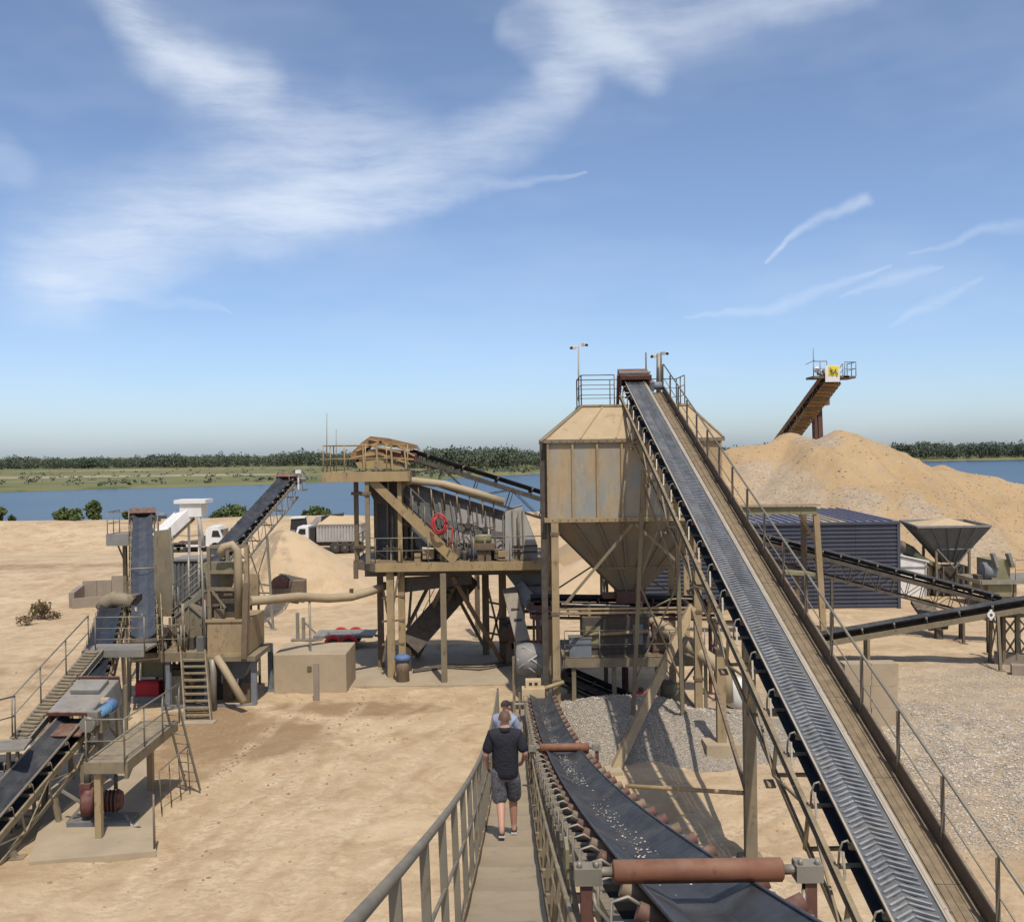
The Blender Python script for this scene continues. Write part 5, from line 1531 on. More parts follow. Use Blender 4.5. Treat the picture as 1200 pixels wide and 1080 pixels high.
    for px, py in ((425, 520), (441, 522), (458, 522), (474, 524)): MB().beam(P(px, py, yy0 - .14), P(px + 2, 549, yy0 - .14), .07, .07, Y).build('hood_post', M['yellow'], t)
    # hopper throat below the top platform
    hood([(426, 562), (470, 562), (462, 590), (440, 590)], 'feed_throat', M['dark'])
    # aerials
    for px, py in ((383, 484), (394, 503)):
        a = P(px, 553, yf + .3); b = P(px, py, yf + .3); MB().tube(a, b, .022, 6, .012).build('aerial', M['galv'], t)
    # chutes on the right below the platform
    A = P(597, 690, 41.2); B = P(613, 752, 38.8)
    MB().beam(A, B, .55, .16, Vector((0, -1, .6)).normalized()).build('chute_trough', M['galv'], t)
    for f in (.42, .62): q = A.lerp(B, f); MB().box(q + Vector((0, -.1, .06)), (.3, .06, .1)).build('chute_bolt', M['dark'], t)
    MB().beam(B, B + Z * -.55 + Vector((0, -.1, 0)), .5, .3).build('chute_spout', M['grey'], t)
    MB().beam(Vector((B.x - .3, B.y, -.1)), Vector((B.x - .3, B.y, B.z)), .1, .1).build('chute_post', M['khaki'], t)
    pl([P(592, 672, 41.5), P(640, 668, 41.5), P(640, 682, 41.5), P(606, 690, 41.5)], 41.5, 43.2, 'collecting_box', M['slate'])
    MB().beam(P(604, 690, 41.6), P(640, 690, 41.6), 1.0, .3, Z).build('collecting_tray', M['slate'], t)
    MB().beam(P(606, 686, 41.3), P(640, 728, 40.2), .6, .14, Y).build('side_chute', M['bluegrey'], t)
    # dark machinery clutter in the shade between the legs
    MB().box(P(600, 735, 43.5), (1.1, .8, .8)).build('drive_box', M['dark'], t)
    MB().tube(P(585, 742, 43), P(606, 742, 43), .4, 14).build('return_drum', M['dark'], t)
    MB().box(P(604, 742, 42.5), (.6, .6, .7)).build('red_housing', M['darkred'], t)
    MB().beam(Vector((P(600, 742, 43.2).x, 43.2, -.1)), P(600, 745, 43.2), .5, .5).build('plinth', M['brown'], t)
    # packed small machinery: conduits, brackets, hand wheels, cable runs
    r_ = random.Random(5)
    for _ in range(26):
        px = r_.uniform(480, 628); py = r_.uniform(608, 650); y = yf + r_.uniform(.35, 1.0); q = P(px, py, y); k = r_.random()
        q.z = max(q.z, zp + .1)
        if k < .45: MB().tube(Vector((q.x, y, zp)), Vector((q.x, y, q.z + r_.uniform(.2, .7))), r_.uniform(.02, .05), 6).build('conduit', M[r_.choice(['khaki', 'brown', 'galv', 'dark'])], t)
        elif k < .8: MB().box(Vector((q.x, y, zp + r_.uniform(.12, .3))), (r_.uniform(.15, .5), r_.uniform(.15, .3), r_.uniform(.2, .55))).build('equipment_box', M[r_.choice(['khaki', 'brown', 'slate', 'tan'])], t)
        else: MB().path([Vector((q.x, y, zp)), Vector((q.x + .05, y, q.z)), Vector((q.x + .5, y + .2, q.z + .2)), Vector((q.x + .9, y + .5, zp + .3))], .03, 6).build('hose', M['dark'], t)
    for _ in range(18):
        px = r_.uniform(440, 492); py = r_.uniform(585, 650); y = yf + r_.uniform(1.2, 2.5); q = P(px, py, y)
        if r_.random() < .6: MB().beam(Vector((q.x, y, zp)), Vector((q.x, y, q.z + .4)), .07, .07).build('stanchion', M[r_.choice(['khaki', 'brown', 'galv'])], t)
        else: MB().beam(q, q + Vector((r_.uniform(.4, 1.1), 0, r_.uniform(-.3, .3))), .07, .09).build('cross_member', M[r_.choice(['khaki', 'tan', 'brown'])], t)
    for px, py0_, py1_, y in ((560, 675, 690, 41), (548, 690, 712, 43.2), (600, 700, 760, 43), (607, 690, 748, 42), (625, 690, 770, 42), (634, 700, 760, 42.5)):
        MB().beam(P(px, py0_, y), P(px + 1, py1_, y), .1, .1).build('hanger', M['brown'], t)
    for py in (705, 722, 741): MB().beam(P(572, py, 44), P(592, py + 4, 43.6), .08, .08).build('tie', M['khaki'], t)
    for px0, px1, py in ((596, 640, 716), (598, 636, 735), (604, 640, 752)): MB().beam(P(px0, py, 42.6), P(px1, py, 42.6), .12, .14).build('tie', M['brown'], t)
    for k in range(3):
        a = G(475, 790); MB().path([(a.x + .3, a.y + k * .2, .09), (a.x + 1.6, a.y + .8 + k * .3, .09), (a.x + 3.0, a.y + .3 + k * .5, .09), (a.x + 4.6, a.y + 1.5 + k * .2, .09), (a.x + 5.4, a.y + 3, .3)], .035, 6).build('ground_hose', M['dark'], t)
    return t


build_tower()
# coiled hose hanging at the tower stair
c = P(514, 614, 40.15); c.y = 40.28
t = thing('hose_coil', 'coiled red hose hanging on the screening tower railing', 'hose', c)
for k in range(5):
    r = .36 - .03 * k; pts = [(c.x + r * (.85 + .06 * (k % 2)) * math.cos(a) + .035 * (k % 3), c.y - .03 * k, c.z + r * 1.15 * math.sin(a) - .05 * (k % 2)) for a in np.linspace(0, 2 * math.pi * .985, 24)]
    MB().path(pts, .028, 6).build('hose_loop', M['redhose'], t)
MB().path([(c.x + .4, c.y, c.z - .1), (c.x + .55, c.y, c.z - .2), (c.x + .5, c.y, c.z - .6), (c.x + .35, c.y, c.z - .9)], .035, 6).build('hose_end', M['redhose'], t)
MB().tube((c.x, c.y + .2, c.z + .35), (c.x, c.y - .2, c.z + .35), .03, 6).build('hook', M['dark'], t)
# blue-topped valve barrel by the front leg
g = G(470, 797)
t = thing('valve_barrel', 'rusty barrel with a blue cap at the foot of the screening tower', 'barrel', (g.x + .1, g.y - .3, 0))
p = Vector((g.x + .1, g.y - .3, -.03))
MB().lathe(p, (0, 0, 1), [(0, .24), (.05, .27), (.42, .25), (.46, .27), (.88, .25)], 14).build('shell', M['brown'], t)
MB().lathe(p + Z * .88, (0, 0, 1), [(0, .26), (.05, .32), (.16, .31), (.24, .16)], 14).build('cap', M['bluepaint'], t)
# incoming belt feeding the tower from behind the silo
conveyor('feed_conveyor', 'dark trussed belt conveyor feeding the top of the screening tower from the right', P(720, 606, 43.0), P(480, 530, 41.8), .75, 'dark', 'belt', truss=.75, idler=1.3, legs=((.02, .1),), head=False, bay=1.3, mroll='brown')
# concrete apron below the tower
p0 = G(372, 806); p1 = G(640, 776)
mb = MB(); mb.box2((p0.x, p0.y, -.2), (p1.x + .2, 47, .045)); mb.solo('concrete_slab', M['slab'], 'sandy concrete apron under the screening tower legs', 'slab')


# ================================================================ LEFT PLANT
def extr(t, pts, y0, y1, nm, m):
    """polygon given in photo pixels at depth y0, extruded back to y1"""
    q = [P(px, py, y0) for px, py in pts]; k = len(q)
    b = [Vector((p.x, y1, p.z)) for p in q]
    fs = [tuple(range(k)), tuple(range(2 * k - 1, k - 1, -1))] + [(i, i + k, (i + 1) % k + k, (i + 1) % k) for i in range(k)]
    return MB().add(q + b, fs).build(nm, m, t)


# steep conveyor rising away from the viewer
S0 = P(168, 748, 35.2); S1 = P(167, 604, 45.6)
steep = conveyor('steep_conveyor', 'steep slate-coloured belt conveyor rising away beside the grey side wall', S0, S1, .82, 'khaki', 'beltblue', truss=.6, idler=.8, legs=((.55, .1), (.95, .15)), mroll='khaki', headm='rustdark')
u, v, n = belt_frame(S0, S1)
MB().quad(S0 + v * .62 - n * 1.0, S1 + v * .62 - n * 1.1, S1 + v * .62 + n * .1, S0 + v * .62 + n * .05, .04).build('side_plate', M['khaki'], steep)
for i in range(9):
    q = S0.lerp(S1, .08 + i * .105); MB().beam(q + v * .655 - n * 1.0, q + v * .655 + n * .05, .05, .05, u).build('side_rib', M['khaki'], steep)
q = S0.lerp(S1, .45) + n * .2
MB().path([q - v * .42 + n * -.02, q - v * .42 + n * .1, q + v * .42 + n * .1, q + v * .42 + n * -.02], .03, 6).build('belt_hoop', M['galv'], steep)
# grey outer wall at its right
t = thing('panel_wall', 'dark grey-brown panel wall standing right of the steep conveyor', 'wall', P(192, 760, 38) * 1)
t.location.z = 0
for k in range(0):
    ya = 37.6 + k * 2.0; yb_ = ya + 1.96
    x = P(186, 700, 38).x
    zt = lerp(P(190, 652, 37.6).z, P(190, 618, 45.6).z, k / 4 + .12); zl = 1.6
    MB().box2((x, ya, zl), (x + .06, yb_, zt)).build('panel', M['khaki'], t)
    MB().box2((x + .06, ya, 0 - .1), (x + .16, ya + .12, zt)).build('post', M['khaki'], t)
extr(t, [(180, 622), (199, 620), (206, 722), (181, 722)], 38.4, 38.5, 'front_panel', M['khaki'])
for px in (199, 206):
    pass
MB().beam(P(199, 618, 38.3), P(207, 724, 38.3), .06, .06, Vector((0, 1, 0))).build('edge_post', M['galv'], t)
for px in (183, 203):
    q = P(px, 722, 38.45); MB().beam((q.x, 38.45, -.1), q + Z * .1, .1, .1).build('post', M['khaki'], t)
# head platform
c = P(140, 626, 45.0)
t = thing('head_platform', 'small railed platform hanging left of the steep conveyor head', 'platform', (c.x, 45.4, 0))
platform((c.x - .45, 44.8), (c.x + .5, 46.2), c.z, t, M['galv'], fascia=.5, mf=M['grey'])
railing([(c.x + .5, 44.8, c.z), (c.x - .45, 44.8, c.z), (c.x - .45, 46.2, c.z)], t, M['rail'], 1.0, .9, 1)
MB().ibeam((c.x, 45.6, -.1), (c.x, 45.6, c.z - .3), .16, .16, .015, Vector((0, 1, 0))).build('column', M['khaki'], t)
MB().beam((c.x, 45.6, c.z - 1.3), (c.x - .4, 45.6, c.z - .3), .06, .06).build('bracket', M['khaki'], t)

# washing plant block: platform, tanks, cabin, stair
def build_washer():
    yf = 36.3; yb = 41.0
    x0 = P(153, 768, yf).x; x1 = P(243, 768, yf).x; xr = P(298, 768, yf).x
    zp = P(200, 765, yf).z
    t = thing('washing_plant', 'khaki sand washing plant with railed platform, tanks, pipes and steep stair', 'plant', ((x0 + xr) / 2, 38, 0))
    platform((x0, yf), (x1, yb), zp, t, M['khaki'], fascia=.32, mf=M['khaki'], nplates=3)
    railing([(x0, yf, zp), (P(216, 740, yf).x, yf, zp)], t, M['rail'], 1.0, 1.0, 1, .02)
    railing([(x0, yf + 1.4, zp), (x0, yf, zp)], t, M['rail'], 1.0, 1.0, 1, .02)
    # big tan tank on the right
    tx0, tx1 = P(244, 727, yf).x, P(290, 727, yf).x
    z0 = P(265, 766, yf).z; z1 = P(265, 726, yf).z
    MB().box2((tx0, yf - .15, z0), (tx1 + .05, yf + 2.2, z1)).build('water_tank', M['tan'], t)
    for zz in (z0, z1): MB().box2((tx0 - .05, yf - .2, zz - .05), (tx1 + .05, yf - .15, zz + .05)).build('tank_rim', M['tan'], t)
    MB().box2((tx0 - .1, yf - .25, z0 - .22), (xr + .1, yf + 2.3, z0 - .05)).build('tank_bearer', M['khaki'], t)
    # lower frame and settling box
    for px in (196, 242, 297):
        for y in (yf + .1, yf + 2.6):
            x = P(px, 800, yf).x; MB().ibeam((x, y, -.1), (x, y, zp - .2), .18, .18, .02, Vector((0, 1, 0))).build('leg', M['bluegrey'], t)
            MB().box((x, y, .03), (.4, .4, .06)).build('foot_plate', M['bluegrey'], t)
    MB().box2((P(196, 800, yf).x + .1, yf + .9, .0), (P(240, 800, yf).x - .1, yf + 2.4, zp - .45)).build('sump_box', M['slate'], t)
    extr(t, [(250, 772), (296, 772), (284, 795), (262, 795)], yf + .5, yf + 2.2, 'sump_funnel', M['bluegrey'])
    for px in (222, 232): MB().tube(P(px - 14, 792, yf + .5), P(px - 4, 800, yf + .45), .12, 10).build('pump', M['tan'], t)
    MB().box2((P(196, 820, yf).x, yf, .0), (P(300, 820, yf).x, yf + .12, .12)).build('sill_beam', M['bluegrey'], t)
    # diagonal and upright pipes
    MB().path([P(254, 770, yf - .3), P(262, 782, yf - .5), P(286, 823, yf - .9)], .14, 12).build('drain_pipe', M['pipe'], t)
    MB().path([P(249, 772, yf - .3), P(250, 790, yf - .3), P(250, 832, yf - .4)], .12, 10).build('drain_pipe', M['galv'], t)
    # cabinets with peaked covers behind the railing
    def cab(px0, px1, pyb, pye, pyt, y, m, d=1.0):
        extr(t, [(px0, pyb), (px0, pye), ((px0 + px1) / 2, pyt), (px1, pye), (px1, pyb)], y, y + d, 'sheet_cabinet', M[m])
        for px in (px0, (px0 + px1) / 2, px1): MB().beam(P(px, pyb, y - .03), P(px, pye if px != (px0 + px1) / 2 else pyt, y - .03), .04, .03, Vector((0, 1, 0))).build('cabinet_rib', M['galv'], t)
        MB().beam(P(px0 - 2, pye + 1, y - .05), P((px0 + px1) / 2, pyt, y - .05), .06, .05, Vector((0, 1, 0))).build('cover_edge', M['galv'], t)
        MB().beam(P((px0 + px1) / 2, pyt, y - .05), P(px1 + 2, pye + 1, y - .05), .06, .05, Vector((0, 1, 0))).build('cover_edge', M['galv'], t)
    cab(206, 236, 758, 722, 708, yf + 1.2, 'khaki')
    MB().box(P(220, 762, yf + 1.0), (.9, .3, .25)).build('small_motor', M['tan'], t)
    MB().box(P(184, 752, yf + .9), (.7, .5, .45)).build('tail_box', M['black'], t)
    MB().tube(P(186, 757, yf + .6), P(194, 756, yf + .6), .14, 10).build('tail_pulley', M['palegrey'], t)
    MB().box(P(165, 756, yf + .5), (.75, .5, .7)).build('tail_cover', M['green'], t)
    # cyclone frame above the tank
    for px, y in ((246, yf + .1), (290, yf + .1), (246, yf + 2.1), (291, yf + 2.1), (268, yf + 2.1)):
        a = P(px, 727, y); b = P(px, 640, y); MB().beam(Vector((a.x, y, z1 - .1)), Vector((a.x, y, b.z)), .12, .12).build('frame_post', M['khaki' if px < 280 else 'tan'], t)
    for py in (640, 670, 690):
        MB().beam(P(246, py, yf + .1), P(291, py, yf + .1), .1, .12).build('frame_beam', M['khaki'], t); MB().beam(P(246, py, yf + 2.1), P(291, py, yf + 2.1), .1, .12).build('frame_beam', M['khaki'], t)
    MB().path([P(257, 650, yf - .05), P(262, 641, yf - .05), P(272, 638, yf - .05), P(278, 645, yf - .05), P(279, 660, yf - .05), P(280, 725, yf - .05)], .15, 12).build('riser_pipe', M['pipe'], t)
    for px, py in ((254, 672), (264, 676)):
        q = P(px, py, yf + .9); MB().lathe(q + Z * -.9, (0, 0, 1), [(0, .08), (.7, .30), (1.2, .32), (1.3, .2)], 14).build('cyclone', M['grey' if px < 260 else 'khaki'], t)
    MB().box(P(258, 700, yf + 1.1), (1.1, .8, .5)).build('launder', M['brown'], t)
    MB().box(P(270, 712, yf + .8), (.5, .6, .7)).build('launder', M['dark'], t)
    MB().box(P(262, 664, yf + .5), (1.3, .5, .35)).build('collector', M['green'], t)
    MB().beam(P(247, 690, yf), P(264, 712, yf), .07, .07, Vector((0, 1, 0))).build('frame_brace', M['khaki'], t)
    # right tall rusty column
    MB().ibeam(Vector((P(289, 760, yf).x, yf - .33, z0 - .1)), P(289, 683, yf - .33), .2, .2, .02, Vector((0, 1, 0))).build('column', M['brown'], t)
    # stair in front: steep flight of treads
    g = G(233, 846); tp = P(227, 756, yf - .05); tp.z = zp + .02
    w = .86
    for k in (-1, 1):
        a = Vector((g.x + k * w / 2, g.y, -.08)); b = Vector((tp.x + k * w / 2, yf - .08, zp + .1))
        MB().beam(a, b, .05, .16, Vector((0, -1, 0))).build('stair_stringer', M['khaki'], t)
    for i in range(1, 10):
        f = i / 10; c = Vector((g.x, g.y, 0)).lerp(Vector((tp.x, yf - .08, zp)), f); MB().box(c, (w - .06, .2, .045)).build('tread', M['khaki'], t)
    MB().box((g.x, g.y - .15, .02), (1.2, .5, .08)).build('stair_pad', M['slab'], t)
    for k in (-1, 1):
        a = Vector((g.x + k * w / 2, g.y, 0)); b = Vector((tp.x + k * w / 2, yf - .08, zp))
        MB().tube(b + Z * .0, b + Z * 1.9 if k > 0 else b + Z * 1.0, .03, 6).build('stair_post', M['galv'], t)
    # access stair going up behind
    stair(P(206, 718, yf + 1.6), P(238, 690, yf + 2.2), .6, t, M['galv'], M['rail'])
    MB().path([P(240, 760, yf - .1), P(238, 700, yf - .1), P(236, 645, yf - .1)], .04, 6).build('stair_post', M['galv'], t)
    # grey corrugated tank behind
    tx0, tx1 = P(203, 655, yf + 3.2).x, P(236, 655, yf + 3.2).x
    zz0, zz1 = zp, P(220, 657, yf + 3.2).z
    MB().box2((tx0, yf + 3.2, zz0), (tx1, yf + 4.6, zz1)).build('clarifier', M['slate'], t)
    for i in range(7):
        x = lerp(tx0, tx1, (i + .5) / 7); MB().box2((x - .04, yf + 3.13, zz0), (x + .04, yf + 3.2, zz1 - .1)).build('clarifier_rib', M['slate'], t)
    MB().box2((tx0 - .1, yf + 3.1, zz1), (tx1 + .1, yf + 4.7, zz1 + .08)).build('clarifier_lid', M['grey'], t)
    railing([(tx0, yf + 3.2, zz1 + .08), (tx1, yf + 3.2, zz1 + .08)], t, M['rail'], .9, .9, 1, .018, pr=.018)
    for px in (222, 234): MB().tube(P(px, 750, yf + 3.0), P(px - 1, 650, yf + 3.0), .05, 6).build('vent_pipe', M['galv'], t)
    r_ = random.Random(9)
    for _ in range(34):
        px = r_.uniform(158, 292); up_ = px > 242
        py = r_.uniform(690, 724) if up_ else r_.uniform(735, 762); y = yf + r_.uniform(.2, 2.4); q = P(px, py, y); k = r_.random(); zb0 = z1 if up_ else zp
        if k < .4: MB().tube(Vector((q.x, y, zb0)), Vector((q.x, y, max(q.z, zb0) + r_.uniform(.3, 1.1))), r_.uniform(.025, .06), 6).build('conduit', M[r_.choice(['khaki', 'brown', 'galv', 'dark'])], t)
        elif k < .75: h = r_.uniform(.25, .7); MB().box(Vector((q.x, y, zb0 + h / 2)), (r_.uniform(.2, .5), r_.uniform(.2, .4), h)).build('equipment_box', M[r_.choice(['khaki', 'brown', 'slate', 'dark'])], t)
        else: MB().path([Vector((q.x, y, zb0)), Vector((q.x + .05, y, zb0 + .7)), Vector((q.x + .4, y + .2, zb0 + .9)), Vector((q.x + .7, y + .4, zb0 + .2))], .03, 6).build('hose', M['dark'], t)
    for _ in range(10):
        px = r_.uniform(200, 292); y = yf + r_.uniform(.4, 1.8); x = P(px, 800, y).x; h = r_.uniform(.4, 1.6)
        MB().box((x, y, h / 2), (r_.uniform(.2, .6), .3, h)).build('lower_unit', M[r_.choice(['dark', 'slate', 'brown'])], t)
    return zp, yf
WZP, WYF = build_washer()

# red guard box on the ground
g = G(172, 822)
t = thing('red_guard', 'bright red sheet-metal guard box under the steep conveyor tail', 'guard', (g.x, g.y, 0))
q = P(172, 809, g.y)
MB().box((q.x, g.y + .3, q.z), (.86, .55, .52)).build('cover', M['red'], t)
MB().box((q.x, g.y + .3, q.z + .28), (.80, .48, .05)).build('lid', M['red'], t)
MB().box((q.x, g.y + .3, .1), (1.1, .8, .2)).build('skid', M['grey'], t)
for s in (-1, 1): MB().box((q.x + s * .5, g.y + .45, 1.0), (.08, .1, 2.1)).build('upright', M['dark'], t)
MB().box((q.x, g.y + .75, q.z + .65), (.8, .3, .55)).build('tail_hood', M['green'], t)

# white covered conveyor behind
A = P(182, 634, 60.0); B = P(222, 597, 62.0)
t = thing('white_covered_conveyor', 'white covered conveyor rising to the right behind the panel wall', 'conveyor', (B.x, 62, 0))
MB().beam(A, B, 1.0, .62).build('white_cover', M['white'], t)
MB().beam(A - Z * .47, B - Z * .47, .9, .28).build('trough', M['khaki'], t)
MB().box(P(227, 595, 62), (1.3, 1.3, 1.0)).build('head_hood', M['white'], t)
MB().box(P(227, 587, 62), (1.9, 1.6, .22)).build('hood_roof', M['white'], t)
for px, pyb in ((233, 690), (221, 690)):
    q = P(px, 604, 62.4); MB().beam((q.x, 62.4, -.1), q, .13, .13).build('leg', M['white'], t)
MB().beam((A.x, 60, -.1), A - Z * .5, .16, .16).build('leg', M['khaki'], t)
MB().path([P(232, 600, 61.5), P(235, 620, 61.4), P(239, 640, 61.4)], .12, 8).build('spout', M['palegrey'], t)

# stacker with dark belt over the sand heap
stk = conveyor('stacker_conveyor', 'steep dark stacker conveyor with lattice frame discharging onto the pale sand heap', P(238, 672, 45.5), P(337, 561, 58.0), .85, 'galv', 'belt', truss=.9, idler=.9, legs=((.06, .1), (.55, .25)), bay=1.0, headm='darkred', mroll='galv')
c = P(350, 573, 58); 
t = stk
MB().box2((c.x - .5, 57.4, c.z - .1), (c.x + .35, 58.8, c.z)).build('service_deck', M['grey'], t)
MB().beam((c.x - .45, 57.5, c.z - .05), (c.x - 1.0, 57.5, c.z - .7), .07, .07).build('deck_bracket', M['galv'], t)
railing([(c.x - .4, 57.4, c.z), (c.x + .35, 57.4, c.z)], t, M['rail'], .9, .7, 1, .018, pr=.018)
MB().box((c.x + .1, 57.5, c.z + .45), (.08, .08, .9)).build('lamp_post', M['white'], t); MB().box((c.x + .12, 57.45, c.z + 1.0), (.30, .24, .2)).build('lamp', M['white'], t)

# long pipe from the washing plant to the tower
pts = [P(292, 704, 36.6), P(320, 702, 37.5), P(350, 699, 38.6), P(385, 701, 39.6), P(412, 699, 40.2), P(436, 692, 40.8), P(452, 686, 41.2)]
t = thing('long_pipe', 'long dusty pipe sagging from the washing plant across to the screening tower', 'pipe', (pts[2].x, pts[2].y, 0))
MB().path(pts, .17, 12).build('pipe_run', M['pipe'], t)
MB().box(pts[4] + Z * .22, (.14, .14, .2)).build('valve', M['dark'], t)
q = P(360, 745, 38.9); MB().tube((pts[2].x + .35, 38.9, -.1), (pts[2].x + .35, 38.9, pts[2].z - .1), .045, 8).build('prop', M['galv'], t)
# hose reel on the pipe run
c = P(329, 685, 60.0); t = thing('cable_reel', 'dark reddish cable reel with box beside the foot of the sand heap', 'reel', (c.x, 60, 0))
zg = max(0, float(pile_left(c.x, 60.0)))
MB().lathe(c + Vector((0, -.25, 0)), (0, 1, 0), [(0, .35), (.02, .55), (.08, .55), (.1, .34), (.5, .34), (.54, .55), (.6, .55), (.62, .35)], 16).build('drum', M['rustdark'], t)
MB().box(c + Vector((1.0, 0, -.2)), (.9, .7, .9)).build('box', M['brown'], t)
MB().box((c.x + .3, 60, (zg + c.z - .4) / 2), (1.6, .8, max(.2, c.z - .35 - zg + .4))).build('stand', M['brown'], t)
MB().beam(c + Vector((-1.6, -.1, .15)), c + Vector((-.2, -.1, -.1)), .1, .1).build('feed_arm', M['khaki'], t)
g = G(300, 775); 
t = thing('panel_screen', 'pale wooden screen panel right of the washing plant column', 'panel', (P(298, 690, 40).x, 40, 0))
MB().box2((P(292, 690, 40).x, 39.95, P(298, 708, 40).z), (P(303, 690, 40).x, 40.05, P(298, 672, 40).z)).build('board', M['tan'], t)
for px in (293, 302): x = P(px, 690, 40).x; MB().beam((x, 40.1, -.1), (x, 40.1, P(298, 673, 40).z), .08, .08).build('post', M['brown'], t)

# concrete block and the thin posts
g0 = G(321, 813); g1 = G(402, 818); zt = P(360, 766, g0.y).z
t = thing('concrete_block', 'large square concrete block standing on the sand left of the screening tower', 'block')
t.location = ((g0.x + g1.x) / 2, g0.y + 1.2, 0)
bm_ = MB().box2((g0.x, g0.y, -.2), (g1.x, g0.y + 2.3, zt)); o = bm_.build('block', M['concrete'], t)
bv = o.modifiers.new('bevel', 'BEVEL'); bv.width = .035; bv.segments = 2
MB().box((g0.x + 1.35, g0.y - .02, .95), (.16, .06, .16)).build('recess_plate', M['brown'], t)
g = G(371, 822); MB().beam((g.x, g.y, -.1), (g.x, g.y, P(371, 777, g.y).z), .2, .1, Vector((0, 1, 0))).solo('steel_post', M['wallgrey'], 'short grey steel post in front of the concrete block', 'post')
g = G(349, 750)
t = thing('steel_bracket', 'upright grey steel bracket standing behind the concrete block beside the trailer', 'bracket', (g.x, g.y, 0))
for dx in (0, .28): MB().ibeam((g.x + dx, g.y, -.1), (g.x + dx, g.y, P(349, 718 + dx * 20, g.y).z), .14, .16, .02, Vector((0, 1, 0))).build('upright', M['galv'], t)
MB().beam((g.x + .3, g.y, .9), (g.x + 1.1, g.y, .1), .08, .08).build('stay', M['galv'], t); MB().box((g.x + .45, g.y, .03), (1.5, .4, .08)).build('base', M['galv'], t)

# red car trailer
g = G(408, 762)
t = thing('car_trailer', 'low grey car trailer with bright red mudguards parked behind the concrete block', 'trailer', (g.x, g.y + .8, 0))
zb_ = .62
def tr(px, py=750): return P(px, py, g.y).x
MB().box2((tr(372), g.y + .1, zb_ - .08), (tr(436), g.y + 1.75, zb_)).build('bed', M['galv'], t)
for i in range(5):
    y = g.y + .15 + i * .33; MB().box2((tr(372), y, zb_ + .002), (tr(437), y + .30, zb_ + .04)).build('bed_plank', M['grey'], t)
for y in (g.y - .12, g.y + 1.95):
    for px in (391, 409):
        wheel((tr(px), y, .30), (0, 1, 0), .30, .2, t)
        c = Vector((tr(px), y, .32)); pts = [c + Vector((.40 * math.cos(a), 0, .40 * math.sin(a))) for a in np.linspace(.15, math.pi - .15, 9)]
        mg = MB(); 
        for a, b in zip(pts, pts[1:]): mg.beam(a, b + (b - a) * .05, .26, .03); mg.quad(a + Vector((0, -.13, 0)), b + Vector((0, -.13, 0)), b.lerp(c, .3) + Vector((0, -.13, 0)), a.lerp(c, .3) + Vector((0, -.13, 0)), .02)
        mg.build('mudguard', M['red'], t)
MB().beam((tr(436), g.y + .9, zb_ - .1), (tr(447), g.y + .9, .45), .1, .1).build('drawbar', M['galv'], t); MB().tube((tr(445), g.y + .9, -.02), (tr(445), g.y + .9, .5), .04, 8).build('jockey_stand', M['galv'], t)
MB().box2((tr(366), g.y + .1, zb_ - .12), (tr(372), g.y + 1.75, zb_ + .05)).build('tail_ramp', M['grey'], t)

# concrete pen at the left
def pen():
    a = G(76, 713); t = thing('concrete_pen', 'low weathered concrete bay wall on the sand left of the steep conveyor', 'wall', (a.x + 2.5, a.y + 2, 0))
    zt = P(76, 694, a.y).z
    b = P(150, 688, a.y + 3.2)
    n = 4
    for i in range(n):
        p = Vector((a.x, a.y + 2.6, 0)).lerp(Vector((b.x + .8, a.y + 3.2, 0)), i / n); q = Vector((a.x, a.y + 2.6, 0)).lerp(Vector((b.x + .8, a.y + 3.2, 0)), (i + 1) / n)
        h = zt + (.25 if i > 1 else 0) + .35
        MB().beam(p + Z * (h / 2 - .15), q + Z * (h / 2 - .15) - (q - p).normalized() * .02, .3, h + .3).build('wall_unit', M['wallgrey'], t)
    MB().beam((a.x, a.y + 2.45, .45), (a.x + .45, a.y - .1, .3), .3, 1.3).build('wing_wall', M['wallgrey'], t)
    MB().beam((a.x + .5, a.y - .1, .22), (b.x + .2, a.y + .6, .30), .35, .75).build('front_wall', M['wallgrey'], t)
pen()


# ================================================================ LOWER LEFT CONVEYOR LINE
LA = P(-75, 1030, 21.0); LB = P(90, 842, 27.0)
low = conveyor('loading_conveyor', 'wide black belt conveyor rising from the lower left corner to a grey hood', LA, LB, .74, 'khaki', 'belt', truss=.55, idler=.85, legs=((.30, .15), (.62, .15), (.85, .12)), head=False, skirt=True, mroll='brown')
u, v, n = belt_frame(LA, LB)
# hood
R3 = Matrix((v, u, n)).transposed()
q = LB + u * .55 + n * .36
t = thing('transfer_hood', 'grey sheet-metal transfer hood with rusty red edges over the belt end', 'hood', (q.x, q.y, 0))
def slab3(c, size, nm, m): return MB().box(c, size, M=R3).build(nm, m, t)
slab3(q, (1.16, 1.7, .05), 'top_sheet', M['grey']); slab3(q - v * .57 - n * .34, (.04, 1.7, .68), 'side_sheet', M['rustdark']); slab3(q + v * .57 - n * .34, (.04, 1.7, .68), 'side_sheet', M['grey'])
slab3(q - u * .87 - n * .02, (1.2, .05, .09), 'front_edge', M['darkred']); slab3(q + u * .35 + n * .1, (.8, .6, .1), 'hatch', M['grey'])
slab3(q - u * 1.2 - n * .3, (1.1, .6, .03), 'flap', M['rustdark']); slab3(q + u * .9 - n * .15, (1.16, .06, .5), 'back_sheet', M['rustdark'])
for s in (-1, 1):
    for uu in (-.8, .8):
        p = q + v * s * .78 + u * uu; MB().beam((p.x, p.y, -.1), p - n * .1, .09, .09).build('leg', M['khaki'], t)
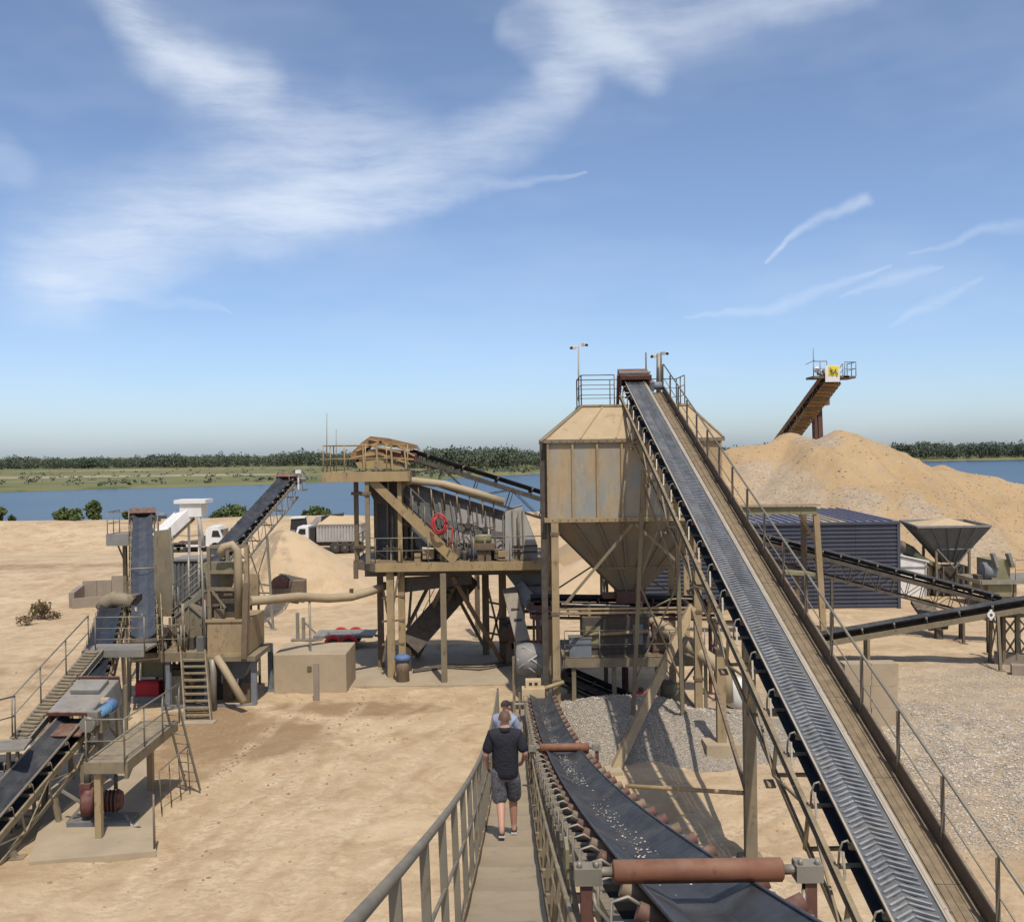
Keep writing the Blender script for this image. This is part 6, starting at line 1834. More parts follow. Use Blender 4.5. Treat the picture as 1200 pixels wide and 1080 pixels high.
# next belt up to the steep conveyor
L2 = P(106, 800, 29.0); L3 = P(131, 712, 37.0)
conveyor('link_conveyor', 'dark belt conveyor linking the grey hood to the steep conveyor', L2, L3, .75, 'khaki', 'beltdark', truss=.5, idler=.7, legs=((.3, .1), (.75, .1)), head=False, mroll='dark')
A = P(137, 706, 37.4); t = thing('link_chute', 'rounded khaki chute on top of the link conveyor head', 'chute', (A.x, A.y, 0))
MB().path([P(121, 714, 37.3), P(125, 706, 37.3), P(134, 702, 37.3), P(146, 704, 37.3), P(156, 708, 37.3)], .30, 12).build('hood_pipe', M['khaki'], t)
MB().box(P(148, 708, 37.6), (.9, .8, .7)).build('box', M['dark'], t)
for px in (126, 150): q = P(px, 712, 37.8); MB().beam((q.x, 37.8, -.1), q, .12, .12).build('leg', M['khaki'], t)
# service platform with railing, blue motor, red pump below
PF = 23.7
pz = P(140, 893, PF).z
px0, px1 = P(101, 890, PF).x, P(146, 890, PF).x
t = thing('service_platform', 'small khaki service platform with railing beside the grey hood', 'platform', ((px0 + px1) / 2, 25.0, 0))
platform((px0, PF), (px1, 27.3), pz, t, M['khaki'], fascia=.26, mf=M['khaki'], nplates=1)
railing([(px0, PF, pz), (px1, PF, pz), (px1 + .1, 27.3, pz)], t, M['rail'], 1.0, 1.05, 1, .022)
x = P(116, 950, PF + .1).x
for yy in (PF + .1, 27.2):
    MB().beam((x, yy, -.05), (x, yy, pz - .2), .15, .15).build('column', M['tan'], t)
MB().beam((x - 1.3, 24.8, .9), (x - .05, 24.8, .1), .06, .06).build('brace', M['galv'], t); MB().beam((x - 1.2, 24.8, .1), (x - .2, 24.8, 1.2), .06, .06).build('brace', M['galv'], t)
ladder(Vector((px1 + .45, 27.3, .05)), Vector((px1 + .15, 26.4, pz + .9)), t, M['rail'])
for i in range(4): 
    yy = 25.4 + .55 * i; MB().tube((px1 + .25 + .06 * i, yy, .1), (px1 + .2 + .06 * i, yy, 1.2 + .05 * i), .015, 6).build('guard_bar', M['darkrail'], t)
MB().path([(px1 + .25, 25.4, 1.2), (px1 + .45, 27.05, 1.35)], .018, 6).build('guard_bar', M['darkrail'], t)
c = P(127, 832, 26.8)
t = thing('drive_motor', 'blue electric motor with pale gearbox beside the grey hood', 'motor', (c.x, c.y, pz))
MB().lathe(c + Vector((.05, .25, .12)), (-.2, -.95, -.1), [(0, .08), (.03, .15), (.07, .17), (.26, .17), (.30, .12)], 14).build('fan_cowl', M['bluepaint'], t)
MB().tube(c + Vector((.02, .0, .08)), c + Vector((-.1, -.42, .0)), .12, 12).build('motor_body', M['cyan'], t)
for k in range(6): q = c + Vector((.02, .0, .08)).lerp(Vector((-.1, -.42, .0)), .1 + k * .15); MB().tube(q, q + Vector((-.006, -.018, 0)), .14, 12).build('cooling_fin', M['cyan'], t)
MB().box(c + Vector((-.14, -.55, -.05)), (.26, .26, .34)).build('gearbox', M['galv'], t)
MB().tube(c + Vector((-.2, -.72, -.15)), c + Vector((-.22, -.86, -.16)), .2, 12).build('pulley', M['galv'], t)
MB().box((c.x - .08, c.y - .25, (pz + c.z - .12) / 2), (.22, .5, max(.1, c.z - .1 - pz))).build('bracket', M['khaki'], t)
MB().box(c + Vector((-.12, .1, .24)), (.2, .16, .12)).build('terminal_box', M['cream'], t)
g = G(108, 978)
t = thing('pump_set', 'dusty dark red pump set under the service platform', 'pump', (g.x + .1, g.y + .5, 0))
MB().lathe((g.x - .45, g.y + .5, .62), (1, .15, 0), [(0, .16), (.03, .30), (.12, .36), (.26, .36), (.33, .2), (.5, .2), (.52, .24), (.82, .24), (.84, .27), (.95, .2)], 16).build('pump_body', M['darkred'], t)
MB().box((g.x - .32, g.y + .5, .95), (.26, .26, .3)).build('pump_port', M['darkred'], t)
for k in range(4): MB().tube((g.x + .1 + k * .09, g.y + .56, .62), (g.x + .13 + k * .09, g.y + .565, .62), .27, 14).build('cooling_fin', M['rustdark'], t)
MB().box((g.x + .05, g.y + .55, .12), (1.5, .7, .2)).build('skid', M['slate'], t); MB().path([(g.x - .3, g.y + .5, 1.0), (g.x - .3, g.y + .5, 1.3), (g.x - .1, g.y + .7, 1.45), (g.x + .1, g.y + 1.4, 1.45)], .09, 8).build('outlet_pipe', M['dark'], t)
MB().path([(g.x + .6, g.y + .5, .3), (g.x + .9, g.y + .2, .1), (g.x + 1.1, g.y + .1, .2)], .04, 6).build('hose', M['palegrey'], t)
MB().tube((g.x + .35, g.y + .6, .9), (g.x + .35, g.y + .6, 1.25), .05, 8).build('gauge', M['dark'], t)
# slab under it
a = G(34, 1016); b = G(183, 1003); c = G(178, 880); d = G(70, 890)
mb = MB(); zt = .12
vs = [Vector((p.x, p.y, zt)) for p in (a, b, c, d)] + [Vector((p.x, p.y, -.2)) for p in (a, b, c, d)]
mb.add(vs, [(0, 1, 2, 3), (0, 4, 5, 1), (1, 5, 6, 2), (2, 6, 7, 3), (3, 7, 4, 0)]); mb.solo('concrete_slab', M['slab'], 'pale concrete pad under the service platform and red pump', 'slab')
g = G(181, 1000); MB().tube((g.x, g.y, -.1), (g.x, g.y, 1.35), .025, 6).solo('thin_stake', M['darkrail'], 'thin dark upright stake at the corner of the concrete pad', 'stake')

# walkway with railing climbing on the left side of the link conveyor
A = P(24, 868, 25.8); B = P(112, 764, 30.9); Cc = P(150, 762, 30.9)
t = thing('access_walkway', 'grey sloping access walkway with handrails left of the link conveyor', 'walkway', (A.x, A.y, 0))
A.z -= .0
for s, off in ((-1, Vector((-.22, .06, 0))), (1, Vector((.22, -.06, 0)))):
    MB().chan(A + off, B + off, .06, .2, .012, s).build('stringer', M['galv'], t)
nst = 26
for i in range(nst): 
    c = A.lerp(B, (i + .5) / nst); MB().box(c + Z * .06, (.42, .40, .03), -.25).build('tread', M['khaki'], t)
railing([A + Vector((-.23, .06, .1)), B + Vector((-.23, .06, .1))], t, M['rail'], 1.0, 1.9, 1, .022)
MB().box2((B.x - .4, B.y, B.z - .02), (Cc.x + .5, B.y + 1.1, B.z + .05)).build('landing', M['galv'], t)
MB().beam((B.x - .4, B.y - .04, B.z - .04), (Cc.x + .5, B.y - .04, B.z - .04), .06, .22).build('landing_edge', M['galv'], t)
railing([(B.x, B.y, B.z + .05), (Cc.x + .5, B.y, B.z + .05)], t, M['rail'], 1.0, 1.0, 2, .02)
for f in (.05, .5, .97):
    p = A.lerp(B, f)
    for s in (-.2, .2): MB().beam((p.x + s, p.y, -.1), (p.x + s, p.y, p.z - .05), .07, .07).build('leg', M['khaki'], t)
# lower walkway and belt at the left edge
E = P(-70, 905, 24.0); F_ = Vector((A.x, A.y, A.z))
railing([P(-60, 885, 23.5), P(18, 862, 25.6)], t, M['rail'], 1.0, 1.4, 1, .022)
MB().box(P(-20, 876, 24.5), (2.0, .9, .06), .25).build('lower_landing', M['galv'], t)
for px in (-45, 10): q = P(px, 876, 24.6); MB().beam((q.x, q.y, -.1), q, .08, .08).build('leg', M['khaki'], t)
conveyor('side_conveyor', 'grey side conveyor just entering the picture at the left edge', P(-150, 905, 25.5), P(26, 893, 27.0), .7, 'bluegrey', 'belt', truss=.3, idler=.8, legs=((.4, .1), (.85, .1)), head=False)


# ================================================================ RIGHT SIDE
def build_shed():
    yf = G(1000, 713).y; yb = yf + 9.5
    x0 = P(752, 690, yf).x; x1 = P(1053, 690, yf).x
    zt = P(1000, 613, yf).z; zr = P(980, 596, yb).z
    t = thing('blue_shed', 'dark blue corrugated steel shed in front of the huge sand stockpile', 'shed', ((x0 + x1) / 2, (yf + yb) / 2, 0))
    # horizontally corrugated cladding: trapezoid section
    def clad(p, q, z0, z1, nm):
        d = (q - p).normalized(); nrm = Vector((d.y, -d.x, 0)); n = 21; mb = MB(); vs = []
        for i in range(n):
            za = lerp(z0, z1, i / n); h = (z1 - z0) / n
            for f, o in ((0, .0), (.38, .0), (.52, .07), (.90, .07)): vs.append((za + h * f, o))
        vs.append((z1, 0))
        pts = [p + nrm * o + Z * z for z, o in vs] + [q + nrm * o + Z * z for z, o in vs]; k = len(vs)
        mb.add(pts, [(i, i + k, i + k + 1, i + 1) for i in range(k - 1)])
        return mb.build(nm, M['shed'], t)
    nb = 6
    for i in range(nb):
        clad(Vector((lerp(x0, x1, i / nb), yf, 0)), Vector((lerp(x0, x1, (i + 1) / nb) - .01, yf, 0)), .0, zt, 'cladding_sheet')
    clad(Vector((x1, yf, 0)), Vector((x1, yb, 0)), 0, zt, 'side_wall'); clad(Vector((x0, yb, 0)), Vector((x0, yf, 0)), 0, zt, 'side_wall'); clad(Vector((x1, yb, 0)), Vector((x0, yb, 0)), 0, zr - .05, 'back_wall')
    MB().box2((x0, yf - .02, -.25), (x1, yb, .06)).build('base', M['concrete'], t)
    for x in (x0, x1): MB().beam((x, yf - .06, 0), (x, yf - .06, zt), .16, .12).build('corner_trim', M['shed'], t)
    MB().beam((x0 - .1, yf - .08, zt + .02), (x1 + .1, yf - .08, zt + .02), .14, .14).build('eave_trim', M['shed'], t)
    # roof sheets with raised seams
    nr = 15
    for i in range(nr):
        a = lerp(x0 - .1, x1 + .1, i / nr) + .006; b = lerp(x0 - .1, x1 + .1, (i + 1) / nr) - .006
        m = M['shedroof'] if i not in (10, 11) else M['roofsheet']
        MB().quad((a, yf - .12, zt + .08), (b, yf - .12, zt + .08), (b, yb + .1, zr), (a, yb + .1, zr), .03).build('roof_sheet', m, t)
        for f in (0, .5): MB().beam((lerp(a, b, f), yf - .12, zt + .13), (lerp(a, b, f), yb + .1, zr + .05), .07, .07).build('roof_seam', m, t)
M['roofsheet'] = steel('sandy_roof_sheet', (.34, .29, .22), (.28, .24, .19), None, dust=.5)
build_shed()
# white container shed beside it
g = G(1053, 706); y = 60.5
t = thing('white_hut', 'small white hut with sloping roof right of the blue shed', 'hut', (P(1068, 700, y).x, y + 1.5, 0))
extr(t, [(1045, 706), (1045, 650), (1086, 659), (1086, 706)], y, y + 3.4, 'wall', M['white'])
MB().beam(P(1045, 664, y - .04), P(1087, 664, y - .04), .06, .06).build('wall_rail', M['palegrey'], t); MB().beam(P(1085, 659, y - .04), P(1085, 706, y - .04), .1, .06, Vector((0, 1, 0))).build('corner_post', M['palegrey'], t)
q0, q1 = P(1043, 648, y - .1), P(1089, 658, y - .1)
MB().quad(q0, q1, q1 + Vector((0, 3.6, 0)), q0 + Vector((0, 3.6, 0)), .08).build('roof', M['white'], t)

# portal frame in front of the shed
def portal():
    g = G(966, 752); y = g.y
    t = thing('portal_frame', 'tan steel portal frame with flat beam in front of the blue shed', 'frame', (g.x - 1, y, 0))
    tl = P(862, 600, y); trp = P(956, 598, y)
    MB().beam(tl + Vector((-2.6, 0, .08)), trp, .30, .34).build('beam', M['green'], t)
    MB().box2((tl.x - 2.6, y - .3, tl.z + .26), (trp.x + .15, y + .6, tl.z + .33)).build('beam_plate', M['tan'], t)
    MB().beam((g.x, y, -.1), trp + Vector((0, 0, -.15)), .26, .22, Vector((0, 1, 0))).build('column', M['tan'], t)
    q = P(942, 640, y + 1.2); MB().beam((q.x, y + 1.2, -.1), (q.x, y + 1.2, trp.z - .2), .24, .2).build('column', M['brown'], t)
    MB().beam((tl.x - 2.3, y, -.1), (tl.x - 2.3, y, tl.z), .24, .2).build('column', M['tan'], t)
    MB().beam((g.x - .2, y + .6, trp.z - 1.4), (g.x - 1.1, y, trp.z - .15), .1, .1).build('knee_brace', M['tan'], t)
    for px in (935, 945): q = P(px, 745, y + .3); MB().beam((q.x, y + .3, -.1), (q.x, y + .3, P(px, 672, y).z), .16, .14).build('prop', M['brown'], t)
    MB().beam(P(918, 670, y + .3), P(952, 672, y + .3), .9, .14).build('tray', M['green'], t)
portal()

# dark trussed conveyor sloping down to the right
R0 = P(872, 624, 50.0); R1 = P(1172, 702, 46.5)
conveyor('trussed_conveyor', 'long dark lattice conveyor sloping down right in front of the blue shed', R1, R0, .85, 'darkbrown', 'belt', truss=.8, idler=.8, legs=((.12, .2), (.62, .2)), head=True, bay=.65, headm='dark', mroll='khaki')
A = P(1078, 704, 49.5); B = P(1100, 736, 47.5); B.z = max(B.z, .3)
t = thing('dark_chute', 'short dark chute dropping from the trussed conveyor to the lower belt', 'chute', (B.x, B.y, 0))
MB().beam(A, B, .9, .2, Vector((0, -1, 0))).build('trough', M['dark'], t)
for f in (.2, .4, .6, .8): q = A.lerp(B, f); MB().beam(q + Vector((-.5, -.14, 0)), q + Vector((.5, -.14, 0)), .06, .06).build('cleat', M['brown'], t)
MB().beam((B.x, B.y, -.1), B, .3, .3).build('foot', M['dark'], t)
# lower conveyor rising to the right
Q0 = P(955, 748, 43.0); Q1 = P(1300, 688, 40.5)
lowr = conveyor('outfeed_conveyor', 'dark belt conveyor rising gently to the right edge above its long shadow', Q0, Q1, .85, 'khaki', 'belt', truss=.0, idler=1.2, legs=((.18, .05), (.62, .4)), head=False, deepstr=.22, mroll='galv')
c = P(1161, 720, 40.9); t = thing('round_sign', 'small round white sign with dark ring on the outfeed conveyor side', 'sign', c)
MB().tube(c, c + Vector((0, -.04, 0)), .15, 20).build('disc', M['white'], t); MB().lathe(c + Vector((0, -.041, 0)), (0, -1, 0), [(0, .055), (.01, .06), (.012, .05)], 16).build('centre_mark', M['dark'], t)
MB().box(c + Vector((0, -.02, .17)), (.1, .03, .08)).build('tab', M['white'], t); MB().box(c + Vector((0, -.02, -.17)), (.1, .03, .08)).build('tab', M['white'], t)
# trestle at the right edge with concrete footings
g = G(1188, 778)
t = thing('trestle_tower', 'rusty lattice trestle carrying the outfeed conveyor at the right edge', 'trestle', (g.x, g.y, 0))
tz = P(1188, 722, g.y).z
xs_ = [P(1176, 760, g.y).x, P(1192, 760, g.y).x, P(1212, 760, g.y).x]
for i, x in enumerate(xs_):
    for yy in (g.y, g.y + 1.3): MB().ibeam((x, yy, .2), (x, yy, tz), .14, .14, .015, Vector((0, 1, 0))).build('leg', M['brown' if i == 0 else 'khaki'], t)
for a, b in zip(xs_, xs_[1:]):
    for z0, z1 in ((.3, tz * .6), (tz * .6, tz * .98)):
        MB().beam((a, g.y, z0), (b, g.y, z1), .06, .06).build('lattice', M['khaki'], t); MB().beam((b, g.y, z0), (a, g.y, z1), .06, .06).build('lattice', M['khaki'], t)
MB().beam((xs_[0] - .2, g.y + .3, tz), (xs_[2] + .3, g.y + .3, tz), .3, .15).build('head_beam', M['khaki'], t)
for k, (px, py) in enumerate(((1165, 775), (1185, 790))):
    g2 = G(px, py); mb = MB(); mb.beam((g2.x, g2.y, .15), (g2.x + 2.0, g2.y - 1.0 + k * .3, .15), .5, .5)
    mb.solo('footing_beam', M['wallgrey'], ('upper' if k == 0 else 'lower') + ' of the two concrete footing beams under the right edge trestle', 'footing')

# grey hopper on its frame
def hopper():
    y = 60.0
    t = thing('feed_hopper', 'dark grey funnel hopper on a steel frame right of the white hut', 'hopper', (P(1118, 690, y).x, y + 1.5, 0))
    a0, a1 = P(1075, 618, y), P(1162, 619, y); cx = P(1124, 660, y).x; zb_ = P(1122, 661, y).z; zt = a0.z
    top = [Vector((a0.x, y, zt)), Vector((a1.x, y, zt)), Vector((a1.x - .2, y + 3.2, zt + .15)), Vector((a0.x + .2, y + 3.2, zt + .15))]
    bot = [Vector((cx - .45, y + 1.1, zb_)), Vector((cx + .45, y + 1.1, zb_)), Vector((cx + .45, y + 2.0, zb_)), Vector((cx - .45, y + 2.0, zb_))]
    for k in range(4):
        a, b, c, d = top[k], top[(k + 1) % 4], bot[(k + 1) % 4], bot[k]
        for i in range(5):
            MB().quad(a.lerp(b, i / 5 + .002), a.lerp(b, (i + 1) / 5 - .002), d.lerp(c, (i + 1) / 5 - .002), d.lerp(c, i / 5 + .002), .04).build('funnel_panel', M['slate'], t)
        nrm = (b - a).cross(d - a).normalized()
        for i in range(1, 5): MB().beam(a.lerp(b, i / 5) - nrm * .05, d.lerp(c, i / 5) - nrm * .05, .06, .08, nrm).build('funnel_rib', M['slate'], t)
        MB().beam(a + Z * .03, b + Z * .03, .1, .12).build('rim', M['grey'], t)
    mb = MB(); cc = Vector((cx, y + 1.6, zt + .42)); vs = [p + Z * -.12 for p in top] + [cc]
    mb.add(vs, [(0, 1, 4), (1, 2, 4), (2, 3, 4), (3, 0, 4)]); mb.build('sand_fill', M['sandpile'], t)
    zf = P(1122, 644, y).z; zd = P(1122, 688, y).z
    for px in (1103, 1142):
        x = P(px, 650, y).x
        for yy in (y + .7, y + 2.6): MB().beam((x, yy, -.1), (x, yy, zf), .13, .13).build('leg', M['khaki'], t)
    xa, xb = P(1103, 650, y).x, P(1142, 650, y).x
    MB().beam((xa, y + .7, zf), (xb, y + .7, zf), .12, .12).build('frame_beam', M['galv'], t)
    MB().beam((xa, y + .62, zf), (cx, y + .62, zb_ - .3), .09, .07).build('brace', M['galv'], t); MB().beam((xb, y + .62, zf), (cx, y + .62, zb_ - .3), .09, .07).build('brace', M['galv'], t)
    for px in (1094, 1112, 1128, 1136): x = P(px, 690, y).x; MB().beam((x, y + .75, -.1), (x, y + .75, zb_ - .2), .08, .08).build('post', M['brown'], t)
    MB().box2((P(1085, 690, y).x, y + .6, zd - .15), (P(1150, 690, y).x, y + 2.8, zd + .05)).build('deck', M['brown'], t)
    MB().box2((P(1090, 670, y).x, y + 1.0, zd + .05), (P(1146, 670, y).x, y + 2.4, zd + 1.1)).build('feeder_box', M['dark'], t)
hopper()
# olive machine house on the right platform
y = 56.0
t = thing('crusher_house', 'olive machine housing on a railed platform at the right edge', 'machine', (P(1180, 700, y).x, y + 1, 0))
za = P(1178, 680, y).z
platform((P(1150, 680, y).x, y), (P(1240, 680, y).x, y + 3), za, t, M['galv'], fascia=.22, mf=M['galv'])
MB().box2((P(1166, 675, y).x, y + .4, za), (P(1188, 675, y).x, y + 2.2, P(1178, 657, y).z)).build('housing', M['green'], t)
MB().box2((P(1160, 675, y).x, y + .2, P(1170, 700, y).z), (P(1188, 675, y).x, y + 2.2, za - .25)).build('lower_housing', M['green'], t)
MB().tube(P(1150, 669, y + .8), P(1164, 669, y + .8), .5, 14).build('drum', M['bluegrey'], t)
MB().box(Vector((P(1157, 675, y).x, y + .8, za + .1)), (.6, .6, .3)).build('drum_saddle', M['dark'], t)
for px in (1163, 1181): MB().beam(P(px, 648, y + .3), P(px + 5, 664, y + .3), .16, .4, Vector((0, 1, 0))).build('fin', M['grey'], t); 
railing([(P(1190, 680, y).x, y, za), (P(1240, 680, y).x, y, za)], t, M['rail'], 1.1, .7, 1, .02)
for px in (1153, 1192, 1220): x = P(px, 690, y).x; MB().beam((x, y + .3, -.1), (x, y + .3, za - .1), .16, .16).build('leg', M['khaki'], t)
MB().box(P(1174, 703, y + .8), (1.5, 1.2, .45)).build('feeder', M['dark'], t)
MB().box2((P(1162, 700, y).x, y + .6, -.1), (P(1185, 700, y).x, y + 1.6, P(1174, 706, y).z)).build('plinth', M['brown'], t)
# dark discharge tube beside the shed
a = P(1050, 645, 61.5)
t = thing('dust_duct', 'dark curved duct leaning out between the blue shed and the hopper', 'duct', (a.x, a.y, 0))
MB().path([P(1046, 647, 61.8), P(1056, 640, 61.6), P(1066, 646, 61.5), P(1080, 660, 61.4), P(1098, 668, 61.3)], .38, 12).build('duct_run', M['dark'], t)
MB().beam(P(1070, 648, 61.4), P(1100, 664, 61.2), .7, .25).build('cover', M['green'], t)
for px in (1066, 1092): q = P(px, 662, 61.5); MB().beam((q.x, q.y, -.1), q, .12, .12).build('leg', M['brown'], t)

# stacking conveyor on top of the huge pile
H0 = P(860, 590, 112); H1 = P(972, 438, 93)
st = conveyor('pile_stacker', 'ochre stacking conveyor reaching up over the crest of the huge sand pile', H0, H1, 1.15, 'orange', 'belt', truss=.75, idler=1.5, legs=(), head=True, bay=1.4, headm='orange', mroll='orange', side=.7, deepstr=.35)
u, v, n = belt_frame(H0, H1)
ns_ = 44
for i in range(ns_):
    q = H0.lerp(H1, (i + .5) / ns_) - n * 1.06; MB().beam(q - v * .85, q + v * .85, .42, .05, n).build('under_slat', M['orange' if i % 3 else 'brown'], st)
railing([H0 - v * 1.3 - n * .2, H1 - v * 1.3 - n * .2], st, M['bluegrey'], 1.1, 1.5, 1, .035, pr=.035)
MB().beam(H0 - v * 1.08 - n * .25, H1 - v * 1.08 - n * .25, .46, .08, n).build('walkway', M['orange'], st)
q = H0.lerp(H1, .68) - n * 1.6
b = P(960, 500, q.y); b.z = float(big_fn(b.x, b.y)) - .5
for s in (-.5, .5): MB().beam(Vector((b.x + s * .5, b.y, b.z)), P(957 , 474, q.y) + Vector((s * .4, 0, 0)), .5, .4, Vector((0, 1, 0))).build('leg', M['rustdark'], st)
MB().box(P(956, 472, q.y), (2.2, 1.6, .5)).build('leg_head', M['brown'], st)
c = H1
MB().box(c + Vector((-.2, 0, -.35)), (3.2, 2.4, .2)).build('head_deck', M['brown'], st)
railing([c + Vector((1.0, -1.2, -.25)), c + Vector((2.0, -1.2, -.25)), c + Vector((2.0, 1.2, -.25))], st, M['bluegrey'], 1.2, 1.0, 1, .04, pr=.04)
MB().box2(c + Vector((.9, -1.2, -.5)), c + Vector((2.0, 1.2, -.3))).build('side_deck', M['brown'], st)
railing([c + Vector((-1.8, -1.2, -.25)), c + Vector((-.6, -1.2, -.25))], st, M['bluegrey'], 1.3, .6, 1, .04, pr=.04)
a = P(953, 408, 93); MB().tube(Vector((a.x, 93, c.z - .2)), a, .05, 6, .025).build('aerial', M['slate'], st); MB().beam(P(944, 427, 93), P(955, 422, 93), .06, .06).build('aerial_arm', M['slate'], st)
MB().lathe(P(957, 433, 92.4), (0, -1, 0), [(0, .3), (.12, .26), (.2, .1)], 14).build('lamp', M['white'], st)
# banner: white sheet with a yellow field and a dark mark
b0, b1 = P(967, 428, 91.6), P(984, 444, 91.6)
t = thing('banner', 'white banner with yellow square hanging at the pile stacker head', 'banner', (b0.x, 91.6, b1.z))
MB().box2((b0.x, 91.58, b1.z - .25), (b1.x, 91.63, b0.z)).build('sheet', M['white'], t)
y0, y1 = P(971, 429, 91.5), P(983, 440, 91.5)
o = MB().box2((y0.x, 91.55, y1.z), (y1.x, 91.58, y0.z)).build('yellow_field', M['signyellow'] if 'signyellow' in M else steel('sign_yellow', (.75, .62, .03), (.68, .55, .03), None, dust=0), t)
for a, b in (((973, 431), (976, 438)), ((976, 438), (980, 432)), ((979, 434), (982, 439)), ((973, 437), (976, 433))): MB().beam(P(*a, 91.45), P(*b, 91.45), .10, .02, Vector((0, 1, 0))).build('mark', M['khaki'], o)

# concrete blocks behind the handrail
g = G(1036, 852); y = g.y
xa = P(1003, 850, y).x
bl = MB().box((0, 0, .36), (1.0, .6, .705)).mesh('concrete_block', M['slab'])
lab_ = [('bottom left', 0, 0), ('bottom right', 1.02, 0), ('middle left', -.02, 1), ('middle right', 1.0, 1), ('top left', .03, 2), ('top right', 1.04, 2)]
for nm, dx, k in lab_:
    o = inst(bl, 'concrete_block', None, (xa + .1 + dx * .86, y + .4, -.12 + k * .71), (0, 0, random.uniform(-.02, .02))); o.scale = (.85, 1, 1)
    tag(o, f'{nm} block of the pale concrete block stack behind the plank walkway', 'block', 'stacked concrete blocks beside the gravel')


# ================================================================ VEHICLES
def white_truck():
    y = 94.0
    t = thing('flatbed_truck', 'white flatbed truck parked behind the stacker conveyor', 'truck', (P(228, 648, y).x, y + 1.2, 0))
    zg = 0
    def X(px): return P(px, 640, y).x
    def Zp(py): return P(228, py, y).z
    # cab at the right
    pts = [(241, 640), (241, 621), (244, 617), (256, 617), (260, 627), (261, 640)]
    extr(t, pts, y, y + 2.3, 'cab', M['white'])
    extr(t, [(248, 629), (249, 621.5), (255.5, 621.5), (258.5, 629)], y - .03, y, 'side_window', M['glass'])
    MB().box2((X(258), y + .2, Zp(628)), (X(258) + .2, y + 2.1, Zp(621))).build('windscreen', M['glass'], t)
    MB().box2((X(196), y, Zp(641)), (X(240), y + 2.4, Zp(638))).build('flatbed', M['white'], t)
    MB().box2((X(238), y + .1, Zp(638)), (X(239), y + 2.3, Zp(628))).build('headboard', M['grey'], t)
    MB().box2((X(198), y + .6, Zp(645)), (X(259), y + 1.8, Zp(641))).build('chassis', M['dark'], t)
    for px in (205, 213, 252):
        for yy in (y + .15, y + 2.2): wheel((X(px), yy, .5), (0, 1, 0), .5, .3, t)
    MB().box2((X(219), y + .05, .55), (X(232), y + .5, 1.05)).build('tool_box', M['dark'], t)
    MB().tube((X(215), y + 1, Zp(638)), (X(228), y + 1, Zp(637)), .3, 8).build('load', M['dark'], t)
white_truck()
def tipper():
    y = 92.0
    t = thing('tipper_truck', 'white-cabbed tipper truck with grey ribbed body behind the sand heap', 'truck', (P(385, 643, y).x, y + 1.2, 0))
    def X(px): return P(px, 640, y).x
    def Zp(py): return P(385, py, y).z
    extr(t, [(347, 640), (346, 626), (349, 617), (361, 617), (362, 640)], y, y + 2.4, 'cab', M['white'])
    extr(t, [(348.5, 626), (351, 619.5), (358, 619.5), (358, 626)], y - .03, y, 'side_window', M['glass'])
    MB().box2((X(346) - .03, y + .25, Zp(627)), (X(346) + .25, y + 2.15, Zp(619))).build('windscreen', M['glass'], t)
    MB().box2((X(363), y + .1, Zp(638)), (X(369), y + 2.3, Zp(618))).build('cab_back', M['black'], t)
    MB().box2((X(371), y, Zp(635)), (X(424), y + 2.5, Zp(616))).build('tip_body', M['palegrey'], t)
    for i in range(15):
        x = lerp(X(371), X(424), (i + .5) / 15); MB().box2((x - .09, y - .09, Zp(634)), (x + .09, y, Zp(616.5))).build('body_rib', M['palegrey'], t)
    MB().box2((X(370.5), y - .11, Zp(616.5)), (X(424.5), y + 2.6, Zp(615))).build('body_rim', M['grey'], t)
    mb = MB(); cx = (X(372) + X(423)) / 2; z = Zp(614.5)
    vs = [(X(372), y + .1, z), (X(423), y + .1, z), (X(423), y + 2.4, z), (X(372), y + 2.4, z), (cx - 1, y + 1.2, z + .75), (cx + 1, y + 1.2, z + .6)]
    mb.add(vs, [(0, 1, 5, 4), (1, 2, 5), (2, 3, 4, 5), (3, 0, 4)]); mb.build('sand_load', M['sandpile'], t)
    MB().box2((X(348), y + .6, Zp(640)), (X(422), y + 1.9, Zp(636))).build('chassis', M['dark'], t)
    for px in (354, 393, 404, 415):
        for yy in (y + .15, y + 2.3): wheel((X(px), yy, .52), (0, 1, 0), .52, .32, t, 'slate')
tipper()
def loader():
    y = 97.0
    t = thing('wheel_loader', 'dark wheel loader with raised black bucket behind the tipper truck', 'loader', (P(355, 640, y).x, y + 1.2, 0))
    def X(px): return P(px, 630, y).x
    def Zp(py): return P(360, py, y).z
    extr(t, [(339, 632), (339, 621), (357, 621), (360, 632)], y, y + 2.2, 'body', M['grey'])
    extr(t, [(340, 621), (341, 608), (355, 607), (357, 621)], y + .3, y + 1.9, 'cab', M['black'])
    extr(t, [(339, 608), (339, 606.5), (357, 605.5), (357, 607)], y + .2, y + 2.0, 'cab_roof', M['white'])
    extr(t, [(355, 624), (370, 606), (377, 604), (379, 608), (372, 612), (359, 628)], y + .7, y + 1.5, 'lift_arm', M['palegrey'])
    extr(t, [(375, 616), (377, 605), (398, 602.5), (396, 609), (384, 614)], y - .2, y + 2.6, 'bucket', M['black'])
    for px in (343, 357):
        for yy in (y + .1, y + 2.1): wheel((X(px), yy, .72), (0, 1, 0), .72, .5, t, 'grey')
loader()


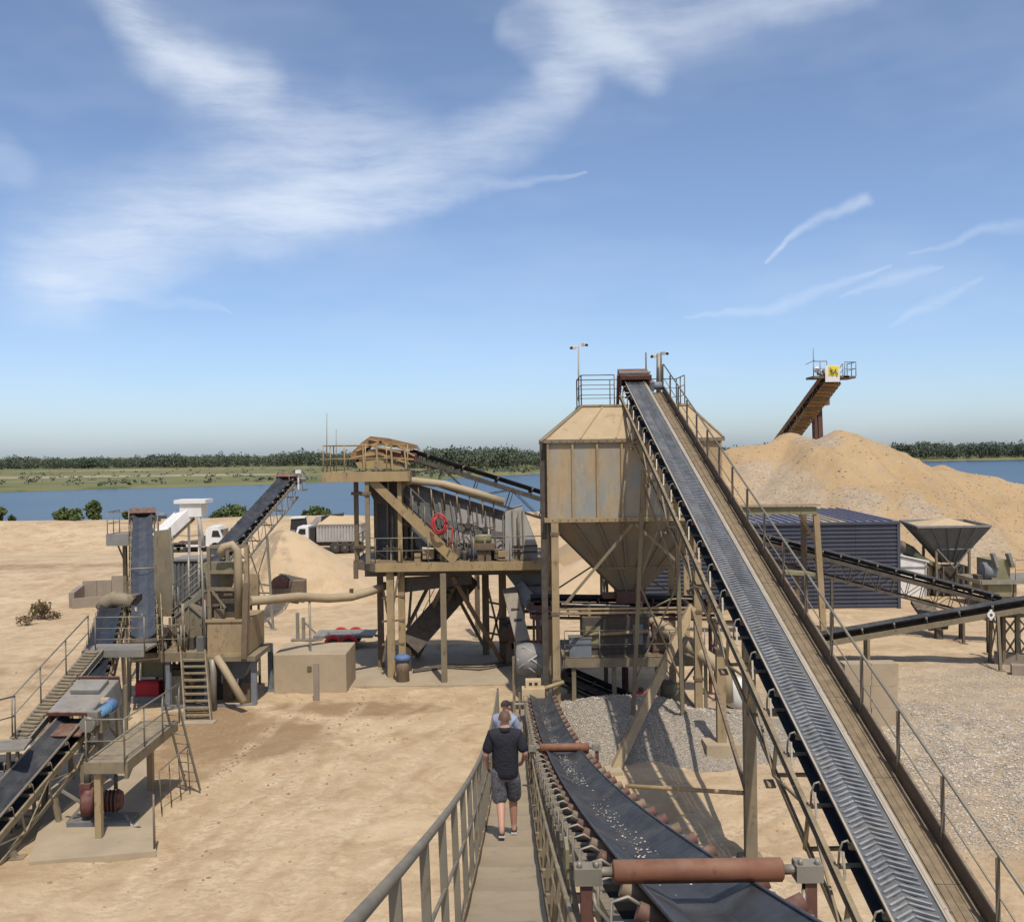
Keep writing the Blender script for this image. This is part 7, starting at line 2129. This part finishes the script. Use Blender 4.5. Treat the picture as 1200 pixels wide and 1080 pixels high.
# ================================================================ PEOPLE
def skin_mesh(verts, edges, root, sub=2):
    me = bpy.data.meshes.new('tmp'); bm = bmesh.new(); lay = bm.verts.layers.skin.verify()
    vs = []
    for i, (co, r) in enumerate(verts):
        v = bm.verts.new(co); v[lay].radius = r if isinstance(r, tuple) else (r, r); v[lay].use_root = (i == root); vs.append(v)
    for a, b in edges: bm.edges.new((vs[a], vs[b]))
    bm.to_mesh(me); bm.free()
    o = bpy.data.objects.new('tmp', me); C.objects.link(o)
    sk = o.modifiers.new('s', 'SKIN'); sk.use_smooth_shade = True
    ss = o.modifiers.new('d', 'SUBSURF'); ss.levels = sub; ss.render_levels = sub
    dg = bpy.context.evaluated_depsgraph_get(); dg.update()
    out = bpy.data.meshes.new_from_object(o.evaluated_get(dg))
    bpy.data.objects.remove(o)
    out.polygons.foreach_set('use_smooth', [True] * len(out.polygons))
    return out


M['skin'] = steel('skin', (.46, .25, .17), (.42, .22, .15), None, dust=0, rough=.55, bump=0)
def cloth(name, c1, c2, **k):
    m = steel(name, c1, c2, None, dust=.05, rough=.9, bump=0, **k); nt = m.node_tree; g = nt.nodes.new('ShaderNodeNewGeometry'); n = nt.nodes.new('ShaderNodeTexNoise'); n.inputs['Scale'].default_value = 11; n.inputs['Detail'].default_value = 3; n.inputs['Distortion'].default_value = 1.2
    b = nt.nodes.new('ShaderNodeBump'); b.inputs['Strength'].default_value = .45; b.inputs['Distance'].default_value = .05
    nt.links.new(g.outputs['Position'], n.inputs['Vector']); nt.links.new(n.outputs['Fac'], b.inputs['Height']); nt.links.new(b.outputs[0], nt.nodes['Principled BSDF'].inputs['Normal']); return m
M['polo'] = cloth('navy_cloth', (.010, .011, .016), (.016, .017, .024))
M['shorts'] = cloth('grey_check_cloth', (.075, .075, .085), (.15, .15, .165), scale=16, stretch=(1, 1, 1))
M['shoe'] = steel('dark_shoe', (.03, .03, .032), (.045, .04, .04), None, dust=.3)
M['sole'] = steel('pale_sole', (.5, .48, .44), (.4, .38, .34), None, dust=.3)
M['hair'] = steel('short_brown_hair', (.10, .055, .035), (.14, .08, .05), None, dust=0, scale=40)
M['shirt2'] = cloth('pale_blue_cloth', (.30, .33, .42), (.24, .27, .35))
M['cap'] = steel('black_cap_cloth', (.012, .012, .013), (.018, .017, .017), None, dust=.1, rough=.9)
M['vest'] = steel('orange_yellow_cloth', (.62, .33, .06), (.5, .24, .05), None, dust=.05, rough=.9)


def person(label, origin, heading, shirt, legs, arms, headyaw=0., cap=False, hairm='hair', scale=1.0, vest=None):
    t = thing('person', label, 'person', origin)
    t.rotation_euler.z = heading; t.scale = (scale,) * 3
    def put(name, me, m, parent=t):
        me.materials.clear(); me.materials.append(M[m]); me.name = name
        o = bpy.data.objects.new(name, me); C.objects.link(o); o.parent = parent; return o
    # legs: per side hip, knee, ankle, toe
    V = [((0, 0, .96), (.145, .105)), ((0, -.005, 1.14), (.15, .115)), ((0, .0, 1.34), (.165, .115)), ((0, -.01, 1.45), (.10, .08)), ((0, .0, 1.545), (.066, .066)), ((0, .02, 1.61), (.066, .075)), ((0, .022, 1.685), (.078, .095)), ((0, .012, 1.75), (.062, .075))]
    E = [(0, 1), (1, 2), (2, 3), (3, 4), (4, 5), (5, 6), (6, 7)]
    for s in (-1, 1):
        hip, knee, ank, toe = legs[s]
        b = len(V)
        V += [(hip, .092), (tuple((Vector(hip) + Vector(knee)) / 2), .082), (knee, .064), (tuple(Vector(knee).lerp(Vector(ank), .35)), .066), (ank, .042), (tuple(Vector(ank) + Vector((0, -.03, -.05))), .035), (toe, .034)]
        E += [(0, b), (b, b + 1), (b + 1, b + 2), (b + 2, b + 3), (b + 3, b + 4), (b + 4, b + 5), (b + 5, b + 6)]
        sh, el, wr = arms[s]
        b = len(V)
        pal = Vector(wr) + (Vector(wr) - Vector(el)).normalized() * .075
        V += [(sh, .062), (tuple(Vector(sh).lerp(Vector(el), .5)), .052), (el, .042), (tuple(Vector(el).lerp(Vector(wr), .35)), .040), (wr, .026), (tuple(pal), (.036, .02))]
        E += [(3, b), (b, b + 1), (b + 1, b + 2), (b + 2, b + 3), (b + 3, b + 4), (b + 4, b + 5)]
        d = (Vector(wr) - Vector(el)).normalized(); side = Vector((0, 1, 0)) - d * d.y; side.normalize(); inn = Vector((-s, 0, 0))
        for k, ln in enumerate((.075, .085, .08, .062)):
            f0 = pal + side * (.027 - .018 * k) + d * .02; f1 = f0 + d * ln * .55 + inn * .01; f2 = f1 + d * ln * .4 + inn * .03
            c = len(V); V += [(tuple(f0), .010), (tuple(f1), .009), (tuple(f2), .007)]; E += [(b + 5, c), (c, c + 1), (c + 1, c + 2)]
        t0 = Vector(wr) + d * .03 + side * .035; c = len(V); V += [(tuple(t0), .011), (tuple(t0 + d * .04 + side * .015), .009)]; E += [(b + 5, c), (c, c + 1)]
    body = put('body', skin_mesh(V, E, 0), 'skin')
    # head details
    hy = Matrix.Rotation(headyaw, 3, 'Z')
    def hd(p): return hy @ Vector(p) + Vector((0, .012, 1.665))
    nose = MB(); nose.add([hd((-.012, .09, .02)), hd((.012, .09, .02)), hd((0, .088, .045)), hd((0, .125, .0)), hd((-.018, .09, -.015)), hd((.018, .09, -.015))], [(2, 3, 1), (2, 0, 3), (0, 4, 3), (1, 3, 5), (4, 5, 3)]); 
    put('nose', nose.mesh('nose', M['skin']), 'skin', body)
    for s in (-1, 1):
        e = MB().lathe(hd((s * .074, -.005, .0)), hy @ Vector((s, -.25, 0)), [(0, .012), (.006, .028), (.014, .032), (.02, .02)], 10); put('ear', e.mesh('ear', M['skin']), 'skin', body)
        ey = MB().lathe(hd((s * .032, .083, .022)), hy @ Vector((0, 1, 0)), [(0, .013), (.008, .011), (.011, .004)], 8); put('eye', ey.mesh('eye', M['white']), 'glass', body)
    mo = MB().box(hd((0, .087, -.045)), (.045, .012, .010), M=hy); put('mouth', mo.mesh('mouth', M['darkred']), 'darkred', body)
    # hair or cap
    def dome(zc, rx, ry, rz_, low, m, nm):
        mb = MB(); vs = []; n = 18; rings = 7
        for i in range(rings):
            a = lerp(low, math.pi / 2, i / (rings - 1))
            for j in range(n):
                b = 2 * math.pi * j / n; back = -.35 if math.sin(b) < -.2 else 0
                aa = a + (back * (1 - i / (rings - 1)) if nm == 'hair' else 0)
                vs.append(hd((rx * math.cos(aa) * math.cos(b), ry * math.cos(aa) * math.sin(b), zc + rz_ * math.sin(aa))))
        fs = [(i * n + j, i * n + (j + 1) % n, (i + 1) * n + (j + 1) % n, (i + 1) * n + j) for i in range(rings - 1) for j in range(n)]
        mb.add(vs, fs, True); return put(nm, mb.mesh(nm, M[m]), m)
    if cap:
        cp = dome(.02, .094, .112, .10, .08, 'cap', 'cap')
        vs = []
        for r in (.098, .175):
            for j in range(9):
                b = lerp(.5, math.pi - .5, j / 8); vs.append(hd((.095 * math.cos(b) * (1 if r < .1 else .95), r * math.sin(b) + .01, .03 - (r - .098) * .25)))
        br = MB(); br.add(vs + [v - Z * .008 for v in vs], [(j, j + 1, j + 10, j + 9) for j in range(8)] + [(18 + j, 18 + j + 9, 18 + j + 10, 18 + j + 1) for j in range(8)] + [(9 + j, 10 + j, 28 + j, 27 + j) for j in range(8)], True)
        put('brim', br.mesh('brim', M['cap']), 'cap', cp)
    else:
        dome(.0, .090, .106, .112, .25, hairm, 'hair')
    # shirt: torso and sleeves
    SV = [((0, 0, .80), (.205, .15)), ((0, -.005, .92), (.205, .155)), ((0, -.01, 1.10), (.205, .155)), ((0, -.01, 1.32), (.215, .155)), ((0, -.01, 1.455), (.155, .115)), ((0, -.002, 1.55), (.088, .085))]
    SE = [(0, 1), (1, 2), (2, 3), (3, 4), (4, 5)]
    for s in (-1, 1):
        sh, el, wr = arms[s]; b = len(SV)
        SV += [(sh, .092), (tuple(Vector(sh).lerp(Vector(el), .45)), .086), (tuple(Vector(sh).lerp(Vector(el), .98)), .088)]; SE += [(4, b), (b, b + 1), (b + 1, b + 2)]
    so = put('shirt', skin_mesh(SV, SE, 2), shirt)
    col = MB().lathe(Vector((0, -.008, 1.485)), (0, .12, 1), [(0, .105), (.05, .088), (.06, .078), (.03, .074)], 16); put('collar', col.mesh('collar', M[shirt]), shirt, so)
    if vest: ve = MB().box(Vector((.0, .15, 1.28)), (.26, .05, .36)); put('vest_front', ve.mesh('vest_front', M[vest]), vest, so)
    # shorts
    HV = [((0, 0, 1.08), (.165, .13)), ((0, 0, .92), (.19, .15))]; HE = [(0, 1)]
    for s in (-1, 1):
        hip, knee, ank, toe = legs[s]; b = len(HV); hp = Vector(hip)
        HV += [(tuple(hp + Vector((s * .02, 0, -.05))), .130), (tuple(hp.lerp(Vector(knee), .5) + Vector((s * .012, 0, 0))), .125), (tuple(hp.lerp(Vector(knee), 1.18) + Vector((s * .012, 0, 0))), .118)]; HE += [(1, b), (b, b + 1), (b + 1, b + 2)]
    put('shorts', skin_mesh(HV, HE, 1), 'shorts')
    for s in (-1, 1):
        hip, knee, ank, toe = [Vector(q) for q in legs[s]]
        heel = ank + Vector((0, -.045, -.055)); d = (toe - heel).normalized()
        sm = put('shoe', skin_mesh([(tuple(heel + Z * .0), (.043, .04)), (tuple(heel.lerp(toe, .45) + Z * .012), (.046, .044)), (tuple(toe + d * .02), (.043, .032)), (tuple(toe + d * .06), (.03, .022))], [(0, 1), (1, 2), (2, 3)], 1), 'shoe')
        sl = MB().beam(heel - d * .04 - Z * .035, toe + d * .06 - Z * .028, .085, .018); put('sole', sl.mesh('sole', M['sole']), 'sole', sm)
    return t


# walker in front of the camera: mid-stride, left foot back
DY = 14.5
oz = dz_(DY)
sl_ = (dz_(DY + .5) - dz_(DY - .5))
def fz(y): return sl_ * y
legs = {-1: ((-.085, 0, .92), (-.075, .06, .50), (-.06, -.24, .125 + fz(-.24)), (-.06, -.08, .05 + fz(-.1))), 1: ((.085, 0, .92), (.10, .20, .50), (.11, .26, .10 + fz(.26)), (.12, .42, .045 + fz(.42)))}
arms = {-1: ((-.185, -.005, 1.435), (-.275, -.05, 1.17), (-.262, .09, .98)), 1: ((.185, -.005, 1.435), (.285, -.06, 1.18), (.25, .13, 1.03))}
person('man in black polo shirt and grey shorts walking down the sloping walkway, seen from behind', (-.155, DY, oz), 0.0, 'polo', legs, arms, scale=1.0)
DY2 = 19.3; oz2 = dz_(DY2)
legs2 = {-1: ((-.085, 0, .92), (-.09, .02, .50), (-.09, -.02, .10), (-.10, .14, .045)), 1: ((.085, 0, .92), (.095, .02, .50), (.095, -.02, .10), (.11, .14, .045))}
arms2 = {-1: ((-.185, -.005, 1.435), (-.23, .06, 1.19), (-.10, .26, 1.15)), 1: ((.185, -.005, 1.435), (.24, .10, 1.19), (.12, .27, 1.26))}
person('man in black cap and pale blue shirt, half hidden in front of the other walker', (-.19, DY2, oz2), -.5, 'shirt2', legs2, arms2, cap=True, vest='vest')
